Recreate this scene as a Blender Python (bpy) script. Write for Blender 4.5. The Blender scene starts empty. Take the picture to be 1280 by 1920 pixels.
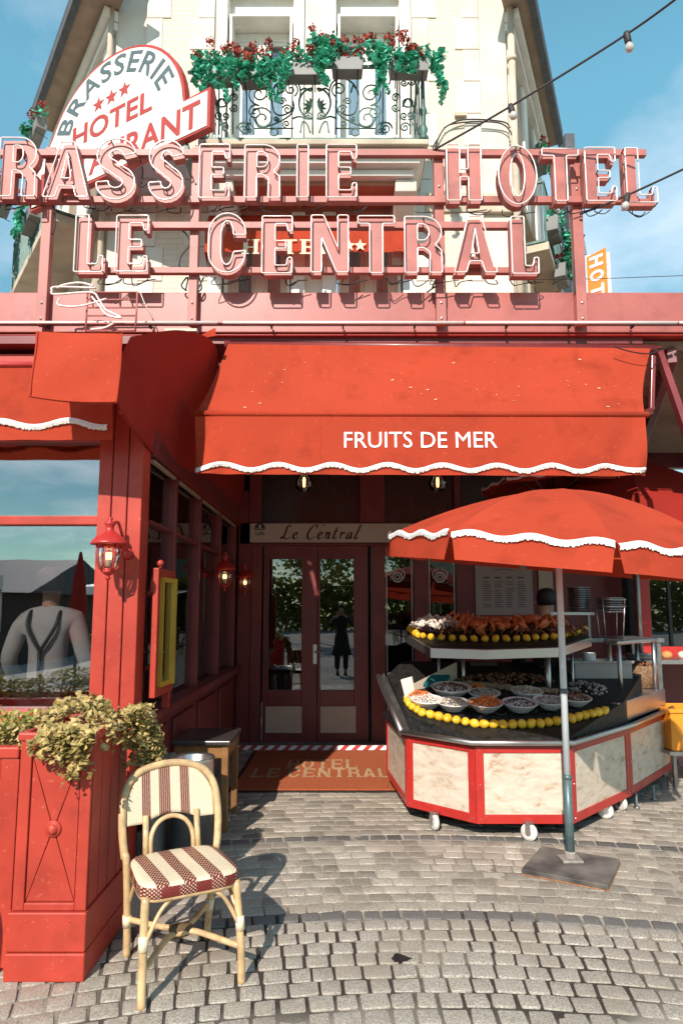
import bpy, bmesh, math, random
from math import sin, cos, pi, radians, sqrt, atan2
from mathutils import Vector, Matrix, noise as mnoise
random.seed(7)
R = random.random
def U(a, b): return a + (b - a) * random.random()
SC = bpy.context.scene
COL = SC.collection

# ------------------------------------------------------------------ camera
F_PX, Y_PP, TILT, CAM_H = 1250.0, 989.0, math.atan(0.1248), 1.5
cam_d = bpy.data.cameras.new('camera'); cam = bpy.data.objects.new('camera', cam_d); COL.objects.link(cam)
cam_d.sensor_fit = 'VERTICAL'; cam_d.sensor_height = 36; cam_d.lens = F_PX / 1920 * 36
cam_d.shift_y = (Y_PP - 960) / 1920; cam_d.clip_start = 0.05; cam_d.clip_end = 600
cam.location = (0, 0, CAM_H); cam.rotation_euler = (pi / 2 + TILT, 0, 0)
SC.camera = cam

# ------------------------------------------------------------------ world: daylight sky with clouds
SUN_AZ, SUN_EL = radians(196.2), radians(35.5)      # azimuth clockwise from +Y
W = bpy.data.worlds.new('World'); SC.world = W; W.use_nodes = True
nt = W.node_tree; nt.nodes.clear()
def wn(t, **k):
    n = nt.nodes.new(t)
    for a, b in k.items(): setattr(n, a, b)
    return n
L_ = nt.links.new
sky = wn('ShaderNodeTexSky'); sky.sky_type = 'NISHITA'; sky.sun_disc = False
sky.sun_elevation = SUN_EL; sky.sun_rotation = SUN_AZ; sky.air_density = 1.0; sky.dust_density = 0.0; sky.ozone_density = 1.6
tc = wn('ShaderNodeTexCoord'); sp = wn('ShaderNodeSeparateXYZ'); L_(tc.outputs['Generated'], sp.inputs[0])
zz = wn('ShaderNodeMath', operation='MAXIMUM'); L_(sp.outputs['Z'], zz.inputs[0]); zz.inputs[1].default_value = 0.0
za = wn('ShaderNodeMath', operation='ADD'); L_(zz.outputs[0], za.inputs[0]); za.inputs[1].default_value = 0.15
dx = wn('ShaderNodeMath', operation='DIVIDE'); L_(sp.outputs['X'], dx.inputs[0]); L_(za.outputs[0], dx.inputs[1])
dy = wn('ShaderNodeMath', operation='DIVIDE'); L_(sp.outputs['Y'], dy.inputs[0]); L_(za.outputs[0], dy.inputs[1])
cb = wn('ShaderNodeCombineXYZ'); L_(dx.outputs[0], cb.inputs[0]); L_(dy.outputs[0], cb.inputs[1]); cb.inputs[2].default_value = 42.2
n1 = wn('ShaderNodeTexNoise'); n1.inputs['Scale'].default_value = 1.25; n1.inputs['Detail'].default_value = 7; n1.inputs['Roughness'].default_value = 0.56
L_(cb.outputs[0], n1.inputs['Vector'])
cr = wn('ShaderNodeValToRGB'); cr.color_ramp.elements[0].position = 0.455; cr.color_ramp.elements[1].position = 0.67
L_(n1.outputs['Fac'], cr.inputs[0])
cm = wn('ShaderNodeMath', operation='MULTIPLY'); L_(cr.outputs[0], cm.inputs[0]); cm.inputs[1].default_value = 0.66
tint = wn('ShaderNodeMix', data_type='RGBA', blend_type='MULTIPLY'); tint.inputs[0].default_value = 1
L_(sky.outputs[0], tint.inputs[6])
tr_ = wn('ShaderNodeValToRGB'); e_ = tr_.color_ramp.elements
e_[0].position = 0.25; e_[0].color = (0.60, 0.78, 0.68, 1); e_[1].position = 0.62; e_[1].color = (1.25, 1.95, 1.52, 1)
L_(zz.outputs[0], tr_.inputs[0]); L_(tr_.outputs[0], tint.inputs[7])
mixc = wn('ShaderNodeMix', data_type='RGBA'); L_(cm.outputs[0], mixc.inputs[0]); L_(tint.outputs[2], mixc.inputs[6])
cadd = wn('ShaderNodeMix', data_type='RGBA', blend_type='ADD'); cadd.inputs[0].default_value = 1; csc = wn('ShaderNodeMix', data_type='RGBA', blend_type='MULTIPLY'); csc.inputs[0].default_value = 1; L_(tint.outputs[2], csc.inputs[6]); csc.inputs[7].default_value = (1.7, 1.45, 1.35, 1)
L_(csc.outputs[2], cadd.inputs[6]); cadd.inputs[7].default_value = (4.6, 2.7, 2.2, 1)
L_(cadd.outputs[2], mixc.inputs[7])
bg = wn('ShaderNodeBackground'); bg.inputs[1].default_value = 0.134; L_(mixc.outputs[2], bg.inputs[0])
wo = wn('ShaderNodeOutputWorld'); L_(bg.outputs[0], wo.inputs[0])

# ------------------------------------------------------------------ sun
sd = bpy.data.lights.new('sun', 'SUN'); sd.energy = 4.8; sd.angle = radians(0.53); sd.color = (1.0, 0.885, 0.79)
so = bpy.data.objects.new('sun', sd); COL.objects.link(so)
sun_dir = Vector((sin(SUN_AZ) * cos(SUN_EL), cos(SUN_AZ) * cos(SUN_EL), sin(SUN_EL)))
so.rotation_euler = sun_dir.to_track_quat('Z', 'Y').to_euler(); so.location = (-2, -6, 8)
SC.view_settings.view_transform = 'Standard'; SC.view_settings.look = 'None'
SC.view_settings.exposure = 0.36; SC.view_settings.gamma = 1.0; SC.view_settings.use_curve_mapping = False
SC.cycles.use_denoising = True
SC.cycles.max_bounces = 8; SC.cycles.transparent_max_bounces = 16; SC.cycles.glossy_bounces = 4
SC.cycles.sample_clamp_indirect = 6

# ------------------------------------------------------------------ measuring helper
CT, ST = cos(TILT), sin(TILT)
def ray(px, py):
    a = (px - 640) / F_PX; b = (Y_PP - py) / F_PX
    return Vector((a, CT - b * ST, ST + b * CT))
def at(px, py, Y):                      # point of a photo pixel at world depth Y
    r = ray(px, py); t = Y / r.y
    return Vector((r.x * t, Y, CAM_H + r.z * t))
def gp(px, py, z=0.0):
    r = ray(px, py); t = (z - CAM_H) / r.z
    return Vector((r.x * t, r.y * t, z))

# ------------------------------------------------------------------ objects, parts
ORG = {}
def tag(o, label=None, cat=None, group=None, kind=None):
    if label: o['label'] = label
    if cat: o['category'] = cat
    if group: o['group'] = group
    if kind: o['kind'] = kind
    return o
def thing(name, label, cat, loc=(0, 0, 0), group=None, rz=0):
    o = bpy.data.objects.new(name, None); COL.objects.link(o)
    o.empty_display_size = 0.1; o.location = loc; o.rotation_euler = (0, 0, rz)
    ORG[o.name] = Vector(loc)
    return tag(o, label, cat, group)
def link(name, me, parent=None, org=None):
    o = bpy.data.objects.new(name, me); COL.objects.link(o)
    if parent is not None:
        o.parent = parent
        ORG[o.name] = ORG.get(parent.name, Vector((0, 0, 0)))
    else:
        ORG[o.name] = Vector((0, 0, 0))
    return o
def kids(o): return list(o.children)
def copy_tree(o, parent=None, loc=None, rz=None, label=None, group=None):
    c = o.copy(); COL.objects.link(c)
    if parent is not None: c.parent = parent
    if loc is not None: c.location = loc
    if rz is not None: c.rotation_euler = (0, 0, rz)
    if label: c['label'] = label
    if group: c['group'] = group
    for ch in kids(o): copy_tree(ch, c)
    return c

class MB:
    """collects shapes, then links them as one mesh object"""
    def __init__(s): s.v = []; s.f = []; s.uv = {}
    def add(s, vs, fs, uvs=None):
        b = len(s.v); s.v += [Vector(p) for p in vs]; s.f += [tuple(i + b for i in f) for f in fs]
        if uvs:
            for i, t in enumerate(uvs): s.uv[b + i] = t
        return s
    def box(s, x0, x1, y0, y1, z0, z1):
        if x0 > x1: x0, x1 = x1, x0
        if y0 > y1: y0, y1 = y1, y0
        if z0 > z1: z0, z1 = z1, z0
        return s.add([(x0, y0, z0), (x1, y0, z0), (x1, y1, z0), (x0, y1, z0), (x0, y0, z1), (x1, y0, z1), (x1, y1, z1), (x0, y1, z1)],
                     [(0, 3, 2, 1), (4, 5, 6, 7), (0, 1, 5, 4), (1, 2, 6, 5), (2, 3, 7, 6), (3, 0, 4, 7)])
    def beam(s, p, q, w, h=None, up=(0, 0, 1)):
        p, q = Vector(p), Vector(q); h = h or w
        d = (q - p).normalized(); u = Vector(up)
        if abs(d.dot(u)) > 0.98: u = Vector((0, 1, 0))
        a = d.cross(u).normalized(); b = a.cross(d).normalized()
        vs = []
        for e in (p, q):
            for sa, sb in ((-1, -1), (1, -1), (1, 1), (-1, 1)): vs.append(e + a * (sa * w / 2) + b * (sb * h / 2))
        return s.add(vs, [(0, 3, 2, 1), (4, 5, 6, 7), (0, 1, 5, 4), (1, 2, 6, 5), (2, 3, 7, 6), (3, 0, 4, 7)][::1])
    def prism(s, poly, d):             # planar polygon of 3D points pushed along d
        poly = [Vector(p) for p in poly]; d = Vector(d); n = len(poly)
        vs = poly + [p + d for p in poly]
        return s.add(vs, [tuple(range(n))[::-1], tuple(range(n, 2 * n))] + [(i, (i + 1) % n, n + (i + 1) % n, n + i) for i in range(n)])
    def quad(s, a, b, c, d, uv=False):
        return s.add([a, b, c, d], [(0, 1, 2, 3)], [(0, 0), (1, 0), (1, 1), (0, 1)] if uv else None)
    def tube(s, pts, r, n=6, closed=False, caps=True):
        pts = [Vector(p) for p in pts]; m = len(pts)
        if m < 2: return s
        rr = r if isinstance(r, (list, tuple)) else [r] * m
        base = len(s.v); prev = None; vs = []
        for i, p in enumerate(pts):
            a = pts[(i - 1) % m] if (closed or i > 0) else p
            b = pts[(i + 1) % m] if (closed or i < m - 1) else p
            t = (b - a)
            t = t.normalized() if t.length > 1e-9 else Vector((0, 0, 1))
            if prev is None:
                u = Vector((0, 0, 1)) if abs(t.z) < 0.9 else Vector((0, 1, 0))
                x = t.cross(u).normalized()
            else:
                x = prev - t * prev.dot(t)
                x = x.normalized() if x.length > 1e-6 else t.orthogonal().normalized()
            prev = x; y = t.cross(x)
            for k in range(n):
                an = 2 * pi * k / n
                vs.append(p + (x * cos(an) + y * sin(an)) * rr[i])
        fs = []
        for i in range(m if closed else m - 1):
            j = (i + 1) % m
            for k in range(n):
                l = (k + 1) % n
                fs.append((i * n + k, i * n + l, j * n + l, j * n + k))
        if caps and not closed:
            fs.append(tuple(range(n))[::-1]); fs.append(tuple((m - 1) * n + k for k in range(n)))
        return s.add(vs, fs)
    def lathe(s, prof, c=(0, 0, 0), n=16, axis=None, sx=1, sy=1):
        c = Vector(c); M = Vector(axis).to_track_quat('Z', 'Y').to_matrix() if axis is not None else Matrix.Identity(3)
        vs, fs = [], []
        for r, z in prof:
            for k in range(n):
                an = 2 * pi * k / n
                vs.append(c + M @ Vector((r * cos(an) * sx, r * sin(an) * sy, z)))
        for i in range(len(prof) - 1):
            for k in range(n):
                l = (k + 1) % n
                fs.append((i * n + k, i * n + l, (i + 1) * n + l, (i + 1) * n + k))
        if prof[0][0] > 1e-5: fs.append(tuple(range(n))[::-1])
        if prof[-1][0] > 1e-5: fs.append(tuple((len(prof) - 1) * n + k for k in range(n)))
        return s.add(vs, fs)
    def ball(s, c, r, n=8, m=6, sz=1.0):
        return s.lathe([(max(1e-6, r * sin(pi * i / m)), -r * sz * cos(pi * i / m)) for i in range(m + 1)], c, n)
    def grid(s, fn, nu, nv):
        vs, uv = [], []
        for j in range(nv + 1):
            for i in range(nu + 1):
                vs.append(fn(i / nu, j / nv)); uv.append((i / nu, j / nv))
        return s.add(vs, [(j * (nu + 1) + i, j * (nu + 1) + i + 1, (j + 1) * (nu + 1) + i + 1, (j + 1) * (nu + 1) + i) for j in range(nv) for i in range(nu)], uv)
    def mesh(s, name, mat, smooth=False, org=None):
        me = bpy.data.meshes.new(name); o = org or Vector((0, 0, 0))
        me.from_pydata([tuple(p - o) for p in s.v], [], s.f)
        if s.uv:
            l = me.uv_layers.new(name='UVMap')
            for lp in me.loops: l.data[lp.index].uv = s.uv.get(lp.vertex_index, (0, 0))
        if mat is not None: me.materials.append(mat)
        if smooth: me.polygons.foreach_set('use_smooth', [True] * len(me.polygons))
        me.update()
        return me
    def build(s, name, mat, parent=None, smooth=False, bevel=0, seg=2, label=None, thick=0):
        org = ORG.get(parent.name, Vector((0, 0, 0))) if parent is not None else Vector((0, 0, 0))
        o = link(name, s.mesh(name, mat, smooth, org), parent)
        if thick:
            m = o.modifiers.new('t', 'SOLIDIFY'); m.thickness = thick; m.offset = 0
        if bevel:
            m = o.modifiers.new('b', 'BEVEL'); m.width = bevel; m.segments = seg; m.limit_method = 'ANGLE'; m.angle_limit = radians(40)
        if label: o['label'] = label
        return o
def fixn(o):                            # consistent outward normals
    bm = bmesh.new(); bm.from_mesh(o.data); bmesh.ops.recalc_face_normals(bm, faces=bm.faces); bm.to_mesh(o.data); bm.free(); return o
def spline(pts, k=6, closed=False):
    pts = [Vector(p) for p in pts]; n = len(pts); out = []
    rng = range(n) if closed else range(n - 1)
    for i in rng:
        p0 = pts[(i - 1) % n] if (closed or i > 0) else pts[i]
        p1 = pts[i]; p2 = pts[(i + 1) % n]
        p3 = pts[(i + 2) % n] if (closed or i + 2 < n) else p2
        for j in range(k):
            t = j / k
            out.append(0.5 * ((2 * p1) + (p2 - p0) * t + (2 * p0 - 5 * p1 + 4 * p2 - p3) * t * t + (3 * p1 - p0 - 3 * p2 + p3) * t ** 3))
    if not closed: out.append(pts[-1])
    return out

# ------------------------------------------------------------------ materials
def mat(name, col, rough=0.6, metal=0.0, var=0.12, scale=6.0, bump=0.0, bscale=40.0, spec=0.5, col2=None, trans=0.0, emit=None, coat=0.0, detail=5, wear=None):
    m = bpy.data.materials.new(name); m.use_nodes = True; t = m.node_tree; b = t.nodes['Principled BSDF']
    b.inputs['Roughness'].default_value = rough; b.inputs['Metallic'].default_value = metal
    b.inputs['Specular IOR Level'].default_value = spec
    if coat: b.inputs['Coat Weight'].default_value = coat; b.inputs['Coat Roughness'].default_value = 0.15
    c = Vector(col[:3])
    tcn = t.nodes.new('ShaderNodeTexCoord')
    nz = t.nodes.new('ShaderNodeTexNoise'); nz.inputs['Scale'].default_value = scale; nz.inputs['Detail'].default_value = detail
    t.links.new(tcn.outputs['Object'], nz.inputs['Vector'])
    rp = t.nodes.new('ShaderNodeValToRGB'); rp.color_ramp.elements[0].position = 0.32; rp.color_ramp.elements[1].position = 0.68
    if col2 is None:
        lo = c * (1 - var); hi = c * (1 + var)
    else:
        lo = c; hi = Vector(col2)
    rp.color_ramp.elements[0].color = (*lo, 1); rp.color_ramp.elements[1].color = (*[min(1, x) for x in hi], 1)
    t.links.new(nz.outputs['Fac'], rp.inputs[0]); t.links.new(rp.outputs[0], b.inputs['Base Color'])
    if wear:                              # scuffs, chips and grime of their own shape
        src = rp.outputs[0]
        for sc_, lo_, hi_, wc, amt in ((38.0, .62, .70, wear, .75), (5.0, .52, .78, tuple(c * .45), .6), (160.0, .60, .72, tuple(c * .7), .5)):
            nw = t.nodes.new('ShaderNodeTexNoise'); nw.inputs['Scale'].default_value = sc_; nw.inputs['Detail'].default_value = 6; nw.inputs['Roughness'].default_value = .62
            t.links.new(tcn.outputs['Object'], nw.inputs['Vector'])
            rw = t.nodes.new('ShaderNodeMapRange'); rw.inputs[1].default_value = lo_; rw.inputs[2].default_value = hi_; rw.inputs[3].default_value = 0; rw.inputs[4].default_value = amt
            t.links.new(nw.outputs['Fac'], rw.inputs[0])
            mw = t.nodes.new('ShaderNodeMix'); mw.data_type = 'RGBA'; t.links.new(rw.outputs[0], mw.inputs[0]); t.links.new(src, mw.inputs[6]); mw.inputs[7].default_value = (*wc, 1); src = mw.outputs[2]
        t.links.new(src, b.inputs['Base Color'])
    rr = t.nodes.new('ShaderNodeMapRange'); rr.inputs[3].default_value = max(0, rough - 0.08); rr.inputs[4].default_value = min(1, rough + 0.1)
    t.links.new(nz.outputs['Fac'], rr.inputs[0]); t.links.new(rr.outputs[0], b.inputs['Roughness'])
    if bump:
        n2 = t.nodes.new('ShaderNodeTexNoise'); n2.inputs['Scale'].default_value = bscale; n2.inputs['Detail'].default_value = 4
        t.links.new(tcn.outputs['Object'], n2.inputs['Vector'])
        bp = t.nodes.new('ShaderNodeBump'); bp.inputs['Strength'].default_value = bump; bp.inputs['Distance'].default_value = 0.01
        t.links.new(n2.outputs['Fac'], bp.inputs['Height']); t.links.new(bp.outputs[0], b.inputs['Normal'])
    if trans:
        tr = t.nodes.new('ShaderNodeBsdfTranslucent'); t.links.new(rp.outputs[0], tr.inputs[0])
        mx = t.nodes.new('ShaderNodeMixShader'); mx.inputs[0].default_value = trans
        t.links.new(b.outputs[0], mx.inputs[1]); t.links.new(tr.outputs[0], mx.inputs[2])
        t.links.new(mx.outputs[0], t.nodes['Material Output'].inputs[0])
    if emit:
        b.inputs['Emission Color'].default_value = (*emit[:3], 1); b.inputs['Emission Strength'].default_value = emit[3]
    return m
def glass_mat(name, tint=(0.75, 0.78, 0.78), refl=0.22, rough=0.0):
    m = bpy.data.materials.new(name); m.use_nodes = True; t = m.node_tree; t.nodes.clear()
    o = t.nodes.new('ShaderNodeOutputMaterial'); tr = t.nodes.new('ShaderNodeBsdfTransparent'); tr.inputs[0].default_value = (*tint, 1)
    gl = t.nodes.new('ShaderNodeBsdfGlossy'); gl.inputs['Roughness'].default_value = rough; gl.inputs[0].default_value = (0.95, 0.97, 1, 1)
    lw = t.nodes.new('ShaderNodeFresnel'); lw.inputs[0].default_value = 1.5
    ad = t.nodes.new('ShaderNodeMath'); ad.operation = 'ADD'; ad.inputs[1].default_value = refl; ad.use_clamp = True
    # faint waviness of the pane
    nz = t.nodes.new('ShaderNodeTexNoise'); nz.inputs['Scale'].default_value = 1.3; tcn = t.nodes.new('ShaderNodeTexCoord')
    t.links.new(tcn.outputs['Object'], nz.inputs['Vector'])
    bp = t.nodes.new('ShaderNodeBump'); bp.inputs['Strength'].default_value = 0.05; bp.inputs['Distance'].default_value = 0.02
    t.links.new(nz.outputs['Fac'], bp.inputs['Height']); t.links.new(bp.outputs[0], gl.inputs['Normal'])
    mx = t.nodes.new('ShaderNodeMixShader')
    t.links.new(lw.outputs[0], ad.inputs[0]); t.links.new(ad.outputs[0], mx.inputs[0])
    t.links.new(tr.outputs[0], mx.inputs[1]); t.links.new(gl.outputs[0], mx.inputs[2]); t.links.new(mx.outputs[0], o.inputs[0])
    return m
M = {}
M['canvas'] = mat('canvas', (0.50, 0.062, 0.027), 0.85, var=0.11, scale=1.4, bump=0.35, bscale=7, wear=(.60, .12, .06), spec=0.2, trans=0.27)
M['canvas_shaded'] = mat('canvas_shaded', (0.30, 0.022, 0.014), 0.85, var=0.1, scale=3, bump=0.12, bscale=400, spec=0.2, trans=0.08)  # copy of canvas with the side panel's shade put into its colour
M['fringe'] = mat('fringe', (0.80, 0.77, 0.72), 0.9, var=0.12, scale=60, bump=0.5, bscale=160)
M['white_print'] = mat('white_print', (0.85, 0.85, 0.83), 0.7, var=0.04)
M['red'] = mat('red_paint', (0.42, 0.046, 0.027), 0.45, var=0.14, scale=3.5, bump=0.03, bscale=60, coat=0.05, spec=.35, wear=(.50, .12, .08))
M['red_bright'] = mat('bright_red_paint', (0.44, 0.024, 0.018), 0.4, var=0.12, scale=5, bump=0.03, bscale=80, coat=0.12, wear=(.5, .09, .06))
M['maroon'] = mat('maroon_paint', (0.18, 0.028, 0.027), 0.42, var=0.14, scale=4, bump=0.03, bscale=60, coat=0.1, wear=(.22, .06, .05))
M['fascia'] = mat('fascia_paint', (0.38, 0.108, 0.09), 0.40, var=0.10, scale=1.5, bump=0.02, bscale=12, coat=0.0, wear=(.50, .22, .18))
M['sign_red'] = mat('sign_paint', (0.41, 0.135, 0.113), 0.46, var=0.16, scale=4, bump=0.02, bscale=50, spec=.4, wear=(.40, .18, .15))
M['neon'] = mat('neon_glass', (0.80, 0.66, 0.62), 0.18, var=0.06, scale=20, coat=0.5)
M['wire'] = mat('wire', (0.025, 0.018, 0.018), 0.6)
M['stucco'] = mat('stucco', (0.58, 0.52, 0.435), 0.88, scale=1.6, bump=0.25, bscale=18, col2=(0.73, 0.685, 0.61), detail=9)
M['white_trim'] = mat('white_trim', (0.76, 0.73, 0.67), 0.7, var=0.08, scale=4, bump=0.05, bscale=30)
M['beige'] = mat('beige_stone', (0.50, 0.42, 0.32), 0.85, var=0.2, scale=2.5, bump=0.2, bscale=18)
M['soffit'] = mat('soffit_wood', (0.34, 0.25, 0.18), 0.75, var=0.15, scale=6)
M['slate'] = mat('slate', (0.08, 0.085, 0.095), 0.7, var=0.25, scale=9)
M['iron'] = mat('green_iron', (0.030, 0.065, 0.060), 0.5, metal=0.1, var=0.3, scale=9, col2=(0.10, 0.20, 0.17))
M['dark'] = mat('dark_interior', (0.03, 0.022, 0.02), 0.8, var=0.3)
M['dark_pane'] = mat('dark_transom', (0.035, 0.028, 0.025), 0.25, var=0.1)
M['cream'] = mat('cream_panel', (0.52, 0.44, 0.34), 0.55, var=0.05)
M['black'] = mat('black_paint', (0.012, 0.011, 0.011), 0.45)
M['steel'] = mat('steel', (0.52, 0.50, 0.48), 0.32, metal=0.95, var=0.04, scale=3)
M['steel_dark'] = mat('dull_steel', (0.30, 0.30, 0.29), 0.35, metal=0.85, var=0.2, scale=12)
M['pole_white'] = mat('pole_enamel', (0.62, 0.68, 0.70), 0.35, var=0.08, scale=10)
M['pole_green'] = mat('pole_green', (0.10, 0.155, 0.16), 0.4, var=0.2, scale=18, metal=0.3)
M['brass'] = mat('brass', (0.55, 0.36, 0.12), 0.35, metal=0.9)
M['glass'] = glass_mat('window_glass', (.92, .92, .92), refl=0.10)
M['glass_lamp'] = glass_mat('lamp_glass', (0.9, 0.88, 0.82), 0.06)
M['glass_door'] = glass_mat('door_glass', (0.45, 0.46, 0.46), 0.09)
M['glass_front'] = glass_mat('front_glass', (0.90, 0.90, 0.90), 0.19)
M['bulb'] = mat('lit_bulb', (1, 0.7, 0.3), 0.4, emit=(1.0, 0.50, 0.15, 5.0))
M['bulb_clear'] = mat('unlit_bulb', (0.50, 0.47, 0.43), 0.15, coat=0.5)
M['rattan'] = mat('rattan', (0.56, 0.38, 0.19), 0.38, var=0.28, scale=16, bump=0.15, bscale=60, coat=0.25, wear=(.34, .19, .07))
M['binding'] = mat('binding', (0.76, 0.64, 0.44), 0.5, var=0.1, scale=60)
M['wood'] = mat('table_wood', (0.24, 0.115, 0.04), 0.4, var=0.25, scale=8, coat=0.2)
M['wood_top'] = mat('table_top', (0.05, 0.042, 0.038), 0.35, var=0.25, scale=8, coat=0.3)
M['lemon'] = mat('lemon_skin', (0.68, 0.36, 0.015), 0.42, scale=7, col2=(0.84, 0.56, 0.04), bump=0.12, bscale=200)
M['china'] = mat('white_china', (0.75, 0.75, 0.73), 0.2, var=0.03, coat=0.3)
M['lobster'] = mat('shell', (0.40, 0.075, 0.02), 0.4, var=0.3, scale=18, col2=(0.62, 0.20, 0.06), bump=0.3, bscale=90, coat=0.2)
M['ivy'] = mat('ivy_leaf', (0.14, 0.11, 0.02), 0.5, scale=22, col2=(0.62, 0.46, 0.17), detail=1, trans=0.2)
M['box_leaf'] = mat('box_leaf', (0.09, 0.13, 0.012), 0.5, scale=20, col2=(0.36, 0.34, 0.05), detail=1, trans=0.2)
M['stem'] = mat('stem', (0.12, 0.07, 0.03), 0.8)
M['leaf'] = mat('artificial_leaf', (0.02, 0.22, 0.09), 0.38, scale=12, col2=(0.15, 0.68, 0.50), detail=2, trans=0.15)
M['geranium'] = mat('faded_red_petal', (0.26, 0.022, 0.014), 0.8, scale=16, col2=(0.50, 0.09, 0.055), detail=1)
M['planter_box'] = mat('grey_plastic', (0.20, 0.20, 0.19), 0.5, var=0.15)
M['orange_sign'] = mat('orange_panel', (0.80, 0.26, 0.05), 0.5, var=0.05)
M['orange_crate'] = mat('orange_plastic', (0.78, 0.28, 0.02), 0.4, var=0.06)
M['grey_stone'] = mat('grey_plinth', (0.20, 0.19, 0.18), 0.8, var=0.2, scale=5, bump=0.2, bscale=30)
M['fan_face'] = mat('sign_face', (0.78, 0.74, 0.66), 0.5, var=0.05, scale=2)
M['fan_red'] = mat('sign_red_letter', (0.40, 0.045, 0.035), 0.5, var=0.08)
M['fan_grey'] = mat('sign_grey_letter', (0.085, 0.12, 0.13), 0.5, var=0.08)
M['yellow'] = mat('yellow_paint', (0.55, 0.30, 0.03), 0.45, var=0.12)
M['skin'] = mat('skin', (0.45, 0.25, 0.17), 0.55)
M['shirt'] = mat('white_shirt', (0.42, 0.41, 0.40), 0.85, var=0.06, bump=0.3, bscale=14)
M['coat'] = mat('dark_coat', (0.02, 0.02, 0.022), 0.85)
M['hair'] = mat('dark_hair', (0.012, 0.009, 0.008), 0.6, bump=0.4, bscale=80)
M['brown_hair'] = mat('brown_hair', (0.07, 0.04, 0.025), 0.6, bump=0.4, bscale=80)
M['rubber'] = mat('rubber', (0.12, 0.12, 0.115), 0.7)
M['castor'] = mat('castor_wheel', (0.62, 0.60, 0.56), 0.5, var=0.2, scale=30)
M['paper'] = mat('paper', (0.72, 0.66, 0.58), 0.8, var=0.04)
M['curtain'] = mat('curtain', (0.62, 0.62, 0.60), 0.9, var=0.1, trans=0.3)

def node_mat(name):
    m = bpy.data.materials.new(name); m.use_nodes = True; t = m.node_tree
    return m, t, t.nodes['Principled BSDF']
def ramp(t, pos, cols):
    r = t.nodes.new('ShaderNodeValToRGB'); e = r.color_ramp.elements
    while len(e) < len(pos): e.new(0.5)
    for i, (p, c) in enumerate(zip(pos, cols)): e[i].position = p; e[i].color = (*c, 1)
    return r
# granite setts: grey grain, each stone its own tone
def sett_mat(name, a, b, c):
    m, t, bs = node_mat(name); ln = t.links.new
    g = t.nodes.new('ShaderNodeNewGeometry'); oi = t.nodes.new('ShaderNodeObjectInfo')
    n = t.nodes.new('ShaderNodeTexNoise'); n.inputs['Scale'].default_value = 140; n.inputs['Detail'].default_value = 3; ln(g.outputs['Position'], n.inputs['Vector'])
    n2 = t.nodes.new('ShaderNodeTexNoise'); n2.inputs['Scale'].default_value = 2.6; n2.inputs['Detail'].default_value = 5; ln(g.outputs['Position'], n2.inputs['Vector'])
    r1 = ramp(t, (0.34, 0.66), (a, b)); ln(n.outputs['Fac'], r1.inputs[0])
    mx = t.nodes.new('ShaderNodeMix'); mx.data_type = 'RGBA'; r2 = ramp(t, (0.45, 0.72), ((0, 0, 0), (0.75, 0.75, 0.75))); ln(n2.outputs['Fac'], r2.inputs[0])
    ln(r2.outputs[0], mx.inputs[0]); ln(r1.outputs[0], mx.inputs[6]); mx.inputs[7].default_value = (*c, 1)
    hv = t.nodes.new('ShaderNodeMapRange'); hv.inputs[3].default_value = 0.60; hv.inputs[4].default_value = 1.15; ln(g.outputs['Random Per Island'], hv.inputs[0])
    mm = t.nodes.new('ShaderNodeMix'); mm.data_type = 'RGBA'; mm.blend_type = 'MULTIPLY'; mm.inputs[0].default_value = 1
    ln(mx.outputs[2], mm.inputs[6]); ln(hv.outputs[0], mm.inputs[7]); ln(mm.outputs[2], bs.inputs['Base Color'])
    bs.inputs['Roughness'].default_value = 0.62
    bp = t.nodes.new('ShaderNodeBump'); bp.inputs['Strength'].default_value = 0.5; bp.inputs['Distance'].default_value = 0.004
    n3 = t.nodes.new('ShaderNodeTexNoise'); n3.inputs['Scale'].default_value = 60; n3.inputs['Detail'].default_value = 5; ln(g.outputs['Position'], n3.inputs['Vector'])
    ln(n3.outputs['Fac'], bp.inputs['Height']); ln(bp.outputs[0], bs.inputs['Normal'])
    return m
M['sett'] = sett_mat('granite_sett', (0.24, 0.212, 0.172), (0.54, 0.485, 0.40), (0.30, 0.25, 0.19))
M['sett_dark'] = sett_mat('dark_sett', (0.10, 0.095, 0.088), (0.21, 0.20, 0.185), (0.17, 0.15, 0.13))
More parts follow.
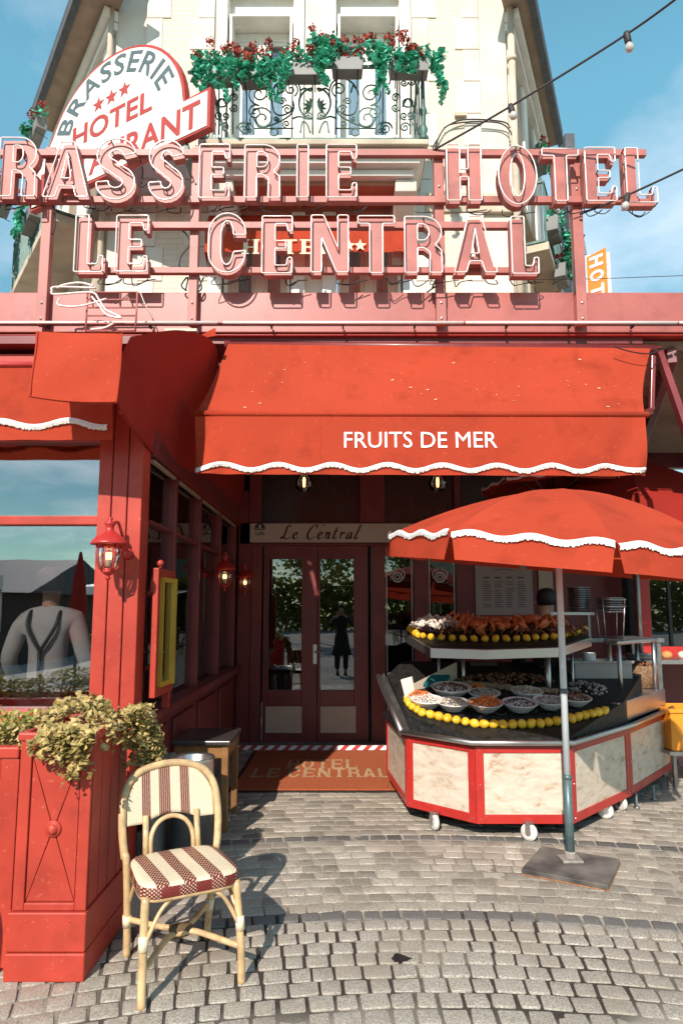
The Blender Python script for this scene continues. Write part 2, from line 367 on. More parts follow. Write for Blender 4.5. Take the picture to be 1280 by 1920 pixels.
# joints: grit and sand, cobble pattern far away
def ground_mat():
    m, t, bs = node_mat('joint_grit'); ln = t.links.new
    g = t.nodes.new('ShaderNodeNewGeometry')
    n = t.nodes.new('ShaderNodeTexNoise'); n.inputs['Scale'].default_value = 0.9; n.inputs['Detail'].default_value = 6; ln(g.outputs['Position'], n.inputs['Vector'])
    n2 = t.nodes.new('ShaderNodeTexNoise'); n2.inputs['Scale'].default_value = 90; n2.inputs['Detail'].default_value = 3; ln(g.outputs['Position'], n2.inputs['Vector'])
    sy = t.nodes.new('ShaderNodeVectorMath'); sy.operation = 'DISTANCE'; sy.inputs[1].default_value = (0.4, -2.0, 0); ln(g.outputs['Position'], sy.inputs[0])
    bd = t.nodes.new('ShaderNodeMapRange'); bd.inputs[1].default_value = 5.35; bd.inputs[2].default_value = 5.75; bd.inputs[3].default_value = 0.0; bd.inputs[4].default_value = 0.22; ln(sy.outputs['Value'], bd.inputs[0])
    ad = t.nodes.new('ShaderNodeMath'); ad.operation = 'ADD'; b2 = t.nodes.new('ShaderNodeMapRange'); b2.inputs[1].default_value = 4.86; b2.inputs[2].default_value = 4.6; b2.inputs[3].default_value = 0.0; b2.inputs[4].default_value = 0.15; ln(sy.outputs['Value'], b2.inputs[0])
    a2 = t.nodes.new('ShaderNodeMath'); a2.operation = 'ADD'; ln(n.outputs['Fac'], a2.inputs[0]); ln(b2.outputs[0], a2.inputs[1])
    ln(a2.outputs[0], ad.inputs[0]); ln(bd.outputs[0], ad.inputs[1])
    r = ramp(t, (0.51, 0.67), ((0.052, 0.039, 0.028), (0.46, 0.405, 0.325))); ln(ad.outputs[0], r.inputs[0])
    # wide stones seen far off only
    v = t.nodes.new('ShaderNodeTexVoronoi'); v.feature = 'DISTANCE_TO_EDGE'; v.inputs['Scale'].default_value = 8.5; ln(g.outputs['Position'], v.inputs['Vector'])
    rv = ramp(t, (0.04, 0.12), ((0, 0, 0), (1, 1, 1))); ln(v.outputs['Distance'], rv.inputs[0])
    sx = t.nodes.new('ShaderNodeSeparateXYZ'); ln(g.outputs['Position'], sx.inputs[0])
    far = t.nodes.new('ShaderNodeMapRange'); far.inputs[1].default_value = 1.9; far.inputs[2].default_value = 1.2; ln(sx.outputs['Y'], far.inputs[0])
    ml = t.nodes.new('ShaderNodeMath'); ml.operation = 'MULTIPLY'; ln(rv.outputs[0], ml.inputs[0]); ln(far.outputs[0], ml.inputs[1])
    mx = t.nodes.new('ShaderNodeMix'); mx.data_type = 'RGBA'; ln(ml.outputs[0], mx.inputs[0]); ln(r.outputs[0], mx.inputs[6]); mx.inputs[7].default_value = (0.34, 0.325, 0.30, 1)
    m2 = t.nodes.new('ShaderNodeMix'); m2.data_type = 'RGBA'; m2.blend_type = 'MULTIPLY'; m2.inputs[0].default_value = 0.5
    ln(mx.outputs[2], m2.inputs[6]); ln(n2.outputs['Color'], m2.inputs[7]); ln(m2.outputs[2], bs.inputs['Base Color'])
    bs.inputs['Roughness'].default_value = 0.9
    bp = t.nodes.new('ShaderNodeBump'); bp.inputs['Strength'].default_value = 0.7; bp.inputs['Distance'].default_value = 0.006
    ln(n2.outputs['Fac'], bp.inputs['Height']); ln(bp.outputs[0], bs.inputs['Normal'])
    return m
M['joint'] = ground_mat()
# cream brick in thin courses
def brick_mat():
    m, t, bs = node_mat('cream_brick'); ln = t.links.new
    tcn = t.nodes.new('ShaderNodeTexCoord'); mp = t.nodes.new('ShaderNodeMapping'); mp.inputs['Rotation'].default_value = (radians(90), 0, 0)
    ln(tcn.outputs['Object'], mp.inputs[0])
    b = t.nodes.new('ShaderNodeTexBrick'); b.inputs['Scale'].default_value = 1.0; b.inputs['Brick Width'].default_value = 0.22; b.inputs['Row Height'].default_value = 0.07
    b.inputs['Mortar Size'].default_value = 0.006; b.inputs['Color1'].default_value = (0.70, 0.60, 0.48, 1); b.inputs['Color2'].default_value = (0.66, 0.56, 0.45, 1); b.inputs['Mortar'].default_value = (0.60, 0.52, 0.42, 1)
    ln(mp.outputs[0], b.inputs['Vector'])
    ln(b.outputs['Color'], bs.inputs['Base Color']); bs.inputs['Roughness'].default_value = 0.85
    bp = t.nodes.new('ShaderNodeBump'); bp.inputs['Strength'].default_value = 0.6; bp.inputs['Distance'].default_value = 0.006; bp.invert = True
    ln(b.outputs['Fac'], bp.inputs['Height']); ln(bp.outputs[0], bs.inputs['Normal'])
    return m
M['brick'] = brick_mat()
def marble_mat():
    m, t, bs = node_mat('veined_marble'); ln = t.links.new
    tcn = t.nodes.new('ShaderNodeTexCoord'); mp = t.nodes.new('ShaderNodeMapping'); mp.inputs['Scale'].default_value = (1, 1, 2.2); mp.inputs['Rotation'].default_value = (0.2, 0.25, 0.1)
    ln(tcn.outputs['Object'], mp.inputs[0])
    n = t.nodes.new('ShaderNodeTexNoise'); n.inputs['Scale'].default_value = 8.5; n.inputs['Detail'].default_value = 10; n.inputs['Roughness'].default_value = 0.68; n.inputs['Distortion'].default_value = 0.5; ln(mp.outputs[0], n.inputs['Vector'])
    r = ramp(t, (0.27, 0.36, 0.44, 0.60), ((0.22, 0.10, 0.05), (0.44, 0.32, 0.215), (0.55, 0.46, 0.36), (0.64, 0.56, 0.455))); ln(n.outputs['Fac'], r.inputs[0])
    ln(r.outputs[0], bs.inputs['Base Color']); bs.inputs['Roughness'].default_value = 0.35
    return m
M['marble'] = marble_mat()
# chair weave: cream with maroon stripes (uv)
def weave_mat(name, stripes, lattice, dots=False):
    m, t, bs = node_mat(name); ln = t.links.new
    uvn = t.nodes.new('ShaderNodeUVMap'); sx = t.nodes.new('ShaderNodeSeparateXYZ'); ln(uvn.outputs[0], sx.inputs[0])
    pos, cols = [0.0], [(0, 0, 0)]
    for a, b in stripes:
        pos += [a, b]; cols += [(1, 1, 1), (0, 0, 0)]
    r = ramp(t, pos, cols); r.color_ramp.interpolation = 'CONSTANT'; ln(sx.outputs['X'], r.inputs[0])
    def wave(out, k, ph=0.0):
        a = t.nodes.new('ShaderNodeMath'); a.operation = 'MULTIPLY'; a.inputs[1].default_value = k; ln(out, a.inputs[0])
        c = t.nodes.new('ShaderNodeMath'); c.operation = 'SINE'; ln(a.outputs[0], c.inputs[0]); return c
    mp = t.nodes.new('ShaderNodeMapping'); mp.inputs['Rotation'].default_value = (0, 0, radians(45) if not dots else 0); ln(uvn.outputs[0], mp.inputs[0])
    s2 = t.nodes.new('ShaderNodeSeparateXYZ'); ln(mp.outputs[0], s2.inputs[0])
    wa = wave(s2.outputs['X'], lattice[0]); wb = wave(s2.outputs['Y'], lattice[1])
    pr = t.nodes.new('ShaderNodeMath'); pr.operation = 'MULTIPLY'; ln(wa.outputs[0], pr.inputs[0]); ln(wb.outputs[0], pr.inputs[1])
    gt = t.nodes.new('ShaderNodeMath'); gt.operation = 'GREATER_THAN'; gt.inputs[1].default_value = 0.42; ln(pr.outputs[0], gt.inputs[0])
    dotc = t.nodes.new('ShaderNodeMix'); dotc.data_type = 'RGBA'; ln(gt.outputs[0], dotc.inputs[0])
    dotc.inputs[6].default_value = (0.155, 0.022, 0.016, 1); dotc.inputs[7].default_value = (0.66, 0.52, 0.36, 1)
    base = t.nodes.new('ShaderNodeMix'); base.data_type = 'RGBA'; ln(gt.outputs[0], base.inputs[0])
    if dots: base.inputs[6].default_value = (0.17, 0.02, 0.015, 1); base.inputs[7].default_value = (0.19, 0.024, 0.018, 1)
    else: base.inputs[6].default_value = (0.72, 0.60, 0.41, 1); base.inputs[7].default_value = (0.80, 0.69, 0.50, 1)
    mx = t.nodes.new('ShaderNodeMix'); mx.data_type = 'RGBA'; ln(r.outputs[0], mx.inputs[0]); ln(base.outputs[2], mx.inputs[6]); ln(dotc.outputs[2], mx.inputs[7])
    ln(mx.outputs[2], bs.inputs['Base Color']); bs.inputs['Roughness'].default_value = 0.42
    bp = t.nodes.new('ShaderNodeBump'); bp.inputs['Strength'].default_value = 0.5; bp.inputs['Distance'].default_value = 0.003
    ln(pr.outputs[0], bp.inputs['Height']); ln(bp.outputs[0], bs.inputs['Normal'])
    return m
M['weave_back'] = weave_mat('weave_back', ((0.17, 0.27), (0.37, 0.50), (0.61, 0.72)), (190, 190))
M['weave_seat'] = weave_mat('weave_seat', ((0.12, 0.24), (0.37, 0.49), (0.62, 0.74), (0.9, 0.96)), (230, 60))
M['weave_edge'] = weave_mat('weave_edge', ((0.0, 0.20), (0.36, 0.52), (0.66, 0.80), (0.90, 1.0)), (170, 24), dots=True)

# ------------------------------------------------------------------ lettering
def arcp(cx, cy, rx, ry, a0, a1, n):
    return [(cx + rx * cos(radians(a0 + (a1 - a0) * i / n)), cy + ry * sin(radians(a0 + (a1 - a0) * i / n))) for i in range(n + 1)]
def stroke(pts, w):
    L, Rr = [], []
    P = [Vector((x, y, 0)) for x, y in pts]
    for i, p in enumerate(P):
        a = P[max(0, i - 1)]; b = P[min(len(P) - 1, i + 1)]; d = (b - a).normalized(); n = Vector((-d.y, d.x, 0)) * (w / 2)
        L.append((p.x + n.x, p.y + n.y)); Rr.append((p.x - n.x, p.y - n.y))
    return L + Rr[::-1]
def glyph(ch, w=0.58, s=0.2, b=0.15):   # contours in a box w wide and 1 tall, s upright stroke, b arm thickness
    f = 0.07
    if ch == 'I': return [[(0, 0), (w, 0), (w, 1), (0, 1)]]
    if ch == 'L': return [[(0, 0), (w, 0), (w, 0.28), (w - f, 0.28), (w - f * 1.3, b), (s, b), (s, 1), (0, 1)]]
    if ch == 'E': return [[(0, 0), (w, 0), (w, 0.27), (w - f, 0.27), (w - f * 1.3, b), (s, b), (s, 0.43), (w - 0.1, 0.43), (w - 0.1, 0.43 + b), (s, 0.43 + b), (s, 1 - b), (w - f * 1.3, 1 - b), (w - f, 0.73), (w, 0.73), (w, 1), (0, 1)]]
    if ch == 'T': 
        c = w / 2; return [[(c - s / 2, 0), (c + s / 2, 0), (c + s / 2, 1 - b), (w, 1 - b), (w, 1), (0, 1), (0, 1 - b), (c - s / 2, 1 - b)]]
    if ch == 'H': return [[(0, 0), (s, 0), (s, 0.42), (w - s, 0.42), (w - s, 0), (w, 0), (w, 1), (w - s, 1), (w - s, 0.42 + b), (s, 0.42 + b), (s, 1), (0, 1)]]
    if ch == 'N': return [[(0, 0), (s * .8, 0), (s * .8, 0.62), (w - s * .9, 0), (w, 0), (w, 1), (w - s * .8, 1), (w - s * .8, 0.42), (s * .95, 1), (0, 1)]]
    if ch == 'A':
        c = w / 2; k = 0.62 * (c - s * 0.35) 
        return [[(0, 0), (s * .95, 0), (s * .95 + 0.055, 0.2), (w - s * .95 - 0.055, 0.2), (w - s * .95, 0), (w, 0), (c + s * .52, 1), (c - s * .52, 1)],
                [(s * .95 + 0.095, 0.2 + b), (w - s * .95 - 0.095, 0.2 + b), (c, 0.80)]]
    if ch == 'O' or ch == 'C':
        if ch == 'O': return [arcp(w / 2, 0.5, w / 2, 0.52, 0, 360, 28)[:-1], arcp(w / 2, 0.5, w / 2 - s * .92, 0.52 - b, 0, 360, 24)[:-1]]
        out = arcp(w / 2, 0.66, w / 2, 0.36, 0, 180, 12) + arcp(w / 2, 0.34, w / 2, 0.36, 180, 360, 12)
        q = w / 2 - s * .95
        inn = [(w - s * .9, 0.34)] + arcp(w / 2, 0.34, q, 0.36 - b, 0, -180, 12)[1:] + arcp(w / 2, 0.66, q, 0.36 - b, 180, 0, 12)
        return [[(w, 0.64)] + out[0:] + [(w, 0.36)] + inn + [(w - s * .9, 0.64)]]
    if ch == 'S':
        q = w / 2 - s / 2
        path = arcp(w / 2, 0.735, q, 0.19, 5, 250, 14) + arcp(w / 2, 0.265, q, 0.19, 70, -185, 14)
        return [stroke(path, s * 0.92)]
    if ch == 'R' or ch == 'B':
        y0 = 0.44; r = (1 - y0) / 2; x1 = w - r
        outer = [(0, 0), (s, 0), (s, y0)]
        if ch == 'R':
            outer += [(w * .52, y0), (w - s * .92, y0 - .08), (w - s * .98, 0), (w, 0), (w - .01, y0 - .04), (w * .86, y0 + .03)]
            outer += arcp(w * .52, y0 + r, w * .47, r, -52, 90, 10) + [(0, 1)]
            hole = [(s, y0 + b)] + arcp(w * .5, y0 + r, w * .47 - s * .9, r - b, -90, 90, 8) + [(s, 1 - b)]
            return [outer, hole]
        outer = [(0, 0)] + arcp(w * .52, .25, w * .48, .25, -90, 60, 9) + arcp(w * .5, .74, w * .46, .26, -60, 90, 9) + [(0, 1)]
        return [outer, [(s, b)] + arcp(w * .5, .25, w * .48 - s * .9, .25 - b * .9, -90, 90, 8) + [(s, .5 - b * .5)], [(s, .5 + b * .5)] + arcp(w * .5, .75, w * .46 - s * .9, .25 - b * .9, -90, 90, 8) + [(s, 1 - b)]]
    if ch == 'U':
        q = w / 2
        return [[(0, 1), (0, .3)] + arcp(q, .3, q, .3, 180, 360, 10) + [(w, 1), (w - s, 1), (w - s, .3)] + arcp(q, .3, q - s, .3 - b, 0, -180, 10) + [(s, 1)]]
    return [[(0, 0), (w, 0), (w, 1), (0, 1)]]
def serif(contours, ch, w, s):          # small slab feet for the serif lettering
    return contours
def star(cx, cy, r):
    return [[(cx + (r if i % 2 == 0 else r * 0.42) * sin(pi * i / 5), cy + (r if i % 2 == 0 else r * 0.42) * cos(pi * i / 5)) for i in range(10)]]
def fill(contours, depth=0.0):
    """mesh data (verts, faces) of filled 2D contours with holes, thickness depth toward +z"""
    cu = bpy.data.curves.new('glyph_outline', 'CURVE'); cu.dimensions = '2D'; cu.fill_mode = 'BOTH' if depth else 'FRONT'; cu.extrude = depth / 2
    for c in contours:
        s = cu.splines.new('POLY'); s.points.add(len(c) - 1); s.use_cyclic_u = True
        for p, (x, y) in zip(s.points, c): p.co = (x, y, 0, 1)
    return curve_data(cu, depth)
def curve_data(cu, depth):
    ob = bpy.data.objects.new('glyph_outline', cu)
    me = bpy.data.meshes.new_from_object(ob)
    vs = [Vector((v.co.x, v.co.y, v.co.z + depth / 2)) for v in me.vertices]; fs = [tuple(p.vertices) for p in me.polygons]
    bpy.data.objects.remove(ob); bpy.data.curves.remove(cu); bpy.data.meshes.remove(me)
    return vs, fs
def text_data(s, depth=0.002, offset=0.0, spacing=1.0):
    cu = bpy.data.curves.new('lettering', 'FONT'); cu.body = s; cu.size = 1; cu.extrude = depth / 2; cu.offset = offset; cu.space_character = spacing; cu.resolution_u = 3
    cu.align_x = 'LEFT'
    return curve_data(cu, depth)
def put(mb, data, fn):                  # map glyph-space verts through fn(x, y, z)
    vs, fs = data
    return mb.add([fn(p) for p in vs], fs)
def extent(vs):
    return min(p.x for p in vs), max(p.x for p in vs), min(p.y for p in vs), max(p.y for p in vs)
def block_word(s, h=1.0, w=0.58, st=0.2, b=0.15, gap=0.16, space=0.4, sl=0.0):
    """flat word of block glyphs: list of (char, contours) laid along x"""
    out, x = [], 0.0
    for ch in s:
        if ch == ' ': x += space; continue
        ww = st if ch == 'I' else (w * 1.06 if ch in 'AON' else w)
        cs = [[(x + px, py) for px, py in c] for c in glyph(ch, ww, st, b)]
        if sl:
            e = 0.05; th = 0.075
            def foot(cx, y, hw): cs.append([(cx - hw, y), (cx + hw, y), (cx + hw, y + th), (cx - hw, y + th)])
        out.append((ch, cs)); x += ww + gap
    return out, x - gap
BRUSH = {
 'L': ([[(.58, .86), (.56, .98), (.46, 1.0), (.36, .86), (.27, .45), (.14, .10), (.02, .04), (.0, .12), (.12, .12), (.34, .02), (.55, .03), (.64, .14)]], .68),
 'e': ([[(.06, .18), (.26, .28), (.30, .42), (.20, .47), (.08, .33), (.05, .12), (.14, .0), (.28, .04), (.38, .14)]], .40),
 'C': ([[(.60, .74), (.68, .88), (.62, 1.0), (.46, .96), (.22, .72), (.06, .36), (.08, .08), (.24, -.02), (.46, .06), (.58, .18)]], .64),
 'n': ([[(.02, .38), (.12, .46), (.13, .40), (.04, .0)], [(.07, .18), (.22, .42), (.32, .46), (.32, .36), (.25, .06), (.30, .0), (.42, .12)]], .46),
 't': ([[(.26, .84), (.18, .60), (.06, .14), (.08, .01), (.18, .02), (.30, .14)], [(.02, .52), (.18, .56), (.36, .58)]], .36),
 'r': ([[(.02, .38), (.12, .46), (.13, .40), (.04, .0)], [(.07, .18), (.20, .40), (.30, .46), (.36, .38)]], .38),
 'a': ([[(.34, .40), (.24, .47), (.12, .40), (.03, .18), (.06, .02), (.16, .04), (.28, .22), (.37, .46), (.30, .16), (.32, .01), (.42, .12)]], .45),
 'l': ([[(.30, .98), (.36, 1.0), (.30, .80), (.16, .40), (.06, .12), (.08, .0), (.18, .02), (.30, .14)]], .32),
 '.': ([[(.0, .0), (.05, .06)]], .0)}
# ================================================================== GROUND
g = MB(); g.quad((-90, -90, -.0015), (90, -90, -.0015), (90, 60, -.0015), (-90, 60, -.0015))
plaza = g.build('plaza_ground', M['joint']); tag(plaza, 'plaza paved with arcs of grey granite setts', kind='structure')
CX, CY, PITCH = 0.4, -2.0, 0.104
def stone_mesh(seed):
    rnd = random.Random(seed); mb = MB(); hw = 0.5; vs = []
    lv = [(1.0, -0.25), (1.0, 0.80), (0.985, 0.95), (0.93, 1.0)]
    jit = [(rnd.uniform(-.05, .05), rnd.uniform(-.05, .05)) for _ in range(8)]
    tl = (rnd.uniform(-.10, .10), rnd.uniform(-.10, .10))
    for k, (s, z) in enumerate(lv):
        for i, (x, y) in enumerate(((-1, -.84), (-.86, -1), (.86, -1), (1, -.84), (1, .84), (.86, 1), (-.86, 1), (-1, .84))):
            jx, jy = jit[i]
            X, Y = (x * s + jx) * hw, (y * s + jy) * hw
            vs.append((X, Y, z + (tl[0] * X + tl[1] * Y if k > 1 else 0) + rnd.uniform(-.05, .05)))
    vs.append((0, 0, 1.0 + rnd.uniform(-.08, .06)))
    fs = [(k * 8 + i, k * 8 + (i + 1) % 8, (k + 1) * 8 + (i + 1) % 8, (k + 1) * 8 + i) for k in range(3) for i in range(8)]
    fs += [(24 + i, 24 + (i + 1) % 8, 32) for i in range(8)]
    return vs, fs
STONES = [stone_mesh(100 + i) for i in range(14)]
stone_me = []
for i, (vs, fs) in enumerate(STONES):
    row = []
    for mk in ('sett', 'sett_dark'):
        m_ = MB(); m_.add(vs, fs); row.append(m_.mesh('sett', M[mk], smooth=True))
    stone_me.append(row)
SH = 0.022
def zoff(x, y):                            # how far the joints are washed out
    k = mnoise.noise(Vector((x * 1.1, y * 1.1, 3.3))); r = sqrt((x - CX) ** 2 + (y - CY) ** 2)
    return (-0.0165 if 4.72 < r < 5.6 else -0.0208) - 0.0025 * max(-.7, min(1, k * 2))
setts = []
rowi = 0; r_ = 3.86
BAND1, BAND2 = 5.52, 6.66
k0 = round((BAND1 - r_) / PITCH); r_ = BAND1 - k0 * PITCH
while r_ < 9.75:
    dark = abs(r_ - BAND1) < PITCH * .5 or abs(r_ - BAND2) < PITCH * .5
    a = -0.62 + U(0, .02); amax = 0.66
    wrow = 0.104 if r_ < 5.6 else 0.112
    if r_ >= 6.7: wrow = 0.125
    while a < amax:
        w_ = wrow * U(0.84, 1.22); da = w_ / r_
        am = a + da / 2; x, y = CX + r_ * sin(am), CY + r_ * cos(am); a += da
        if x < -1.9 or x > 4.8 or y > 7.62 or y < 1.2: continue
        if x < -1.05 and y > 4.1: continue
        gap = U(.009, .018) if r_ < 5.6 else U(.006, .012)
        setts.append((x, y, -am, w_ - gap, PITCH - gap * U(.8, 1.2), dark))
    r_ += PITCH
def pix(x, y, z=0.0):
    d = y * CT + (z - CAM_H) * ST; u = -y * ST + (z - CAM_H) * CT
    return 640 + F_PX * x / d, Y_PP - F_PX * u / d, d
def in_view(s):
    px, py, d = pix(s[0], s[1]); return -30 < px < 1310 and py < 1935
vis = sorted([s for s in setts if in_view(s)], key=lambda s: s[1])
own = vis[:296]; ownset = set(id(s) for s in own)
for i, (x, y, rz, w_, l_, dk) in enumerate(own):
    o = bpy.data.objects.new('sett', random.choice(stone_me)[1 if dk else 0]); COL.objects.link(o)
    o.parent = plaza; o.location = (x, y, zoff(x, y) + U(-.0025, .0025)); o.rotation_euler = (U(-.03, .03), U(-.03, .03), rz + U(-.04, .04)); o.scale = (w_, l_, SH)
for dkv, nm in ((False, 'far_setts'), (True, 'far_dark_setts')):
    mb = MB()
    for s in setts:
        if id(s) in ownset or s[5] != dkv: continue
        x, y, rz, w_, l_, _ = s; vs, fs = random.choice(STONES); c_, s_ = cos(rz + U(-.03, .03)), sin(rz); zo = zoff(x, y) + U(-.002, .002)
        b0 = len(mb.v)
        for p in vs:
            X, Y = p[0] * w_, p[1] * l_
            mb.v.append(Vector((x + X * c_ - Y * s_, y + X * s_ + Y * c_, p[2] * SH + zo)))
        mb.f += [tuple(i + b0 for i in f) for f in fs]
    o = mb.build(nm, M['sett_dark' if dkv else 'sett'], plaza, smooth=True); o['kind'] = 'stuff'

c = gp(750, 1803); s = MB(); s.add([(c.x + (.042 + U(-.012, .012)) * cos(k * pi / 8), c.y + (.034 + U(-.01, .01)) * sin(k * pi / 8), .0145) for k in range(16)] + [(c.x, c.y, .017)], [(k, (k + 1) % 16, 16) for k in range(16)])
s.build('tar_spot', mat('tar', (.02, .018, .016), .5), plaza)
# ================================================================== HOTEL BUILDING (upper floors)
YF = 7.45                                  # plane of the chamfered front
bl = thing('hotel_building', 'pale corner hotel with cream brick bands and white window surrounds above the brasserie', 'building', (-0.4, YF, 0))
def XA(px, py=250): return at(px, py, YF).x
xl, xr = -2.78, 2.03                       # corners of the front
ow = [(at(425, 150, YF).x, at(550, 150, YF).x), (at(630, 150, YF).x, at(750, 150, YF).x)]
ZT = 11.0; z1a, z1b = 3.9, at(460, 402, YF).z; z2a, z2b = 6.52, 9.25
wl = MB()
cols_ = [xl, ow[0][0], ow[0][1], ow[1][0], ow[1][1], xr]
for a_, b_ in ((0, 1), (2, 3), (4, 5)): wl.box(cols_[a_], cols_[b_], YF, YF + .4, 3.6, ZT)
for o_ in ow:
    wl.box(o_[0], o_[1], YF + .002, YF + .4, 3.6, z1a); wl.box(o_[0], o_[1], YF + .002, YF + .4, z1b, z2a); wl.box(o_[0], o_[1], YF + .002, YF + .4, z2b, ZT)
wl.build('wall', M['stucco'], bl)
# side fronts
dl, dr = Vector((-.72, 1, 0)), Vector((.467, 1, 0))
nl, nr = Vector((-1, -.72, 0)).normalized(), Vector((1, -.467, 0)).normalized()
PL, PR = Vector((xl, YF, 0)), Vector((xr, YF, 0))
def sidew(P, d, n, t0, t1, z0, z1, o0, o1, nm, mt):
    a, b = P + d * t0, P + d * t1
    mb = MB(); mb.prism([a + n * o0 + Vector((0, 0, z0)), b + n * o0 + Vector((0, 0, z0)), b + n * o1 + Vector((0, 0, z0)), a + n * o1 + Vector((0, 0, z0))], (0, 0, z1 - z0))
    return fixn(mb.build(nm, M[mt], bl))
sidew(PL, dl, nl, 0.0, 2.35, 3.6, 8.95, -.35, 0.0, 'side_wall', 'stucco')
sidew(PR, dr, nr, 0.0, 2.6, 3.6, 8.95, -.35, 0.0, 'side_wall', 'stucco')
for (P, d, n, t1, ov) in ((PL, dl, nl, 2.2, .42), (PR, dr, nr, 2.5, .29)):
    f = MB(); e = MB()
    a, b = P - d * .55, P + d * t1
    f.prism([a + Vector((0, 0, 8.90)), b + Vector((0, 0, 8.90)), b + n * ov + Vector((0, 0, 8.90)), a + n * ov + Vector((0, 0, 8.90))], (0, 0, .06))
    fixn(f.build('eave_soffit', M['soffit'], bl))
    f = MB(); f.prism([a + n * (ov + .002) + Vector((0, 0, 8.86)), b + n * (ov + .002) + Vector((0, 0, 8.86)), b + n * (ov + .08) + Vector((0, 0, 8.90)), a + n * (ov + .08) + Vector((0, 0, 8.90))], (0, 0, .14))
    fixn(f.build('gutter', M['slate'], bl))
    f = MB(); f.prism([a + n * (ov + .08) + Vector((0, 0, 9.05)), b + n * (ov + .08) + Vector((0, 0, 9.05)), b - n * .8 + Vector((0, 0, 11.2)), a - n * .8 + Vector((0, 0, 11.2))], Vector((0, 0, .06)))
    fixn(f.build('roof_slope', M['slate'], bl))
    for zz_, hh, oo in ((8.62, .10, .10), (8.74, .14, .17), (6.35, .12, .12), (6.05, .08, .07), (4.2, .10, .08)):
        sidew(P, d, n, -.02, t1 + .2, zz_, zz_ + hh, .001, oo, 'string_course', 'white_trim' if zz_ > 8 else 'beige')
    for t_ in (.05, .85, 1.65):
        sidew(P, d, n, t_, t_ + .28, 4.3, 6.04, .002, .05, 'side_pilaster', 'beige')
        sidew(P, d, n, t_, t_ + .28, 6.5, 8.6, .002, .05, 'side_pilaster', 'white_trim')
    for t_ in (.38, 1.2):
        sidew(P, d, n, t_, t_ + .42, 4.4, 5.9, .003, .02, 'shutter', 'beige')
        sidew(P, d, n, t_ + .03, t_ + .39, 6.7, 8.5, .003, .03, 'shutter', 'soffit')
# drainpipes at both corners
for px0, z0 in ((949, 3.0),):
    dp = MB(); dp.tube([(xr + .05, YF - .06, 3.6), (xr + .05, YF - .06, 8.9)], .045, 8)
    for z_ in (4.2, 5.6, 7.0, 8.2): dp.lathe([(.06, -.03), (.06, .03)], (xr + .05, YF - .06, z_), 8)
    dp.build('drainpipe', M['beige'], bl, smooth=True)
dp = MB(); dp.tube([(xl - .06, YF - .05, 3.6), (xl - .06, YF - .05, 8.9)], .035, 8); dp.build('drainpipe', M['beige'], bl, smooth=True)
# brick bands toothed by white quoins
for (pa, pb) in ((298, 366), (806, 871)):
    xa, xb = at(pa, 300, YF).x, at(pb, 300, YF).x
    m_ = MB(); m_.box(xa, xb, YF - .03, YF + .05, 3.6, ZT - .3); m_.build('brick_band', M['brick'], bl)
    z = 3.62; k = 0
    while z < 10.4:
        h = .43
        for side in (0, 1):
            x0 = xa if side == 0 else xb
            w_ = .10 if (k + side) % 2 == 0 else -.0
            q = MB()
            if side == 0: q.box(x0 - .20, x0 + w_, YF - .045, YF + .05, z + .004, z + h - .004)
            else: q.box(x0 - w_, x0 + .20, YF - .045, YF + .05, z + .004, z + h - .004)
            q.build('quoin_stone', M['stucco'], bl, bevel=.008)
            if w_ and side == 1 and k % 3 == 0:
                q = MB(); q.box(x0 - .12, x0 + .02, YF - .075, YF, z - .05, z - .005); q.build('quoin_ledge', M['beige'], bl)
        z += h; k += 1
# window surrounds, windows
def window(x0, x1, z0, z1, low, sc=''):
    ym = YF + .26
    rv = MB(); rv.box(x0, x0 + .03, YF + .01, YF + .38, z0, z1); rv.box(x1 - .03, x1, YF + .01, YF + .38, z0, z1); rv.box(x0 + .03, x1 - .03, YF + .01, YF + .38, z1 - .03, z1)
    rv.build('window_reveal', M['white_trim'], bl)
    fr = MB(); w = x1 - x0 - .06; a, b = x0 + .03, x1 - .03; c = (a + b) / 2
    fr.box(a, a + .06, ym, ym + .06, z0, z1 - .03); fr.box(b - .06, b, ym, ym + .06, z0, z1 - .03)
    fr.box(a + .06, b - .06, ym, ym + .06, z1 - .15, z1 - .03); fr.box(c - .055, c + .055, ym - .01, ym + .06, z0, z1 - .15)
    fo = fr.build('window_frame', M['white_trim'], bl, bevel=.006)
    for (p, q) in ((a + .06, c - .055), (c + .055, b - .06)):
        s = MB(); s.box(p, p + .045, ym + .01, ym + .05, z0, z1 - .15); s.box(q - .045, q, ym + .01, ym + .05, z0, z1 - .15)
        s.box(p + .045, q - .045, ym + .01, ym + .05, z1 - .20, z1 - .15); s.box(p + .045, q - .045, ym + .01, ym + .05, z0, z0 + low)
        s.build('casement', M['white_trim'], fo, bevel=.005)
        s = MB(); s.box(p + .045, q - .045, ym + .025, ym + .031, z0 + low, z1 - .20); s.build('pane', M['glass'], fo)
        s = MB(); zc = z0 + low + (z1 - z0 - low) * .90
        s.grid(lambda u, v, p=p, q=q: Vector((p + .045 + u * (q - p - .09), ym + .10 + .012 * sin(u * 40), z0 + low + v * (zc - z0 - low))), 24, 1)
        s.build('curtain', M['curtain'], fo)
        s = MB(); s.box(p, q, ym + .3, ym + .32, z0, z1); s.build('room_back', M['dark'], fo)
zw2 = at(480, 45, YF).z
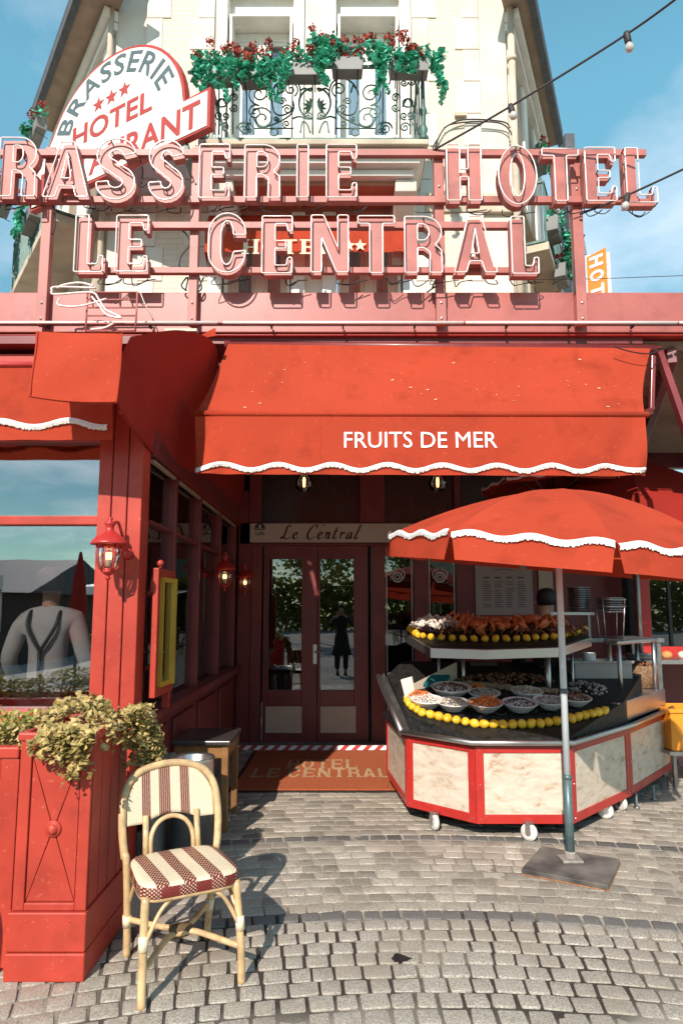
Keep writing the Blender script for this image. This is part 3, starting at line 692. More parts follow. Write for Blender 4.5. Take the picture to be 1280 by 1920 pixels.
for i, (x0, x1) in enumerate(ow):
    window(x0 + .02, x1 - .02, z2a, zw2 + .15, .92)
    hd = MB(); hd.box(x0, x1, YF + .16, YF + .38, zw2 + .15, z2b); hd.build('window_head', M['white_trim'], bl)
    ar = MB(); n_ = 10
    ar.tube([(x0 + (x1 - x0) * k / n_, YF + .15, zw2 + .10 + .10 * sin(pi * k / n_)) for k in range(n_ + 1)], .03, 6); ar.build('arched_head', M['white_trim'], bl)
    window(x0 + .02, x1 - .02, z1a, z1b - .02, .3)
    # moulded casing and arch below the balcony
    cs = MB()
    for e0, e1 in ((x0 - .16, x0), (x1, x1 + .16)): cs.box(e0, e1, YF - .06, YF + .01, 3.6, z1b)
    cs.build('window_casing', M['white_trim'], bl, bevel=.01)
    ar = MB(); 
    def arc(u, dz): return Vector((x0 - .16 + (x1 - x0 + .32) * u, YF - .07, z1b + dz + .12 * sin(pi * u)))
    ar.prism([arc(k / 12, .0) for k in range(13)] + [arc(k / 12, .14) for k in range(12, -1, -1)], (0, .08, 0)); fixn(ar.build('window_arch', M['white_trim'], bl))
    ks = MB(); c = (x0 + x1) / 2; ks.prism([(c - .08, YF - .13, z1b + .06), (c + .08, YF - .13, z1b + .06), (c + .12, YF - .13, z1b + .33), (c - .12, YF - .13, z1b + .33)], (0, .14, 0))
    fixn(ks.build('keystone', M['white_trim'], bl, bevel=.01))
    cs = MB()
    for e0, e1 in ((x0 - .13, x0), (x1, x1 + .13)): cs.box(e0, e1, YF - .05, YF + .01, 6.55, ZT - 1)
    cs.build('window_casing', M['white_trim'], bl, bevel=.01)
# balcony slab with mouldings and brackets
bx0, bx1 = at(372, 262, 6.6).x, at(803, 262, 6.6).x
for (y0, z0, z1_, e, mt) in ((6.58, 6.46, 6.525, .0, 'beige'), (6.63, 6.39, 6.457, -.03, 'white_trim'), (6.70, 6.33, 6.387, -.08, 'white_trim'), (6.80, 6.25, 6.327, -.14, 'white_trim')):
    s = MB(); s.box(bx0 - e, bx1 + e, y0, YF - .002, z0, z1_); s.build('balcony_slab', M[mt], bl, bevel=.012)
s = MB(); s.box(bx0 + .3, bx1 - .3, 6.9, YF - .003, 6.20, 6.247); s.build('balcony_soffit', mat('reddish_brown', (.40, .17, .11), .8), bl)  # underside coloured reddish brown
for xb in (bx0 + .22, bx1 - .22):
    s = MB(); pr_ = [(xb - .12, 6.85, 6.245), (xb - .12, YF - .01, 6.245), (xb - .12, YF - .01, 5.55), (xb - .12, YF - .10, 5.6), (xb - .12, YF - .2, 5.9), (xb - .12, 7.05, 6.06), (xb - .12, 6.88, 6.12)]
    s.prism(pr_, (.24, 0, 0)); fixn(s.build('balcony_bracket', M['stucco'], bl, bevel=.012))
# string course at first floor head (right and left of balcony)
for (xa, xb) in ((xl - .04, bx0 - .05), (bx1 + .06, xr + .04)):
    s = MB(); s.box(xa, xb, YF - .10, YF + .02, 6.30, 6.42); s.box(xa, xb, YF - .06, YF + .02, 6.20, 6.297); s.build('string_course', M['beige'], bl, bevel=.01)
# balcony railing of iron scrolls
YR = 6.63
CPX = 590.0
def rp(cx, cy, m):                         # motif drawn on the railing plane, m=-1 mirrors it
    px = 360 + cx / 4.923; py = 60 + cy / 4.923
    p = at(px, py, YR)
    cxw = at(CPX, 200, YR).x
    return Vector((cxw + (p.x - cxw) * m + (0 if m > 0 else 0), YR, p.z))
def spir(cx, cy, r, a0, turns, d, m, n=26):
    return [rp(cx + r * (1 - .82 * i / n) * cos(radians(a0) + d * turns * 2 * pi * i / n), cy + r * (1 - .82 * i / n) * sin(radians(a0) + d * turns * 2 * pi * i / n), m) for i in range(n + 1)]
rail = MB(); zt = at(590, 128, YR).z; zb = 6.535
for zz_ in (zb, zt): rail.box(bx0 + .06, bx1 - .06, YR - .015, YR + .015, zz_, zz_ + .03)
for xs in (bx0 + .07, bx1 - .07):
    for zz_ in (zb, zt): rail.box(xs - .015, xs + .015, YR + .016, YF - .05, zz_, zz_ + .03)
    for k in range(1, 7): rail.box(xs - .007, xs + .007, YR + k * .17, YR + k * .17 + .014, zb + .03, zt)
ro = rail.build('balcony_railing', M['iron'], bl)
for mm_ in (1, -1):
    for (cx, cy, r, a0, tn, d) in ((1042, 440, 50, -20, 1.6, -1), (910, 530, 72, 60, 1.5, -1), (620, 570, 105, 100, 1.7, 1), (585, 740, 70, -60, 1.6, -1), (650, 800, 120, 150, 1.7, 1),
                                   (1075, 780, 42, 180, 1.5, 1), (870, 850, 36, 90, 1.4, 1), (880, 715, 46, 200, 1.5, 1), (830, 640, 36, 0, 1.4, -1), (778, 800, 26, 0, 1.4, 1),
                                   (478, 890, 62, 200, 1.7, 1), (528, 915, 26, 180, 1.3, 1), (388, 606, 40, 180, 1.6, 1), (388, 700, 40, 180, 1.6, -1), (300, 880, 46, 200, 1.5, 1), (238, 460, 34, 0, 1.4, 1), (312, 470, 34, 180, 1.4, -1), (250, 770, 40, 60, 1.4, 1), (310, 775, 36, 120, 1.4, -1)):
        s = MB(); s.tube(spir(cx, cy, r, a0, tn, d, mm_), .0085, 5); s.build('iron_scroll', M['iron'], ro, smooth=True)
    s = MB()
    for pl in ([(575, 800), (610, 870), (690, 872), (800, 830), (900, 770), (940, 700), (930, 640)], [(742, 660), (735, 560), (790, 470), (890, 425), (975, 470), (1000, 560), (985, 640)], [(440, 430), (450, 480), (500, 480), (530, 430)],
               [(735, 640), (760, 740), (820, 770), (900, 740), (930, 700)], [(415, 890), (440, 850), (500, 835), (560, 870), (570, 940)], [(1000, 540), (1040, 520), (1090, 545), (1112, 520)], [(760, 520), (780, 490), (800, 560)],
               [(930, 800), (990, 780), (1060, 800), (1112, 790)], [(1000, 930), (1020, 830), (1060, 850), (1090, 930)], [(225, 690), (275, 615), (325, 690)]):
        s.tube(spline([rp(x, y, mm_) for x, y in pl], 5), .0095, 5)
    for x in (205, 250, 375, 505, 1112 if mm_ > 0 else 940): s.tube([rp(x, 400, mm_), rp(x, 945, mm_)], .009, 5)
    s.tube([rp(275 + 46 * cos(a * pi / 8), 655 + 38 * sin(a * pi / 8), mm_) for a in range(16)], .009, 5, closed=True)
    s.tube([rp(1112 - 125 * cos(a * pi / 16 - pi / 2), 660 + 140 * sin(a * pi / 16 - pi / 2), mm_) for a in range(17)], .011, 5)
    s.tube([rp(570, 890, mm_), rp(935, 890, mm_)], .008, 5); s.tube([rp(757 + 36 * cos(a * pi / 8), 925 + 34 * sin(a * pi / 8), mm_) for a in range(16)], .008, 5, closed=True)
    s.build('iron_scroll', M['iron'], ro, smooth=True)
    # leaf palmette
    s = MB()
    for an in (-80, -50, -20, 15, 45):
        c0 = rp(1105, 690, mm_); e = rp(1105 - 95 * cos(radians(an)), 690 + 95 * sin(radians(an)), mm_); mid = (c0 + e) / 2; pn = (e - c0).cross(Vector((0, 1, 0))).normalized() * .02
        s.add([c0, mid + pn, e, mid - pn, mid + Vector((0, -.02, 0))], [(0, 1, 4), (1, 2, 4), (2, 3, 4), (3, 0, 4)])
    s.build('iron_leaf', M['iron'], ro)
for xs in (bx0 + .05, bx1 - .05):
    s = MB(); s.lathe([(.055, 0), (.055, .05), (.03, .08), (.05, .14), (.028, .2), (.028, .3), (.045, .36), (.025, .42), (.02, .7), (.03, .78), (.018, .9), (.03, .95), (0.001, 1.0)], (xs, YR, zb - .01), 10)
    s.build('newel_post', M['iron'], ro, smooth=True)
# side balconies seen end-on
for (P, d, n, ta, tb, z0) in ((PL, dl, nl, .15, 2.3, 6.12), (PR, dr, nr, .55, 2.2, 6.1)):
    wdt = .62 if P is PL else .34
    s = MB(); a, b = P + d * ta, P + d * tb
    s.prism([a + n * .01 + Vector((0, 0, z0 - .1)), b + n * .01 + Vector((0, 0, z0 - .1)), b + n * wdt + Vector((0, 0, z0 - .1)), a + n * wdt + Vector((0, 0, z0 - .1))], (0, 0, .1)); fixn(s.build('side_balcony_slab', M['beige'], bl))
    s = MB(); o_ = n * (wdt - .04)
    for zz_ in (z0 + .02, z0 + .82): s.beam(a + o_ + Vector((0, 0, zz_)), b + o_ + Vector((0, 0, zz_)), .03); s.beam(a + o_ + Vector((0, 0, zz_)), a + n * .03 + Vector((0, 0, zz_)), .03)
    k = 0
    while k <= 36:
        q = a.lerp(b, k / 36) + o_; s.beam(q + Vector((0, 0, z0)), q + Vector((0, 0, z0 + .82)), .014); k += 1
    s.build('side_balcony_railing', M['iron'], bl)
# grey rooftop box beyond the right eave
q = at(1066, 265, 10.3); s = MB(); s.box(q.x - .10, q.x + .06, 10.2, 10.6, 6.2, q.z + .07); s.build('chimney_stack', M['slate'], bl)
# loose cables across the front
s = MB()
for pl in ([(814, 283), (822, 258), (838, 236), (870, 229), (905, 228), (940, 232), (958, 250), (966, 280), (968, 310)], [(832, 240), (860, 226), (900, 224), (945, 229), (955, 240)], [(808, 300), (812, 275), (822, 258)]):
    s.tube(spline([at(x, y, YF - .08) for x, y in pl], 5), .009, 5)
s.build('facade_cable', M['wire'], bl, smooth=True)

# ================================================================== GROUND FLOOR SHELL
YD, XS, YT, ZR = 7.75, -1.2, 4.0, 3.46     # door wall, side wall, terrace front, ceiling
tf = thing('brasserie_terrace', 'dark red glazed brasserie front with grooved corner pillar around the entrance', 'building', (-2.2, YT, 0))
# interior surfaces
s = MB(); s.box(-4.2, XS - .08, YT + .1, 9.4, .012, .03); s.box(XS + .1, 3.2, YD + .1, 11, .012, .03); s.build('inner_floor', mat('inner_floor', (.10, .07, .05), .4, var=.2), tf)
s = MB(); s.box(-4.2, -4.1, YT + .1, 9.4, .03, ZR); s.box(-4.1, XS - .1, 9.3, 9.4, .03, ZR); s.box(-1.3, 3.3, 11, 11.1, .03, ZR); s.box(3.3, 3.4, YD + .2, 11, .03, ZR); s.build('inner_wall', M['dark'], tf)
# terrace roof and ceiling
s = MB(); s.box(2.251, 5.6, 4.78, 4.95, ZR + .075, ZR + .14); s.box(-5.5, 2.25, 4.78, 4.95, ZR + .02, ZR + .14); s.box(-5.5, 2.25, 5.95, YF + .02, ZR + .02, ZR + .14)
for pl_ in ([(-5.5, 4.951), (-1.075, 4.951), (-.965, 5.949), (-5.5, 5.949)], [(-1.005, 4.951), (2.25, 4.951), (2.25, 5.949), (-.895, 5.949)]):   # unseen roof over the entrance added for shade, slit cut for a sun streak
    s.prism([(x, y, ZR + .02) for x, y in pl_], (0, 0, .12))
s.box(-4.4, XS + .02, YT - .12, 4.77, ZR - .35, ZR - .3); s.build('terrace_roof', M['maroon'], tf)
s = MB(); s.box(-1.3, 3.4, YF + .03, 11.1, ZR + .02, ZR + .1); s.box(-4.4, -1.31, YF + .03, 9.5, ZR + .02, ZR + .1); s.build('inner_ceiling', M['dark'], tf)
# corrugated ceiling to the right
s = MB(); n_ = 66
prof = []
for k in range(n_): prof.append(k)
def corr(u, v): 
    y = 4.80 + v * 3.6; return Vector((2.28 + u * 3.2, y, 3.50 + .024 * sin(v * 2 * pi * 26)))
s.grid(corr, 1, 360); s.build('corrugated_ceiling', mat('corrugated_sheet', (.36, .24, .17), .6, var=.15, scale=2), tf)
s = MB()
s.beam((2.50, 4.85, 3.42), (3.75, 8.28, 3.42), .07, .12); s.beam((2.72, 4.85, 3.40), (5.0, 8.28, 3.40), .10, .16); s.box(2.28, 5.6, 8.30, 8.42, 3.30, 3.55)
s.build('canopy_beam', M['maroon'], tf, bevel=.006)
s = MB(); s.beam(at(1232, 655, 4.85), at(1300, 850, 4.35), .045, .07); s.build('canopy_brace', M['maroon'], tf, bevel=.006)
# corner pillar with grooves
px0, px1 = at(192, 900, YT).x, XS + .005
w_ = (px1 - px0)
for k, (a, b) in enumerate(((0, .30), (.325, .66), (.685, 1.0))):
    s = MB(); s.box(px0 + w_ * a, px0 + w_ * b, YT - .06, YT + .10, .02, 3.05); s.build('pillar_board', M['red'], tf, bevel=.005)
s = MB(); s.box(px0 + .004, px1 - .006, YT - .045, YT + .09, .02, 3.05); s.build('pillar_core', M['maroon'], tf)
# left front window
zt_, zm0, zm1, zs = at(100, 830, YT).z, at(100, 985, YT).z, at(100, 968, YT).z, .93
XL0 = -3.6
s = MB(); s.box(XL0, px0, YT - .03, YT + .06, zm0, zm1); s.build('window_transom', M['red'], tf, bevel=.006)
s = MB(); s.box(XL0, px0, YT - .05, YT + .08, zt_, zt_ + .55); s.build('window_header', M['red'], tf, bevel=.006)
s = MB(); s.box(XL0, px0, YT - .09, YT + .10, zs - .07, zs); s.build('window_sill', M['red'], tf, bevel=.008)
s = MB(); s.box(XL0, px0, YT - .02, YT + .06, .02, zs - .072); s.build('window_apron', M['maroon'], tf)
for a, b in ((zm1, zt_), (zs, zm0)):
    s = MB(); s.box(XL0, px0, YT + .01, YT + .018, a, b); s.build('window_pane', M['glass_front'], tf)
for xm in (-2.62,):
    s = MB(); s.box(xm - .04, xm + .04, YT - .035, YT + .065, zs, zt_); s.build('window_mullion', M['red'], tf, bevel=.005)
# recessed side wall with panes
zh, zk = 2.47, .88
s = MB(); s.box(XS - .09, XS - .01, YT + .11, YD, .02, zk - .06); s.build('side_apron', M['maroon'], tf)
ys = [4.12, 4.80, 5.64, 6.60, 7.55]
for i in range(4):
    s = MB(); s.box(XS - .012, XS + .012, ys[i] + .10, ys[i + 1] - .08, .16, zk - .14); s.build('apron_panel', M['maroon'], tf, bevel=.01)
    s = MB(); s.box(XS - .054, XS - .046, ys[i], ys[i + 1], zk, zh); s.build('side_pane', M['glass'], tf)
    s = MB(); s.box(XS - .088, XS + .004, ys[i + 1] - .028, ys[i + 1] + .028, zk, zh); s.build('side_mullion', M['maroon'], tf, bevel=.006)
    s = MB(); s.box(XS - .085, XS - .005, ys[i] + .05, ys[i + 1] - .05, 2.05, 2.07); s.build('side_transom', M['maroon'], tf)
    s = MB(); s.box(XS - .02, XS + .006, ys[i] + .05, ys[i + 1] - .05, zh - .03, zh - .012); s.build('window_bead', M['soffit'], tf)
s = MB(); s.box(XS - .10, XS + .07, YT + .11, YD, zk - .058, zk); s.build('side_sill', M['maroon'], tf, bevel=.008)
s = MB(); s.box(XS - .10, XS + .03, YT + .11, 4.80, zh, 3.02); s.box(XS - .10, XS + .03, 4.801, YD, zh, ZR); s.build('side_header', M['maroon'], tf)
s = MB(); s.box(XS - .01, XS + .06, YT + .12, YD, .0, .20); s.build('plinth', M['grey_stone'], tf, bevel=.01)
# brasserie door wall
def D(px, py): return at(px, py, YD)
def dbox(mb, pxa, pya, pxb, pyb, y0, y1):
    a, b = D(pxa, pya), D(pxb, pyb); return mb.box(a.x, b.x, y0, y1, min(a.z, b.z), max(a.z, b.z))
xj0, xj1 = D(470, 1200).x, D(722, 1200).x
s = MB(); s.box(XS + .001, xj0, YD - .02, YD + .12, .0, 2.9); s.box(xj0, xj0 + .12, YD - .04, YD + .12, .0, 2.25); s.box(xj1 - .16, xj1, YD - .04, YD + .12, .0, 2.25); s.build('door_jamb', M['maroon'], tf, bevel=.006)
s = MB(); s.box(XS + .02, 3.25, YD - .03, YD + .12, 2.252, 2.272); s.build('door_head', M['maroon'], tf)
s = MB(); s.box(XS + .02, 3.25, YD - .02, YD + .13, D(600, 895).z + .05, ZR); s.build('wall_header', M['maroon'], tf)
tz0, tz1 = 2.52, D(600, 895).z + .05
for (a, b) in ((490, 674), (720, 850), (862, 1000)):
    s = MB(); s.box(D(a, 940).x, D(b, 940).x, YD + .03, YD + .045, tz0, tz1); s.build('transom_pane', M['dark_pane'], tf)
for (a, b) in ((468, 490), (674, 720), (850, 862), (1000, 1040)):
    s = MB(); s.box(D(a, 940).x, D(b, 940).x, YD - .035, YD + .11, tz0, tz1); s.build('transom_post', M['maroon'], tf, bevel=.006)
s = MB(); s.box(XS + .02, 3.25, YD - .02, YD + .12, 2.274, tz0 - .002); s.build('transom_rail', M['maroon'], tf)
# right windows beside the door
zc0 = .42
for (a, b) in ((722, 776), (803, 856)):
    xa, xb = D(a, 1150).x, D(b, 1150).x
    s = MB(); s.box(xa, xb, YD + .03, YD + .037, .35, 2.25); pn = s.build('side_light', M['glass_door'], tf)
    s = MB(); 
    for e in (xa + .015, xb - .025): s.box(e, e + .008, YD + .02, YD + .028, .36, 2.24)
    s.build('side_light_bead', M['steel'], pn)
    cx_, cz_ = (xa + xb) / 2 - .02, D(750, 1082).z
    em = MB(); em.tube([(cx_ + .055 * cos(k * pi / 8), YD + .026, cz_ + .055 * sin(k * pi / 8)) for k in range(16)], .010, 5, closed=True)
    em.tube([(cx_ + .026 * cos(k * pi / 5), YD + .026, cz_ + .026 * sin(k * pi / 5)) for k in range(10)], .007, 5, closed=True)
    for sg in (-1, 1): em.tube(spline([(cx_ + sg * .07, YD + .026, cz_ - .02), (cx_ + sg * .085, YD + .026, cz_ + .05), (cx_ + sg * .04, YD + .026, cz_ + .085), (cx_ + sg * .012, YD + .026, cz_ + .12)], 4), .007, 5)
    em.build('etched_emblem', mat('etched_glass', (.55, .56, .55), .7), pn)
for (a, b) in ((776, 803), (856, 1165)):
    s = MB(); s.box(D(a, 1150).x, D(b, 1150).x, YD - .03, YD + .12, .0, 2.25); s.build('wall_panel', M['maroon'], tf, bevel=.006)
s = MB(); s.box(xj1, D(776, 1150).x, YD - .02, YD + .10, 0, .35); s.box(D(803, 1150).x, D(856, 1150).x, YD - .02, YD + .10, 0, .35); s.build('wall_panel', M['maroon'], tf)
s = MB(); a, b = D(1006, 1075), D(1032, 1075); s.box(a.x, b.x, YD - .06, YD - .032, .9, 2.0); s.build('cream_post', M['cream'], tf)
# side terrace on the right: red post, sill and window
XRP = D(1160, 1150).x
s = MB(); s.box(XRP, XRP + .115, 7.2, 7.34, .0, 2.6); s.build('red_post', M['red_bright'], tf, bevel=.006)
s = MB(); zsil = at(1220, 1240, 7.25).z; s.box(XRP + .116, 5.6, 7.16, 7.4, zsil, zsil + .16); s.build('window_sill', M['red_bright'], tf, bevel=.008)
s = MB(); s.box(XRP + .116, 5.6, 7.22, 7.3, 0, zsil - .002); s.build('side_terrace_apron', M['maroon'], tf)
s = MB(); s.box(XRP + .116, 5.6, 7.25, 7.258, zsil + .16, 2.6); s.build('side_terrace_pane', M['glass_door'], tf)
s = MB(); s.box(XRP, 5.6, 7.2, 7.34, 2.602, 2.75); s.build('side_terrace_header', M['maroon'], tf)
s = MB(); s.box(XRP + .2, 5.6, 9.6, 9.7, 0.03, 2.6); s.build('inner_wall', M['dark'], tf)
for xm in (XRP + .32, XRP + .62):
    s = MB(); s.box(xm, xm + .03, 7.23, 7.28, zsil + .16, 2.6); s.build('side_terrace_mullion', M['black'], tf)

# ------------------------------------------------------------------ entrance door, two leaves
dr_ = thing('entrance_door', 'closed maroon double door with tall panes and beige lower panels', 'door', (0, YD, 0))
for (pa, pb, ga, gb, ba, bb) in ((493, 594, 503, 565, 498, 566), (595, 690, 600, 663, 600, 667)):
    xa, xb = D(pa, 1200).x, D(pb, 1200).x; g0, g1 = D(ga, 1200).x, D(gb, 1200).x; zg0, zg1 = D(600, 1294).z, D(600, 1048).z
    y0, y1 = YD - .01, YD + .05
    s = MB(); s.box(xa, g0, y0, y1, .02, 2.25); s.box(g1, xb, y0, y1, .02, 2.25); s.box(g0, g1, y0, y1, zg1, 2.25); s.box(g0, g1, y0, y1, .02, zg0)
    leaf = s.build('door_leaf', M['maroon'], dr_, bevel=.004)
    s = MB(); s.box(g0, g1, YD + .018, YD + .025, zg0, zg1); s.build('door_pane', M['glass_door'], leaf)
    s = MB(); b0, b1 = D(ba, 1350), D(bb, 1350); s.box(b0.x, b1.x, y0 - .012, y0 - .001, D(600, 1374).z, D(600, 1324).z); s.build('door_panel', M['cream'], leaf, bevel=.006)
    s = MB(); 
    for e in (g0 - .018, g1 + .002): s.box(e, e + .016, y0 - .012, y0 - .001, zg0 - .02, zg1 + .02)
    s.box(g0, g1, y0 - .012, y0 - .001, zg0 - .02, zg0 - .002); s.box(g0, g1, y0 - .012, y0 - .001, zg1 + .002, zg1 + .02)
    s.build('pane_bead', M['maroon'], leaf)
s = MB(); a, b = D(587, 1208), D(594, 1245); s.box(a.x, b.x, YD - .02, YD - .011, b.z, a.z); hp = s.build('handle_plate', M['steel'], dr_, bevel=.002)
s = MB(); c = D(590.5, 1222); s.tube([(c.x, YD - .02, c.z), (c.x, YD - .06, c.z), (c.x + .10, YD - .06, c.z)], .008, 6); s.build('handle', M['steel'], hp, smooth=True)
# cream name board over the door
nb = thing('name_board', 'cream board with brush lettered brasserie name over the entrance door', 'sign', D(600, 1018))
zb0, zb1 = D(600, 1018).z, D(600, 983).z; xb0, xb1 = D(470, 1000).x, D(905, 1000).x
s = MB(); s.box(xb0, xb1, YD - .075, YD - .045, zb0, zb1); s.build('board', M['cream'], nb, bevel=.004)
def brush(mb, word, x0, z0, h, adv, y, wd):
    x = x0
    for ch in word:
        if ch == ' ': x += adv * .75; continue
        st, w_ = BRUSH[ch]
        for pl in st:
            P = spline([Vector((px_, py_, 0)) for px_, py_ in pl], 5)
            n_ = len(P)
            for i in range(n_):
                pass
            vs = []
            for i, p in enumerate(P):
                a = P[max(0, i - 1)]; b = P[min(n_ - 1, i + 1)]; d = (b - a); d = d.normalized() if d.length > 1e-6 else Vector((1, 0, 0))
                nn = Vector((-d.y, d.x, 0)); wv = wd * (.35 + .75 * abs(d.x * .35 + d.y * -.9)) * (.55 + .45 * sin(pi * min(1, max(0, i / (n_ - 1)))))
                for sg in (1, -1):
                    q = p + nn * (wv * sg / 2); vs.append(Vector((x + (q.x + q.y * .12) * h, y - (i % 3) * .0002, z0 + q.y * h)))
            mb.add(vs, [(2 * i, 2 * i + 1, 2 * i + 3, 2 * i + 2) for i in range(n_ - 1)])
        x += w_ * h + adv
    return x
s = MB(); hz = zb1 - zb0
xe = brush(s, 'Le', D(528, 1000).x, zb0 + hz * .18, hz * .72, .022, YD - .078, .15)
brush(s, 'Central', D(575, 1000).x, zb0 + hz * .18, hz * .74, .019, YD - .078, .15)
c = D(607, 986); s.ball((c.x, YD - .078, c.z - .004), .008, 6, 4)
s.build('brush_lettering', M['fan_red'] if False else mat('sign_ink', (.05, .012, .012), .5), nb, thick=.002)
s = MB(); e = D(489, 990); s.add([(e.x + x * .06, YD - .0775, e.z - .03 + z * .075) for x, z in ((-1, 0), (-1, .45), (-.6, .9), (0, 1.05), (.6, .9), (1, .45), (1, 0))], [(0, 1, 2, 3, 4, 5, 6)])
for k in range(-2, 3): pass
eo = s.build('brewery_emblem', mat('emblem_ink', (.03, .035, .05), .5), nb, thick=.002)
vs, fs = text_data('Leffe', .02, .01); x0_, x1_, y0_, y1_ = extent(vs); sc_ = .105 / (x1_ - x0_)
s = MB(); s.add([(e.x - .052 + (p.x - x0_) * sc_, YD - .078 - p.z * .05, e.z - .092 + p.y * sc_) for p in vs], fs); s.build('emblem_lettering', mat('sign_ink2', (.05, .015, .015), .5), nb)
s = MB(); s.box(e.x - .015, e.x + .015, YD - .081, YD - .0795, e.z - .022, e.z + .03); s.box(e.x - .05, e.x + .05, YD - .081, YD - .0795, e.z - .018, e.z - .012); s.build('emblem_window', M['cream'], nb)

# ------------------------------------------------------------------ fascia
fa = thing('roof_fascia', 'long glossy brick red metal fascia along the terrace roof edge', 'fascia', (0, 4.7, 3.5))
zf0, zf1 = at(640, 606, 4.7).z, at(640, 548, 4.7).z
jx = [-5.0, at(80, 580, 4.7).x, at(357, 580, 4.7).x, at(820, 580, 4.7).x, at(1081, 580, 4.7).x, 5.2]
for i in range(5):
    s = MB(); s.box(jx[i] + .002, jx[i + 1] - .002, 4.70, 4.78, zf0, zf1); s.build('fascia_panel', M['fascia'], fa, bevel=.006)
s = MB(); s.box(-5, 5.2, 4.722, 4.80, zf0 - .06, zf0 - .002); s.build('fascia_lip', M['fascia'], fa, bevel=.006)
s = MB(); s.box(-5, 5.2, 4.74, 4.84, at(640, 629, 4.74).z, zf0 - .062); s.build('fascia_drip', M['red_bright'], fa, bevel=.004)
zt0 = at(640, 605, 4.63).z
nt_ = thing('neon_strip', 'long thin white neon tube strung along the fascia', 'neon tube', (0, 4.63, zt0))
xs_ = [-3.4, at(205, 600, 4.63).x, at(403, 600, 4.63).x]
for a, b in ((-3.4, at(408, 600, 4.63).x), (at(418, 600, 4.63).x, at(868, 600, 4.63).x), (at(872, 600, 4.63).x, at(1268, 600, 4.63).x), (at(1272, 600, 4.63).x, 3.6)):
    s = MB(); s.tube([(a, 4.63, zt0), (b, 4.63, zt0)], .0125, 8); s.build('tube', M['neon'], nt_, smooth=True)
    for k in range(3):
        x = a + (b - a) * (.2 + .3 * k); s = MB(); s.box(x - .006, x + .006, 4.635, 4.70, zt0 - .02, zt0 + .004); s.build('clip', M['wire'], nt_)
# ================================================================== NEON SIGN
YL = 4.52
sg = thing('neon_letter_sign', 'two rows of large red channel letters edged with unlit neon tubes on a frame', 'sign', (0, 4.66, zf1))
for (pa, pb, ya, yb) in ((79, 98, 280, 610), (357, 374, 280, 610), (814, 833, 285, 610), (1072, 1092, 290, 610)):
    a, b = at(pa, ya, 4.66), at(pb, yb, 4.66); xc = (at(pa, 450, 4.66).x + at(pb, 450, 4.66).x) / 2; hw = (pb - pa) / 2 * 4.66 / F_PX
    s = MB(); s.box(xc - hw, xc + hw, 4.632, 4.697, b.z, a.z); po = s.build('post', M['sign_red'], sg, bevel=.003)
    for zz_ in (b.z + .04, b.z + .16, a.z - .3):
        s = MB(); s.lathe([(.008, 0), (.008, .008), (.0, .010)], (xc, 4.632, zz_), 6, axis=(0, -1, 0)); s.build('bolt', M['steel_dark'], po)
for (pa, pb, ya, yb) in ((-130, 1210, 281, 293), (-130, 1196, 369, 381), (150, 958, 417, 429), (150, 985, 502, 513)):
    a, b = at(pa, ya, 4.6), at(pb, yb, 4.6)
    s = MB(); s.box(a.x, b.x, 4.588, 4.630, b.z, a.z); s.build('rail', M['sign_red'], sg, bevel=.003)
LET = [('B', -82, -14, 264, 372), ('R', 4, 73, 264, 373), ('A', 88, 172, 272, 374), ('S', 184, 258, 270, 378), ('S', 282, 348, 272, 378), ('E', 376, 432, 277, 376), ('R', 460, 526, 278, 376), ('I', 557, 578, 278, 376), ('E', 612, 668, 278, 376),
       ('H', 836, 900, 278, 382), ('O', 932, 1003, 282, 386), ('T', 1014, 1082, 285, 382), ('E', 1094, 1150, 283, 382), ('L', 1168, 1224, 285, 386),
       ('L', 146, 199, 408, 514), ('E', 221, 280, 410, 514), ('C', 392, 461, 408, 514), ('E', 493, 549, 410, 516), ('N', 583, 652, 410, 516), ('T', 671, 739, 410, 516), ('R', 758, 827, 412, 516), ('A', 848, 928, 412, 516), ('L', 956, 1005, 412, 518)]
def resample(c, step):
    out = []; n = len(c)
    for i in range(n):
        a, b = Vector((*c[i], 0)), Vector((*c[(i + 1) % n], 0)); k = max(1, int((b - a).length / step))
        for j in range(k): out.append(tuple(a.lerp(b, j / k)[:2]))
    return out
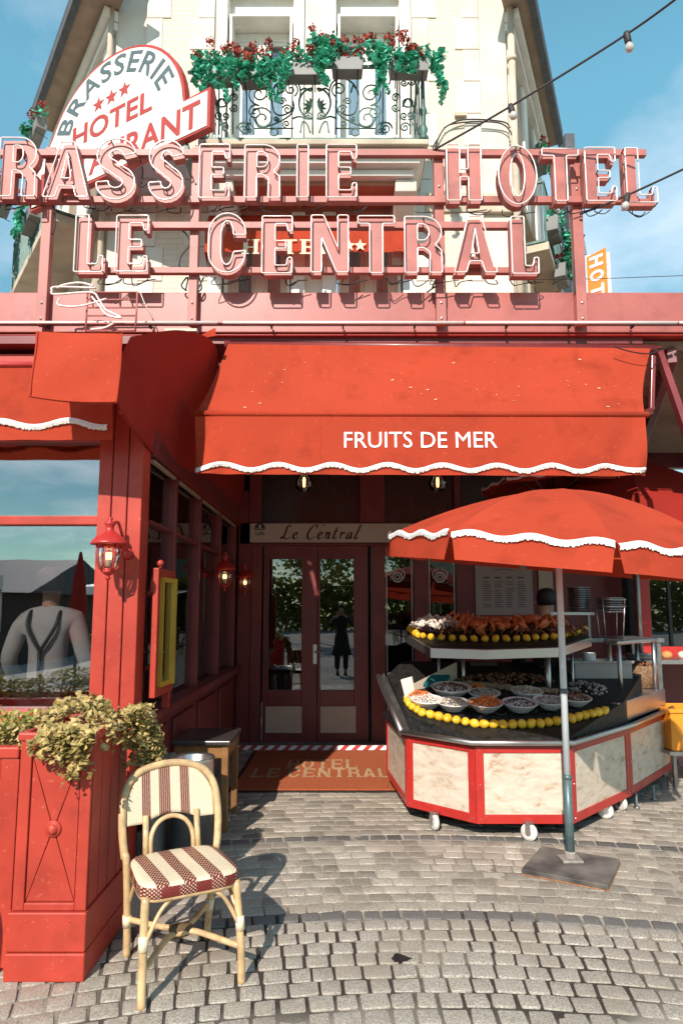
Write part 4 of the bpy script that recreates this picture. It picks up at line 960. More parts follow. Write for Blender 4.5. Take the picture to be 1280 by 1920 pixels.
for li, (ch, xa, xb, ya, yb) in enumerate(LET):
    pc = at((xa + xb) / 2, (ya + yb) / 2, YL); hgt = at(0, ya, YL).z - at(0, yb, YL).z; zb_ = at(0, yb, YL).z
    sc = (YL * CT + (pc.z - CAM_H) * ST) / F_PX; wd = (xb - xa) * sc; x0 = pc.x - wd / 2
    w_ = wd / hgt; cs = glyph(ch, w_, min(w_, .215) if ch != 'I' else w_, .135)
    s = MB(); put(s, fill(cs, .062 / hgt), lambda p: Vector((x0 + p.x * hgt, YL + .062 - p.z * hgt, zb_ + p.y * hgt)))
    lo = s.build('letter', M['sign_red'], sg)
    s = MB(); yt_ = YL - .036 - U(0, .006); jit_ = U(-.003, .003)
    for c in cs:
        P = [Vector((x0 + x * hgt + jit_, yt_, zb_ + y * hgt + jit_)) for x, y in c]
        # rounded corners for the bent glass
        Q = []
        n_ = len(P)
        for i in range(n_):
            a, b, d = P[i - 1], P[i], P[(i + 1) % n_]
            la, ld = (a - b).length, (d - b).length; e = min(.012, la * .4, ld * .4)
            if la < 1e-4 or ld < 1e-4: continue
            p0, p2 = b + (a - b).normalized() * e, b + (d - b).normalized() * e
            Q += [p0, (p0 + p2) / 4 + b / 2, p2]
        s.tube(Q, .0055, 6, closed=True)
    s.build('neon_tube', M['neon'], lo, smooth=True)
    for k in range(4):
        s = MB(); c = random.choice(cs); x, y = random.choice(c); q = Vector((x0 + x * hgt, yt_ + .003, zb_ + y * hgt)); s.tube([q, q + Vector((0, .05, 0))], .005, 5); s.build('tube_support', M['wire'], lo)
    s = MB()
    for k in range(2):
        xx = x0 + U(0, wd); s.tube(spline([(xx, 4.6, zb_ + .02), (xx + U(-.03, .03), 4.58, zb_ - U(.02, .06)), (xx + U(.04, .12), 4.60, zb_ - U(.0, .04)), (xx + U(.08, .2), 4.61, zb_ + .01)], 4), .004, 4)
    s.build('letter_wire', M['wire'], lo)
s = MB()
for pl in ([(325, 420), (350, 440), (355, 460), (340, 480), (336, 500)], [(100, 380), (104, 420), (98, 440)], [(372, 515), (378, 540), (370, 546), (382, 520)], [(350, 545), (340, 535), (352, 520), (348, 545)], [(820, 520), (810, 540), (825, 530), (800, 548)], [(260, 290), (268, 320), (265, 350), (280, 340)],
           [(1075, 390), (1076, 400), (1086, 404)], [(1095, 440), (1080, 475), (1076, 500), (1078, 548), (1100, 560)]):
    s = MB(); s.tube(spline([at(x, y, 4.64) for x, y in pl], 5), .006, 5); s.build('sign_cable', M['wire'], sg, smooth=True)
# small broken neon figure on a ladder shaped bracket
lf = thing('neon_bracket', 'small ladder shaped wire bracket holding loose bent neon tubes over the fascia', 'bracket', at(215, 620, 4.5))
s = MB(); Y_ = 4.50
for x in (165, 258): s.tube([at(x, 547, Y_), at(x - 4, 621, Y_)], .007, 5)
for y in (548, 562, 577, 592, 607, 620): s.tube([at(165 - (y - 547) * .05, y, Y_), at(258 - (y - 547) * .05, y, Y_)], .006, 5)
s.build('wire_frame', M['sign_red'], lf, smooth=True)
s = MB()
for pl in ([(180, 540), (105, 538), (98, 545), (104, 552), (170, 548), (185, 560), (198, 580), (222, 592), (226, 596), (200, 590), (186, 572), (172, 556)], [(112, 560), (110, 572), (150, 574), (200, 560)], [(175, 536), (150, 530), (120, 534), (108, 540)], [(170, 618), (195, 615), (212, 607)]):
    s.tube(spline([at(x, y, 4.46) for x, y in pl], 5), .0075, 6)
s.build('neon_tube', M['neon'], lf, smooth=True)
s = MB(); s.tube(spline([at(262, 545, 4.55), at(272, 570, 4.55), at(286, 596, 4.6)], 5), .004, 4); s.build('loose_wire', M['neon'], lf)

# ================================================================== AWNINGS
def fringe(name, parent, fn, x0, x1, lam, amp, hgt, ph=0.0, n=260):
    """wavy white fringe; fn(x, dz) gives the point on the cloth x along, dz above wave centre"""
    s = MB(); top, mid, low = [], [], []
    for i in range(n + 1):
        x = x0 + (x1 - x0) * i / n; w = amp * sin(2 * pi * x / lam + ph)
        top.append(fn(x, w + hgt * .5)); mid.append(fn(x, w) + Vector((0, -.012, 0))); low.append(fn(x, w - hgt * (.38 + .32 * R())) + Vector((0, -.004, 0)))
    vs = top + mid + low; m = n + 1
    s.add(vs, [(i, i + m, i + m + 1, i + 1) for i in range(n)] + [(i + m, i + 2 * m, i + 2 * m + 1, i + m + 1) for i in range(n)])
    return s.build(name, M['fringe'], parent)
ma = thing('entrance_awning', 'wide orange red awning lettered FRUITS DE MER above the entrance', 'awning', (0.6, 4.74, 3.4))
TL, TR_, BL_, BR_ = at(428, 644, 4.74), at(1219, 652, 4.74), at(366, 777, 4.40), at(1208, 779, 4.40)
VL, VR = at(366, 889, 4.375), at(1209, 893, 4.375)
def cloth(u, v):
    p = TL.lerp(TR_, u).lerp(BL_.lerp(BR_, u), v)
    k = .035 * sin(pi * v) * (0.6 + .4 * cos(u * 2 * pi)); q = p + Vector((0, .4 * k, -k))
    if u > .9: q.x -= (u - .9) / .1 * .03 * sin(pi * min(1, v * 1.0))
    q.z += .004 * sin(u * 23 + v * 3) * sin(pi * v)
    return q
s = MB(); s.grid(cloth, 60, 16); s.build('canvas', M['canvas'], ma, smooth=True)
s = MB(); s.tube([BL_ + Vector((-.02, .0, .005)), BR_ + Vector((.025, 0, .005))], .021, 10); s.build('front_bar', M['canvas'], ma, smooth=True)
s = MB(); s.tube([TL + Vector((-.03, .03, .0)), TR_ + Vector((.05, .03, .0))], .035, 8); s.build('roller_tube', M['maroon'], ma, smooth=True)
def valance(u, v):
    p = BL_.lerp(BR_, u).lerp(VL.lerp(VR, u), v)
    e = max(0, 1 - u / .10) + max(0, 1 - (1 - u) / .12)
    p.y += .018 * sin(u * 37 + 1.3 * v) * v * .35 - .006 + e * .05 * v * sin(v * 3 + u * 60)
    p.z += .0
    return p
s = MB(); s.grid(valance, 120, 12); s.build('valance', M['canvas'], ma, smooth=True)
zc = at(640, 875.5, 4.37).z; zc2 = at(1200, 879, 4.37).z
def vfn(x, dz):
    u = (x - VL.x) / (VR.x - VL.x); z = zc + (zc2 - zc) * u + dz; v = (BL_.z - z) / (BL_.z - VL.z)
    p = valance(min(1, max(0, u)), min(1.0, v)); return Vector((x, p.y - .008, z))
lam = 104.5 * 4.37 / F_PX
fringe('fringe', ma, vfn, VL.x + .002, VR.x - .004, lam, .020, .033, ph=2.55, n=520)
vs, fs = text_data('FRUITS DE MER', .004, .0, 1.0); ex = extent(vs); ta, tb = at(645, 838, 4.36), at(932, 808, 4.36)
k = (tb.x - ta.x) / (ex[1] - ex[0]); kz = (tb.z - ta.z) / (ex[3])
def onval(x, z):
    u = (x - VL.x) / (VR.x - VL.x); v = (BL_.z - z) / (BL_.z - VL.z); return valance(u, v).y
s = MB(); s.add([Vector((ta.x + (p.x - ex[0]) * k, onval(ta.x + (p.x - ex[0]) * k, ta.z + p.y * kz) - .0045 - p.z * .2, ta.z + p.y * kz)) for p in vs], fs); s.build('lettering', M['white_print'], ma)
s = MB()
for pxs in (600, 957):
    x = at(pxs, 830, 4.37).x; u = (x - VL.x) / (VR.x - VL.x)
    for i in range(8):
        a, b = valance(u, i / 8), valance(u, (i + 1) / 8); o_ = Vector((0, -.004, 0)); w_ = Vector((.004, 0, 0)); s.add([a + o_ - w_, a + o_ + w_, b + o_ + w_, b + o_ - w_], [(0, 1, 2, 3)])
s.build('seam', M['canvas'], ma)
s = MB()
for k in range(34):
    u, v = (U(.35, .98), U(.12, .85)) if k > 6 else (U(.05, .4), U(.15, .9)); c = cloth(u, v); r0 = random.choice((.003, .004, .005, .008))
    du = (cloth(u + .01, v) - c).normalized(); dv = (cloth(u, v + .01) - c).normalized(); nn = du.cross(dv).normalized()
    if nn.z < 0: nn = -nn
    s.add([c + nn * .004 + du * (r0 * 1.5 * cos(a) * U(.6, 1.2)) + dv * (r0 * sin(a) * U(.6, 1.1)) for a in [i * pi / 4 for i in range(8)]], [tuple(range(8))])
s.build('bird_droppings', mat('dropping', (.60, .30, .20), .9, var=.3, scale=9), ma)['kind'] = 'stuff'
for (a, e) in ((TL + Vector((.25, .02, -.08)), BL_ + Vector((.22, .02, -.02))), (TR_ + Vector((.02, .02, -.06)), BR_ + Vector((-.10, .03, -.02)))):
    s = MB(); mid = a.lerp(e, .5) + Vector((.12, .12, -.14)); s.beam(a, mid, .03, .045); s.beam(mid, e, .03, .045); s.build('folding_arm', M['maroon'], ma, bevel=.004)
# terrace awning on the left
la = thing('terrace_awning', 'orange red awning with white wavy fringe over the left terrace window', 'awning', (-2.2, 4.6, 3.35))
a0, a1 = at(-420, 684, 3.78), at(211, 684, 3.78); c0, c1 = at(-420, 826, 3.755), at(211, 825, 3.755); t0 = Vector((a0.x, 4.60, 3.36)); t1 = Vector((a1.x, 4.60, 3.36))
s = MB(); s.grid(lambda u, v: t0.lerp(t1, u).lerp(a0.lerp(a1, u), v) + Vector((0, 0, -.03 * sin(pi * v))), 24, 10); s.build('canvas', M['canvas'], la, smooth=True)
s = MB(); s.tube([a0, a1], .02, 8); s.build('front_bar', M['red_bright'], la, smooth=True)
def lval(u, v):
    p = a0.lerp(a1, u).lerp(c0.lerp(c1, u), v); p.y += .006 * sin(u * 40) * v - .004; return p
s = MB(); s.grid(lval, 60, 8); s.build('valance', M['canvas'], la, smooth=True)
zl = at(100, 794, 3.74).z
fringe('fringe', la, lambda x, dz: Vector((x, lval((x - a0.x) / (a1.x - a0.x), .8).y - .008, zl + dz)), a0.x, a1.x - .003, 135 * 3.74 / F_PX, .019, .035, ph=1.0, n=420)
# square flap and cheek cloth at the terrace corner
fl = thing('corner_flap', 'square orange red canvas flap hanging at the terrace corner', 'awning flap', at(150, 750, 3.42))
q = [at(68, 621, 3.50), at(231, 627, 3.50), at(221, 757, 3.38), at(55, 745, 3.38)]
def flap(u, v):
    p = q[0].lerp(q[1], u).lerp(q[3].lerp(q[2], u), v); p.y += -.02 * sin(pi * u) * sin(pi * v) + .008 * sin(5 * u + 6 * v); p.z -= .010 * sin(pi * u) * v; return p
s = MB(); s.grid(flap, 24, 18); s.build('canvas', M['canvas'], fl, smooth=True)
s = MB(); s.tube([flap(.995, i / 10) + Vector((0, -.004, 0)) for i in range(11)], .005, 5); s.tube([flap(i / 10, .985) + Vector((0, -.004, 0)) for i in range(11)], .004, 5); s.tube([flap(.02, i / 10) + Vector((0, -.004, 0)) for i in range(11)], .004, 5); s.build('hem', M['canvas'], fl, smooth=True)
ck = thing('side_awning_cloth', 'red canvas side panel with shade in its colour, stretched above the recessed side windows', 'awning', (-1.15, 4.7, 2.5))
topc = [(-1.165, 3.53, q[1].z - .0), (-1.02, 4.10, 3.29), (-.92, 4.66, 3.42), (-1.04, 5.6, 3.43), (-1.08, 6.7, 3.43), (-1.1, 7.70, 3.43)]
botc = [(-1.165, 3.42, q[2].z - .03), (-1.185, 3.98, 2.50), (-1.185, 4.66, 2.475), (-1.185, 5.6, 2.475), (-1.185, 6.7, 2.475), (-1.185, 7.70, 2.475)]
tC, bC = spline(topc, 6), spline(botc, 6)
def cheek(u, v):
    f = u * (len(tC) - 1); i = min(int(f), len(tC) - 2); p = tC[i].lerp(tC[i + 1], f - i); r = bC[i].lerp(bC[i + 1], f - i); k = p.lerp(r, v); k.x -= .05 * sin(pi * v) * (1 - u); return k
s = MB(); s.grid(cheek, 48, 16); s.build('canvas', M['canvas_shaded'], ck, smooth=True)
s = MB(); s.tube([cheek(i / 40, 1) for i in range(41)], .012, 6); s.build('hem', M['canvas_shaded'], ck, smooth=True)
s = MB(); a, b = at(368, 633, 4.55), at(406, 618, 4.55); s.grid(lambda u, v: Vector((a.x + (b.x - a.x) * u, 4.55 + .03 * cos(u * 3), a.z + (b.z - a.z) * v * (.4 + .6 * u))), 8, 4); s.build('folded_edge', M['canvas'], ck, smooth=True)
s = MB(); s.box(*sorted((at(312, 622, 4.6).x, at(372, 622, 4.6).x)), 4.55, 4.60, at(0, 626, 4.6).z, at(0, 621, 4.6).z); s.build('slat_end', M['cream'], ck)
# first floor awning with serif lettering
ha = thing('hotel_awning', 'small red window awning lettered HOTEL with white stars behind the neon letters', 'awning', (-.1, YF, 5.9))
h = [at(392, 404, 7.38), at(752, 404, 7.38), at(756, 432, 7.05), at(385, 432, 7.05)]; hv = [at(756, 472, 7.03), at(383, 472, 7.03)]
s = MB(); s.grid(lambda u, v: h[0].lerp(h[1], u).lerp(h[3].lerp(h[2], u), v), 20, 6); s.build('canvas', M['canvas'], ha, smooth=True)
s = MB(); s.grid(lambda u, v: h[3].lerp(h[2], u).lerp(hv[1].lerp(hv[0], u), v) + Vector((0, .012 * sin(u * 50) * v, 0)), 80, 4); s.build('valance', M['canvas'], ha, smooth=True)
for (xa, xb) in ((h[0], h[3]), (h[1], h[2])):
    s = MB(); s.add([xa, xb, Vector((xb.x, xb.y, hv[0].z)), Vector((xa.x, xa.y, hv[0].z))], [(0, 1, 2, 3)]); s.build('side_cheek', M['canvas'], ha, thick=.003)
cs_all = []; 
wd_, tot = block_word('HOTEL', w=.62, st=.19, b=.10, gap=.2)
p0, p1 = at(456, 476, 7.01), at(628, 449, 7.01); kx = (p1.x - p0.x) / tot; kz = p1.z - p0.z
s = MB()
for ch, cs in wd_:
    put(s, fill(cs, .01), lambda p: Vector((p0.x + p.x * kx, 7.012 - p.z * .2, p0.z + p.y * kz)))
    mn = min(x for c in cs for x, y in c); mx_ = max(x for c in cs for x, y in c)
    ys_ = (0, 1)
    feet = {'H': (mn + .095, mx_ - .095), 'T': ((mn + mx_) / 2,), 'E': (mn + .095,), 'L': (mn + .095,), 'O': ()}[ch]
    for fx in feet:
        for y0 in ((-.004, .93) if ch != 'T' else (-.004,)): put(s, fill([[(fx - .17, y0), (fx + .17, y0), (fx + .17, y0 + .08), (fx - .17, y0 + .08)]], .01), lambda p: Vector((p0.x + p.x * kx, 7.010 - p.z * .2, p0.z + p.y * kz)))
pp_ = mat('pale_print', (.80, .62, .42), .7); s.build('lettering', pp_, ha)
for sx_ in (654, 675):
    s = MB(); c = at(sx_, 460, 7.01); put(s, fill(star(0, 0, .075), .002), lambda p: Vector((c.x + p.x, 7.012 - p.z, c.z + p.y))); s.build('star', pp_, ha)


# ================================================================== FAN SHAPED SIGN
fd = Vector((1.8, -1, 0)).normalized(); fn_ = Vector((-1, -1.8, 0)).normalized(); P0 = at(397, 165, 6.0); P0.z = 0
def fp(u, v, o=0.0): return P0 - fd * u + Vector((0, 0, v)) + fn_ * o      # u leftward along the plate
fs_ = thing('fan_sign', 'fan shaped cream sign with red rim lettered BRASSERIE HOTEL RESTAURANT under three stars', 'sign', fp(1.3, 6.1))
def outline(e):
    pts = [(-.0 + e, 6.20 + e * .6), (.0 + e, 6.63 - e), (.33 + e * .6, 6.62 - e * .6)]
    pts += [(1.38 - (1.05 - e) * cos(radians(a)), 6.60 + (1.01 - e) * sin(radians(a))) for a in range(4, 166, 6)]
    pts += [(2.62 - e, 6.60 - e * .3), (2.70 - e, 6.14 + e)]
    return pts
s = MB(); s.prism([fp(u, v, -.06) for u, v in outline(0)], fn_ * .075); fixn(s.build('rim', M['fan_red'], fs_))
s = MB(); s.prism([fp(u, v, .016) for u, v in outline(.035)], fn_ * .006); fixn(s.build('face', M['fan_face'], fs_))
def fword(word, u0, u1, v0, v1, mt, nm):
    vs, fs = text_data(word, .006, .020, 1.02); ex = extent(vs); k = (u0 - u1) / (ex[1] - ex[0]); kz = (v1 - v0) / ex[3]
    s = MB(); s.add([fp(u0 - (p.x - ex[0]) * k, v0 + p.y * kz, .0235 + p.z * .5) for p in vs], fs); s.build(nm, M[mt], fs_)
fword('HOTEL', 2.0, .78, 6.69, 6.93, 'fan_red', 'lettering'); fword('RESTAURANT', 2.52, .12, 6.26, 6.54, 'fan_red', 'lettering')
vs, fs = text_data('BRASSERIE', .006, .015, 1.12); ex = extent(vs); tot = ex[1] - ex[0]
s = MB()
def onarc(p):
    a = radians(166 - (p.x - ex[0]) / tot * 136); r = .68 + p.y / ex[3] * .23
    return fp(1.38 + r * 1.04 * -cos(pi - a), 6.60 + r * sin(a), .0235 + p.z * .5)
def onarc2(p):
    a = radians(160 - (1 - (p.x - ex[0]) / tot) * 139); r = .70 + p.y / ex[3] * .23
    return fp(1.38 + r * 1.04 * cos(a), 6.62 + r * sin(a), .0235 + p.z * .5)
s.add([onarc2(p) for p in vs], fs); s.build('lettering', M['fan_grey'], fs_)
for k, (u, v) in enumerate(((1.60, 7.07), (1.40, 7.08), (1.20, 7.09))):
    s = MB(); put(s, fill(star(0, 0, .095), .003), lambda p: fp(u - p.x, v + p.y, .0235 + p.z)); s.build('star', M['fan_red'], fs_)
s = MB(); s.beam(fp(.35, 6.98, -.05), at(385, 118, 6.9), .03); s.beam(fp(.1, 6.55, -.05), at(388, 175, 6.9), .03); s.beam(fp(2.2, 6.9, -.05), Vector((xl - .05, YF + .02, 6.9)), .04); s.build('bracket', M['iron'], fs_)
s = MB(); s.box(*sorted((fp(.3, 0).x - .04, fp(.3, 0).x + .0)), fp(.3, 0).y + .05, fp(.3, 0).y + .4, 6.0, 6.18); s.build('mount', M['iron'], fs_)
# vertical orange sign
os_ = thing('orange_hotel_sign', 'narrow orange hanging sign with white sideways letters at the right side front', 'sign', at(1118, 545, 9.0))
c0_, c1_ = at(1097, 480, 9.0), at(1142, 472, 8.75)
s = MB(); s.prism([Vector((c0_.x, 9.0, 4.4)), Vector((c0_.x, 9.0, c0_.z)), Vector((c1_.x, 8.75, c1_.z)), Vector((c1_.x, 8.75, 4.4))], (.03, .06, 0)); fixn(s.build('edge', M['white_trim'], os_))
e_ = (c1_ - c0_); e_.z = 0; eu = e_.normalized(); en = Vector((eu.y, -eu.x, 0)); wd_ = e_.length
def op(x, z, o): return Vector((c0_.x, 9.0, 0)) + eu * (x * wd_) + en * o + Vector((0, 0, z))
s = MB(); s.add([op(.04, 4.42, .004), op(.86, 4.42, .004), op(.86, c0_.z + .01, .004), op(.04, c0_.z - .03, .004)], [(0, 1, 2, 3)]); s.build('face', M['orange_sign'], os_, thick=.002)
zc_ = c0_.z - .06
for ch in 'HOTEL':
    s = MB(); cs = glyph(ch, .8 if ch != 'L' else .7, .22, .2)
    put(s, fill(cs, .01), lambda p: op(.16 + p.y * .56, zc_ - p.x * .20, .009 + p.z * .2)); s.build('letter', M['white_print'], os_); zc_ -= .215
s = MB(); s.beam(op(.0, c0_.z + .02, 0), Vector((op(0, 0, 0).x - .1, 9.0, c0_.z + .75)), .035); s.build('hanger', M['steel_dark'], os_)

# ================================================================== PARASOLS
def parasol(root, cx, cy, zp, Rr, z0, ta, tb, rot, vl, n=8, canvas='canvas', fr=True, pole_r=.02, zfoot=0.0, lamk=2.0, prof=1.75):
    def zr(x, y): return z0 + ta * (x - cx) + tb * (y - cy)
    def vert(k): an = rot + 2 * pi * k / n; return cx + Rr * sin(an) * -1, cy - Rr * cos(an)
    def P(k, t, rho):
        a, b = vert(k), vert(k + 1); x, y = a[0] + (b[0] - a[0]) * t, a[1] + (b[1] - a[1]) * t
        X, Y = cx + (x - cx) * rho, cy + (y - cy) * rho
        z = zr(x, y) + (zp - zr(x, y)) * (1 - rho ** prof) - .03 * sin(pi * t) * rho * sin(pi * min(1, rho * .9))
        return Vector((X, Y, z))
    for k in range(n):
        s = MB(); s.grid(lambda u, v: P(k, u, max(v, .001)), 10, 12); s.build('canopy_panel', M[canvas], root, smooth=True)
        a, b = P(k, 0, 1), P(k, 1, 1); out = Vector(((a + b).x / 2 - cx, (a + b).y / 2 - cy, 0)).normalized(); L_w = (b - a).length
        def V(u, v): 
            e = .03 * v * (1 if u < .5 else -1) * abs(2 * u - 1) ** 6
            return a.lerp(b, u) + (b - a).normalized() * (e * L_w * .8) + out * (.012 + .02 * v + .012 * sin(u * 9 + k) * v) - Vector((0, 0, vl * v))
        s = MB(); s.grid(V, 20, 5); va = s.build('valance', M[canvas], root, smooth=True)
        if fr:
            m = 150; tp, md, lw = [], [], []
            for i in range(m + 1):
                u = i / m; w = .012 * sin(2 * pi * lamk * u + k) ; bb = V(u, 0) + out * .006
                tp.append(bb + Vector((0, 0, w + .008))); md.append(bb + out * .012 + Vector((0, 0, w - .006))); lw.append(bb + out * .01 + Vector((0, 0, w - .020 - .012 * R())))
            s = MB(); M1 = m + 1; s.add(tp + md + lw, [(i, i + M1, i + M1 + 1, i + 1) for i in range(m)] + [(i + M1, i + 2 * M1, i + 2 * M1 + 1, i + M1 + 1) for i in range(m)]); s.build('fringe', M['fringe'], va)
        s = MB(); rb = [P(k, 0, r_) - Vector((0, 0, .014)) for r_ in (.02, .3, .6, .85, .99)]; s.tube(rb, .007, 5)
        s.tube([P(k, 0, .52) - Vector((0, 0, .018)), Vector((cx, cy, zp - .36))], .006, 5); s.build('rib', M['steel_dark'] if canvas == 'canvas' else M['wire'], root, smooth=True)
    s = MB(); s.lathe([(.05, -.03), (.045, -.004), (.03, .006), (.001, .012)], (cx, cy, zp - .004), 12); s.build('top_cap', M['canvas'], root, smooth=True)
    s = MB(); s.lathe([(.022, -.03), (.04, -.03), (.04, .03), (.022, .03)], (cx, cy, zp - .36), 10); s.build('runner', M['black'], root)
pm = thing('parasol', 'open orange red parasol with white wavy fringe on a pole beside the seafood cart', 'parasol', (1.354, 4.154, 0))
pcx, pcy = 1.352, 4.154
parasol(pm, pcx, pcy, 2.255, 1.03, 1.892, -.089, .077, radians(3.5), .145, lamk=2.6)
s = MB(); s.tube([(pcx, pcy, .5), (pcx, pcy, 2.24)], .0205, 12); s.build('upper_pole', M['pole_white'], pm, smooth=True)
s = MB(); s.tube([(pcx, pcy, .03), (pcx, pcy, .515)], .026, 12); s.lathe([(.027, .5), (.029, .505), (.029, .52), (.021, .525)], (pcx, pcy, 0), 12); s.build('lower_pole', M['pole_green'], pm, smooth=True)
s = MB(); s.lathe([(.0215, .0), (.027, .01), (.027, .02), (.0215, .03)], (pcx, pcy, 1.0), 12); s.build('collar', M['pole_green'], pm, smooth=True)
pb = thing('weight_slab', 'weathered square dark slab with rusty edge holding the parasol pole', 'parasol weight', (1.34, 4.11, 0))
bc = [gp(977, 1641), gp(1140, 1673), gp(1162, 1622), gp(1015, 1597)]
m_base = mat('weathered_slab', (.035, .032, .03), .7, scale=5, col2=(.19, .17, .145), bump=.2, bscale=30)
s = MB(); s.prism([Vector((p.x, p.y, .008)) for p in bc], (0, 0, .028)); fixn(s.build('slab', m_base, pb, bevel=.004))
s = MB(); s.prism([Vector((p.x * 1.004 - .004, p.y * 1.004 - .015, .003)) for p in bc], (0, 0, .010)); fixn(s.build('rusty_edge', mat('rust', (.34, .15, .06), .85, var=.3, scale=20), pb))
s = MB(); s.box(pcx - .06, pcx + .06, pcy - .055, pcy + .055, .0365, .050); s.lathe([(.034, .05), (.034, .085), (.028, .09)], (pcx, pcy, 0), 12); s.build('socket', mat('worn_plate', (.34, .31, .27), .6, metal=.3, var=.2, scale=30), pb, bevel=.003)
p2 = thing('parasol', 'small orange parasol seen from below with its ribs showing between awning and front parasol', 'parasol', (2.24, 6.95, 0))
parasol(p2, 2.24, 6.95, 3.0, .72, 2.80, .0, -.03, radians(10), .06, fr=True, lamk=2, prof=1.3)
s = MB(); s.tube([(2.24, 6.95, .02), (2.24, 6.95, 2.98)], .02, 8); s.build('pole', M['steel_dark'], p2, smooth=True)
s = MB(); s.lathe([(.25, .0), (.25, .05), (.05, .07), (.03, .2)], (2.24, 6.95, 0), 12); s.build('foot', M['black'], p2)
p3 = thing('parasol', 'dark red parasol in shade at the right edge behind the others', 'parasol', (3.05, 6.9, 0))
parasol(p3, 3.05, 6.9, 3.08, 1.25, 2.46, 0, 0, radians(22), .22, canvas='canvas_shaded', fr=False, prof=1.25)
s = MB(); s.tube([(3.05, 6.9, .02), (3.05, 6.9, 3.05)], .024, 8); s.build('pole', M['steel_dark'], p3, smooth=True)
s = MB(); s.lathe([(.28, .0), (.28, .05), (.05, .07), (.03, .2)], (3.05, 6.9, 0), 12); s.build('foot', M['black'], p3)
# ================================================================== SEAFOOD CART
ct = thing('seafood_cart', 'angular seafood cart with red framed marble panels, steel rim, raised shelf and white castors', 'food cart', (1.5, 5.3, 0))
A, B, C_, Dp, E_ = [Vector(p) for p in ((.469, 5.017, 0), (.892, 4.618, 0), (1.534, 4.618, 0), (2.208, 5.296, 0), (2.975, 6.199, 0))]
Fp, Gp, Lp = Vector((2.45, 6.65, 0)), Vector((.55, 6.35, 0)), Vector((.385, 5.95, 0))
foot = [A, B, C_, Dp, E_, Fp, Gp, Lp]
Z0, Z1 = .10, .60
cen = Vector((1.5, 5.5, 0))
def shrink(P, k): return [p + (cen - p).normalized() * k for p in P]
s = MB(); s.prism([p + Vector((0, 0, Z0 + .01)) for p in shrink(foot, .03)], (0, 0, Z1 - Z0 - .02)); fixn(s.build('cabinet', M['black'], ct))
faces = [(A, B), (B, C_), (C_, Dp), (Dp, E_), (Lp, A)]
for (a, b) in faces:
    d = (b - a).normalized(); n = Vector((d.y, -d.x, 0)); L = (b - a).length; fw, up = .058, Vector((0, 0, 1))
    def q(u, z, o): return a + d * u + n * o + up * z
    s = MB()
    for (u0, u1, z0, z1) in ((.003, fw, Z0, Z1), (L - fw, L - .003, Z0, Z1), (fw, L - fw, Z0, Z0 + fw), (fw, L - fw, Z1 - fw * .8, Z1)):
        s.prism([q(u0, z0, 0), q(u1, z0, 0), q(u1, z1, 0), q(u0, z1, 0)], -n * .03)
    fo = fixn(s.build('panel_frame', M['red_bright'], ct, bevel=.002))
    s = MB(); s.prism([q(fw, Z0 + fw, -.008), q(L - fw, Z0 + fw, -.008), q(L - fw, Z1 - fw * .8, -.008), q(fw, Z1 - fw * .8, -.008)], -n * .018); fixn(s.build('marble_panel', M['marble'], fo))
    s = MB()
    for u in (.03, L - .03):
        for z in (Z0 + .03, (Z0 + Z1) / 2, Z1 - .03): s.lathe([(.005, 0), (.003, .003), (.0001, .004)], q(u, z, 0), 6, axis=n)
    s.build('screw', M['steel'], fo)
# rim and inclined display
ZRIM = .625
rim_p = [p + (p - cen).normalized() * .035 for p in foot]
s = MB(); s.tube([p + Vector((0, 0, ZRIM)) for p in rim_p[:5]], .020, 8); s.tube([rim_p[0] + Vector((0, 0, ZRIM)), rim_p[7] + Vector((-.03, 0, .93))], .024, 8); s.build('steel_rim', M['steel'], ct, smooth=True)
s = MB(); s.prism([p + Vector((0, 0, Z1 + .001)) for p in rim_p], (0, 0, .016)); fixn(s.build('counter_edge', M['black'], ct))
def dz(y): return .645 + (y - 4.62) * .225
wet = mat('wet_display_bed', (.008, .008, .008), .55, var=.5, scale=30, bump=.6, bscale=50, col2=(.03, .03, .028), spec=.3)
s = MB(); tp = [Vector((p.x, p.y, max(ZRIM + .01, dz(p.y)))) for p in shrink(foot, .02)]
tp[4] = Vector((2.62, 5.95, dz(5.95))); tp[5] = Vector((2.3, 6.3, dz(6.3)))
s.prism([Vector((p.x, p.y, Z1 + .017)) for p in tp], (0, 0, .004)); n_ = len(tp)
s.add([Vector((p.x, p.y, Z1 + .018)) for p in tp] + tp, [(i, (i + 1) % n_, n_ + (i + 1) % n_, n_ + i) for i in range(n_)] + [tuple(range(n_, 2 * n_))]); fixn(s.build('display_bed', wet, ct))
s = MB(); a, b = rim_p[0] + Vector((0, 0, ZRIM)), rim_p[7] + Vector((-.03, 0, .93)); s.prism([a + Vector((-.01, 0, -.03)), b + Vector((-.01, 0, -.05)), b + Vector((.05, 0, .01)), a + Vector((.06, .02, .01))], (0, 0, .02)); fixn(s.build('side_rim_plate', M['steel_dark'], ct))
s = MB(); s.prism([Lp + Vector((.02, 0, .6)), Gp + Vector((0, 0, .6)), Gp + Vector((0, 0, .98)), Lp + Vector((.02, 0, .95))], (.0, .02, 0)); fixn(s.build('back_board', M['cream'], ct))
a, b = at(770, 1296, 5.55), at(855, 1255, 5.75); s = MB(); s.prism([a + Vector((0, 0, -.05)), b + Vector((0, 0, -.08)), b + Vector((0, 0, .06)), a + Vector((0, 0, .05))], (.012, .02, 0)); fixn(s.build('side_board', M['cream'], ct))
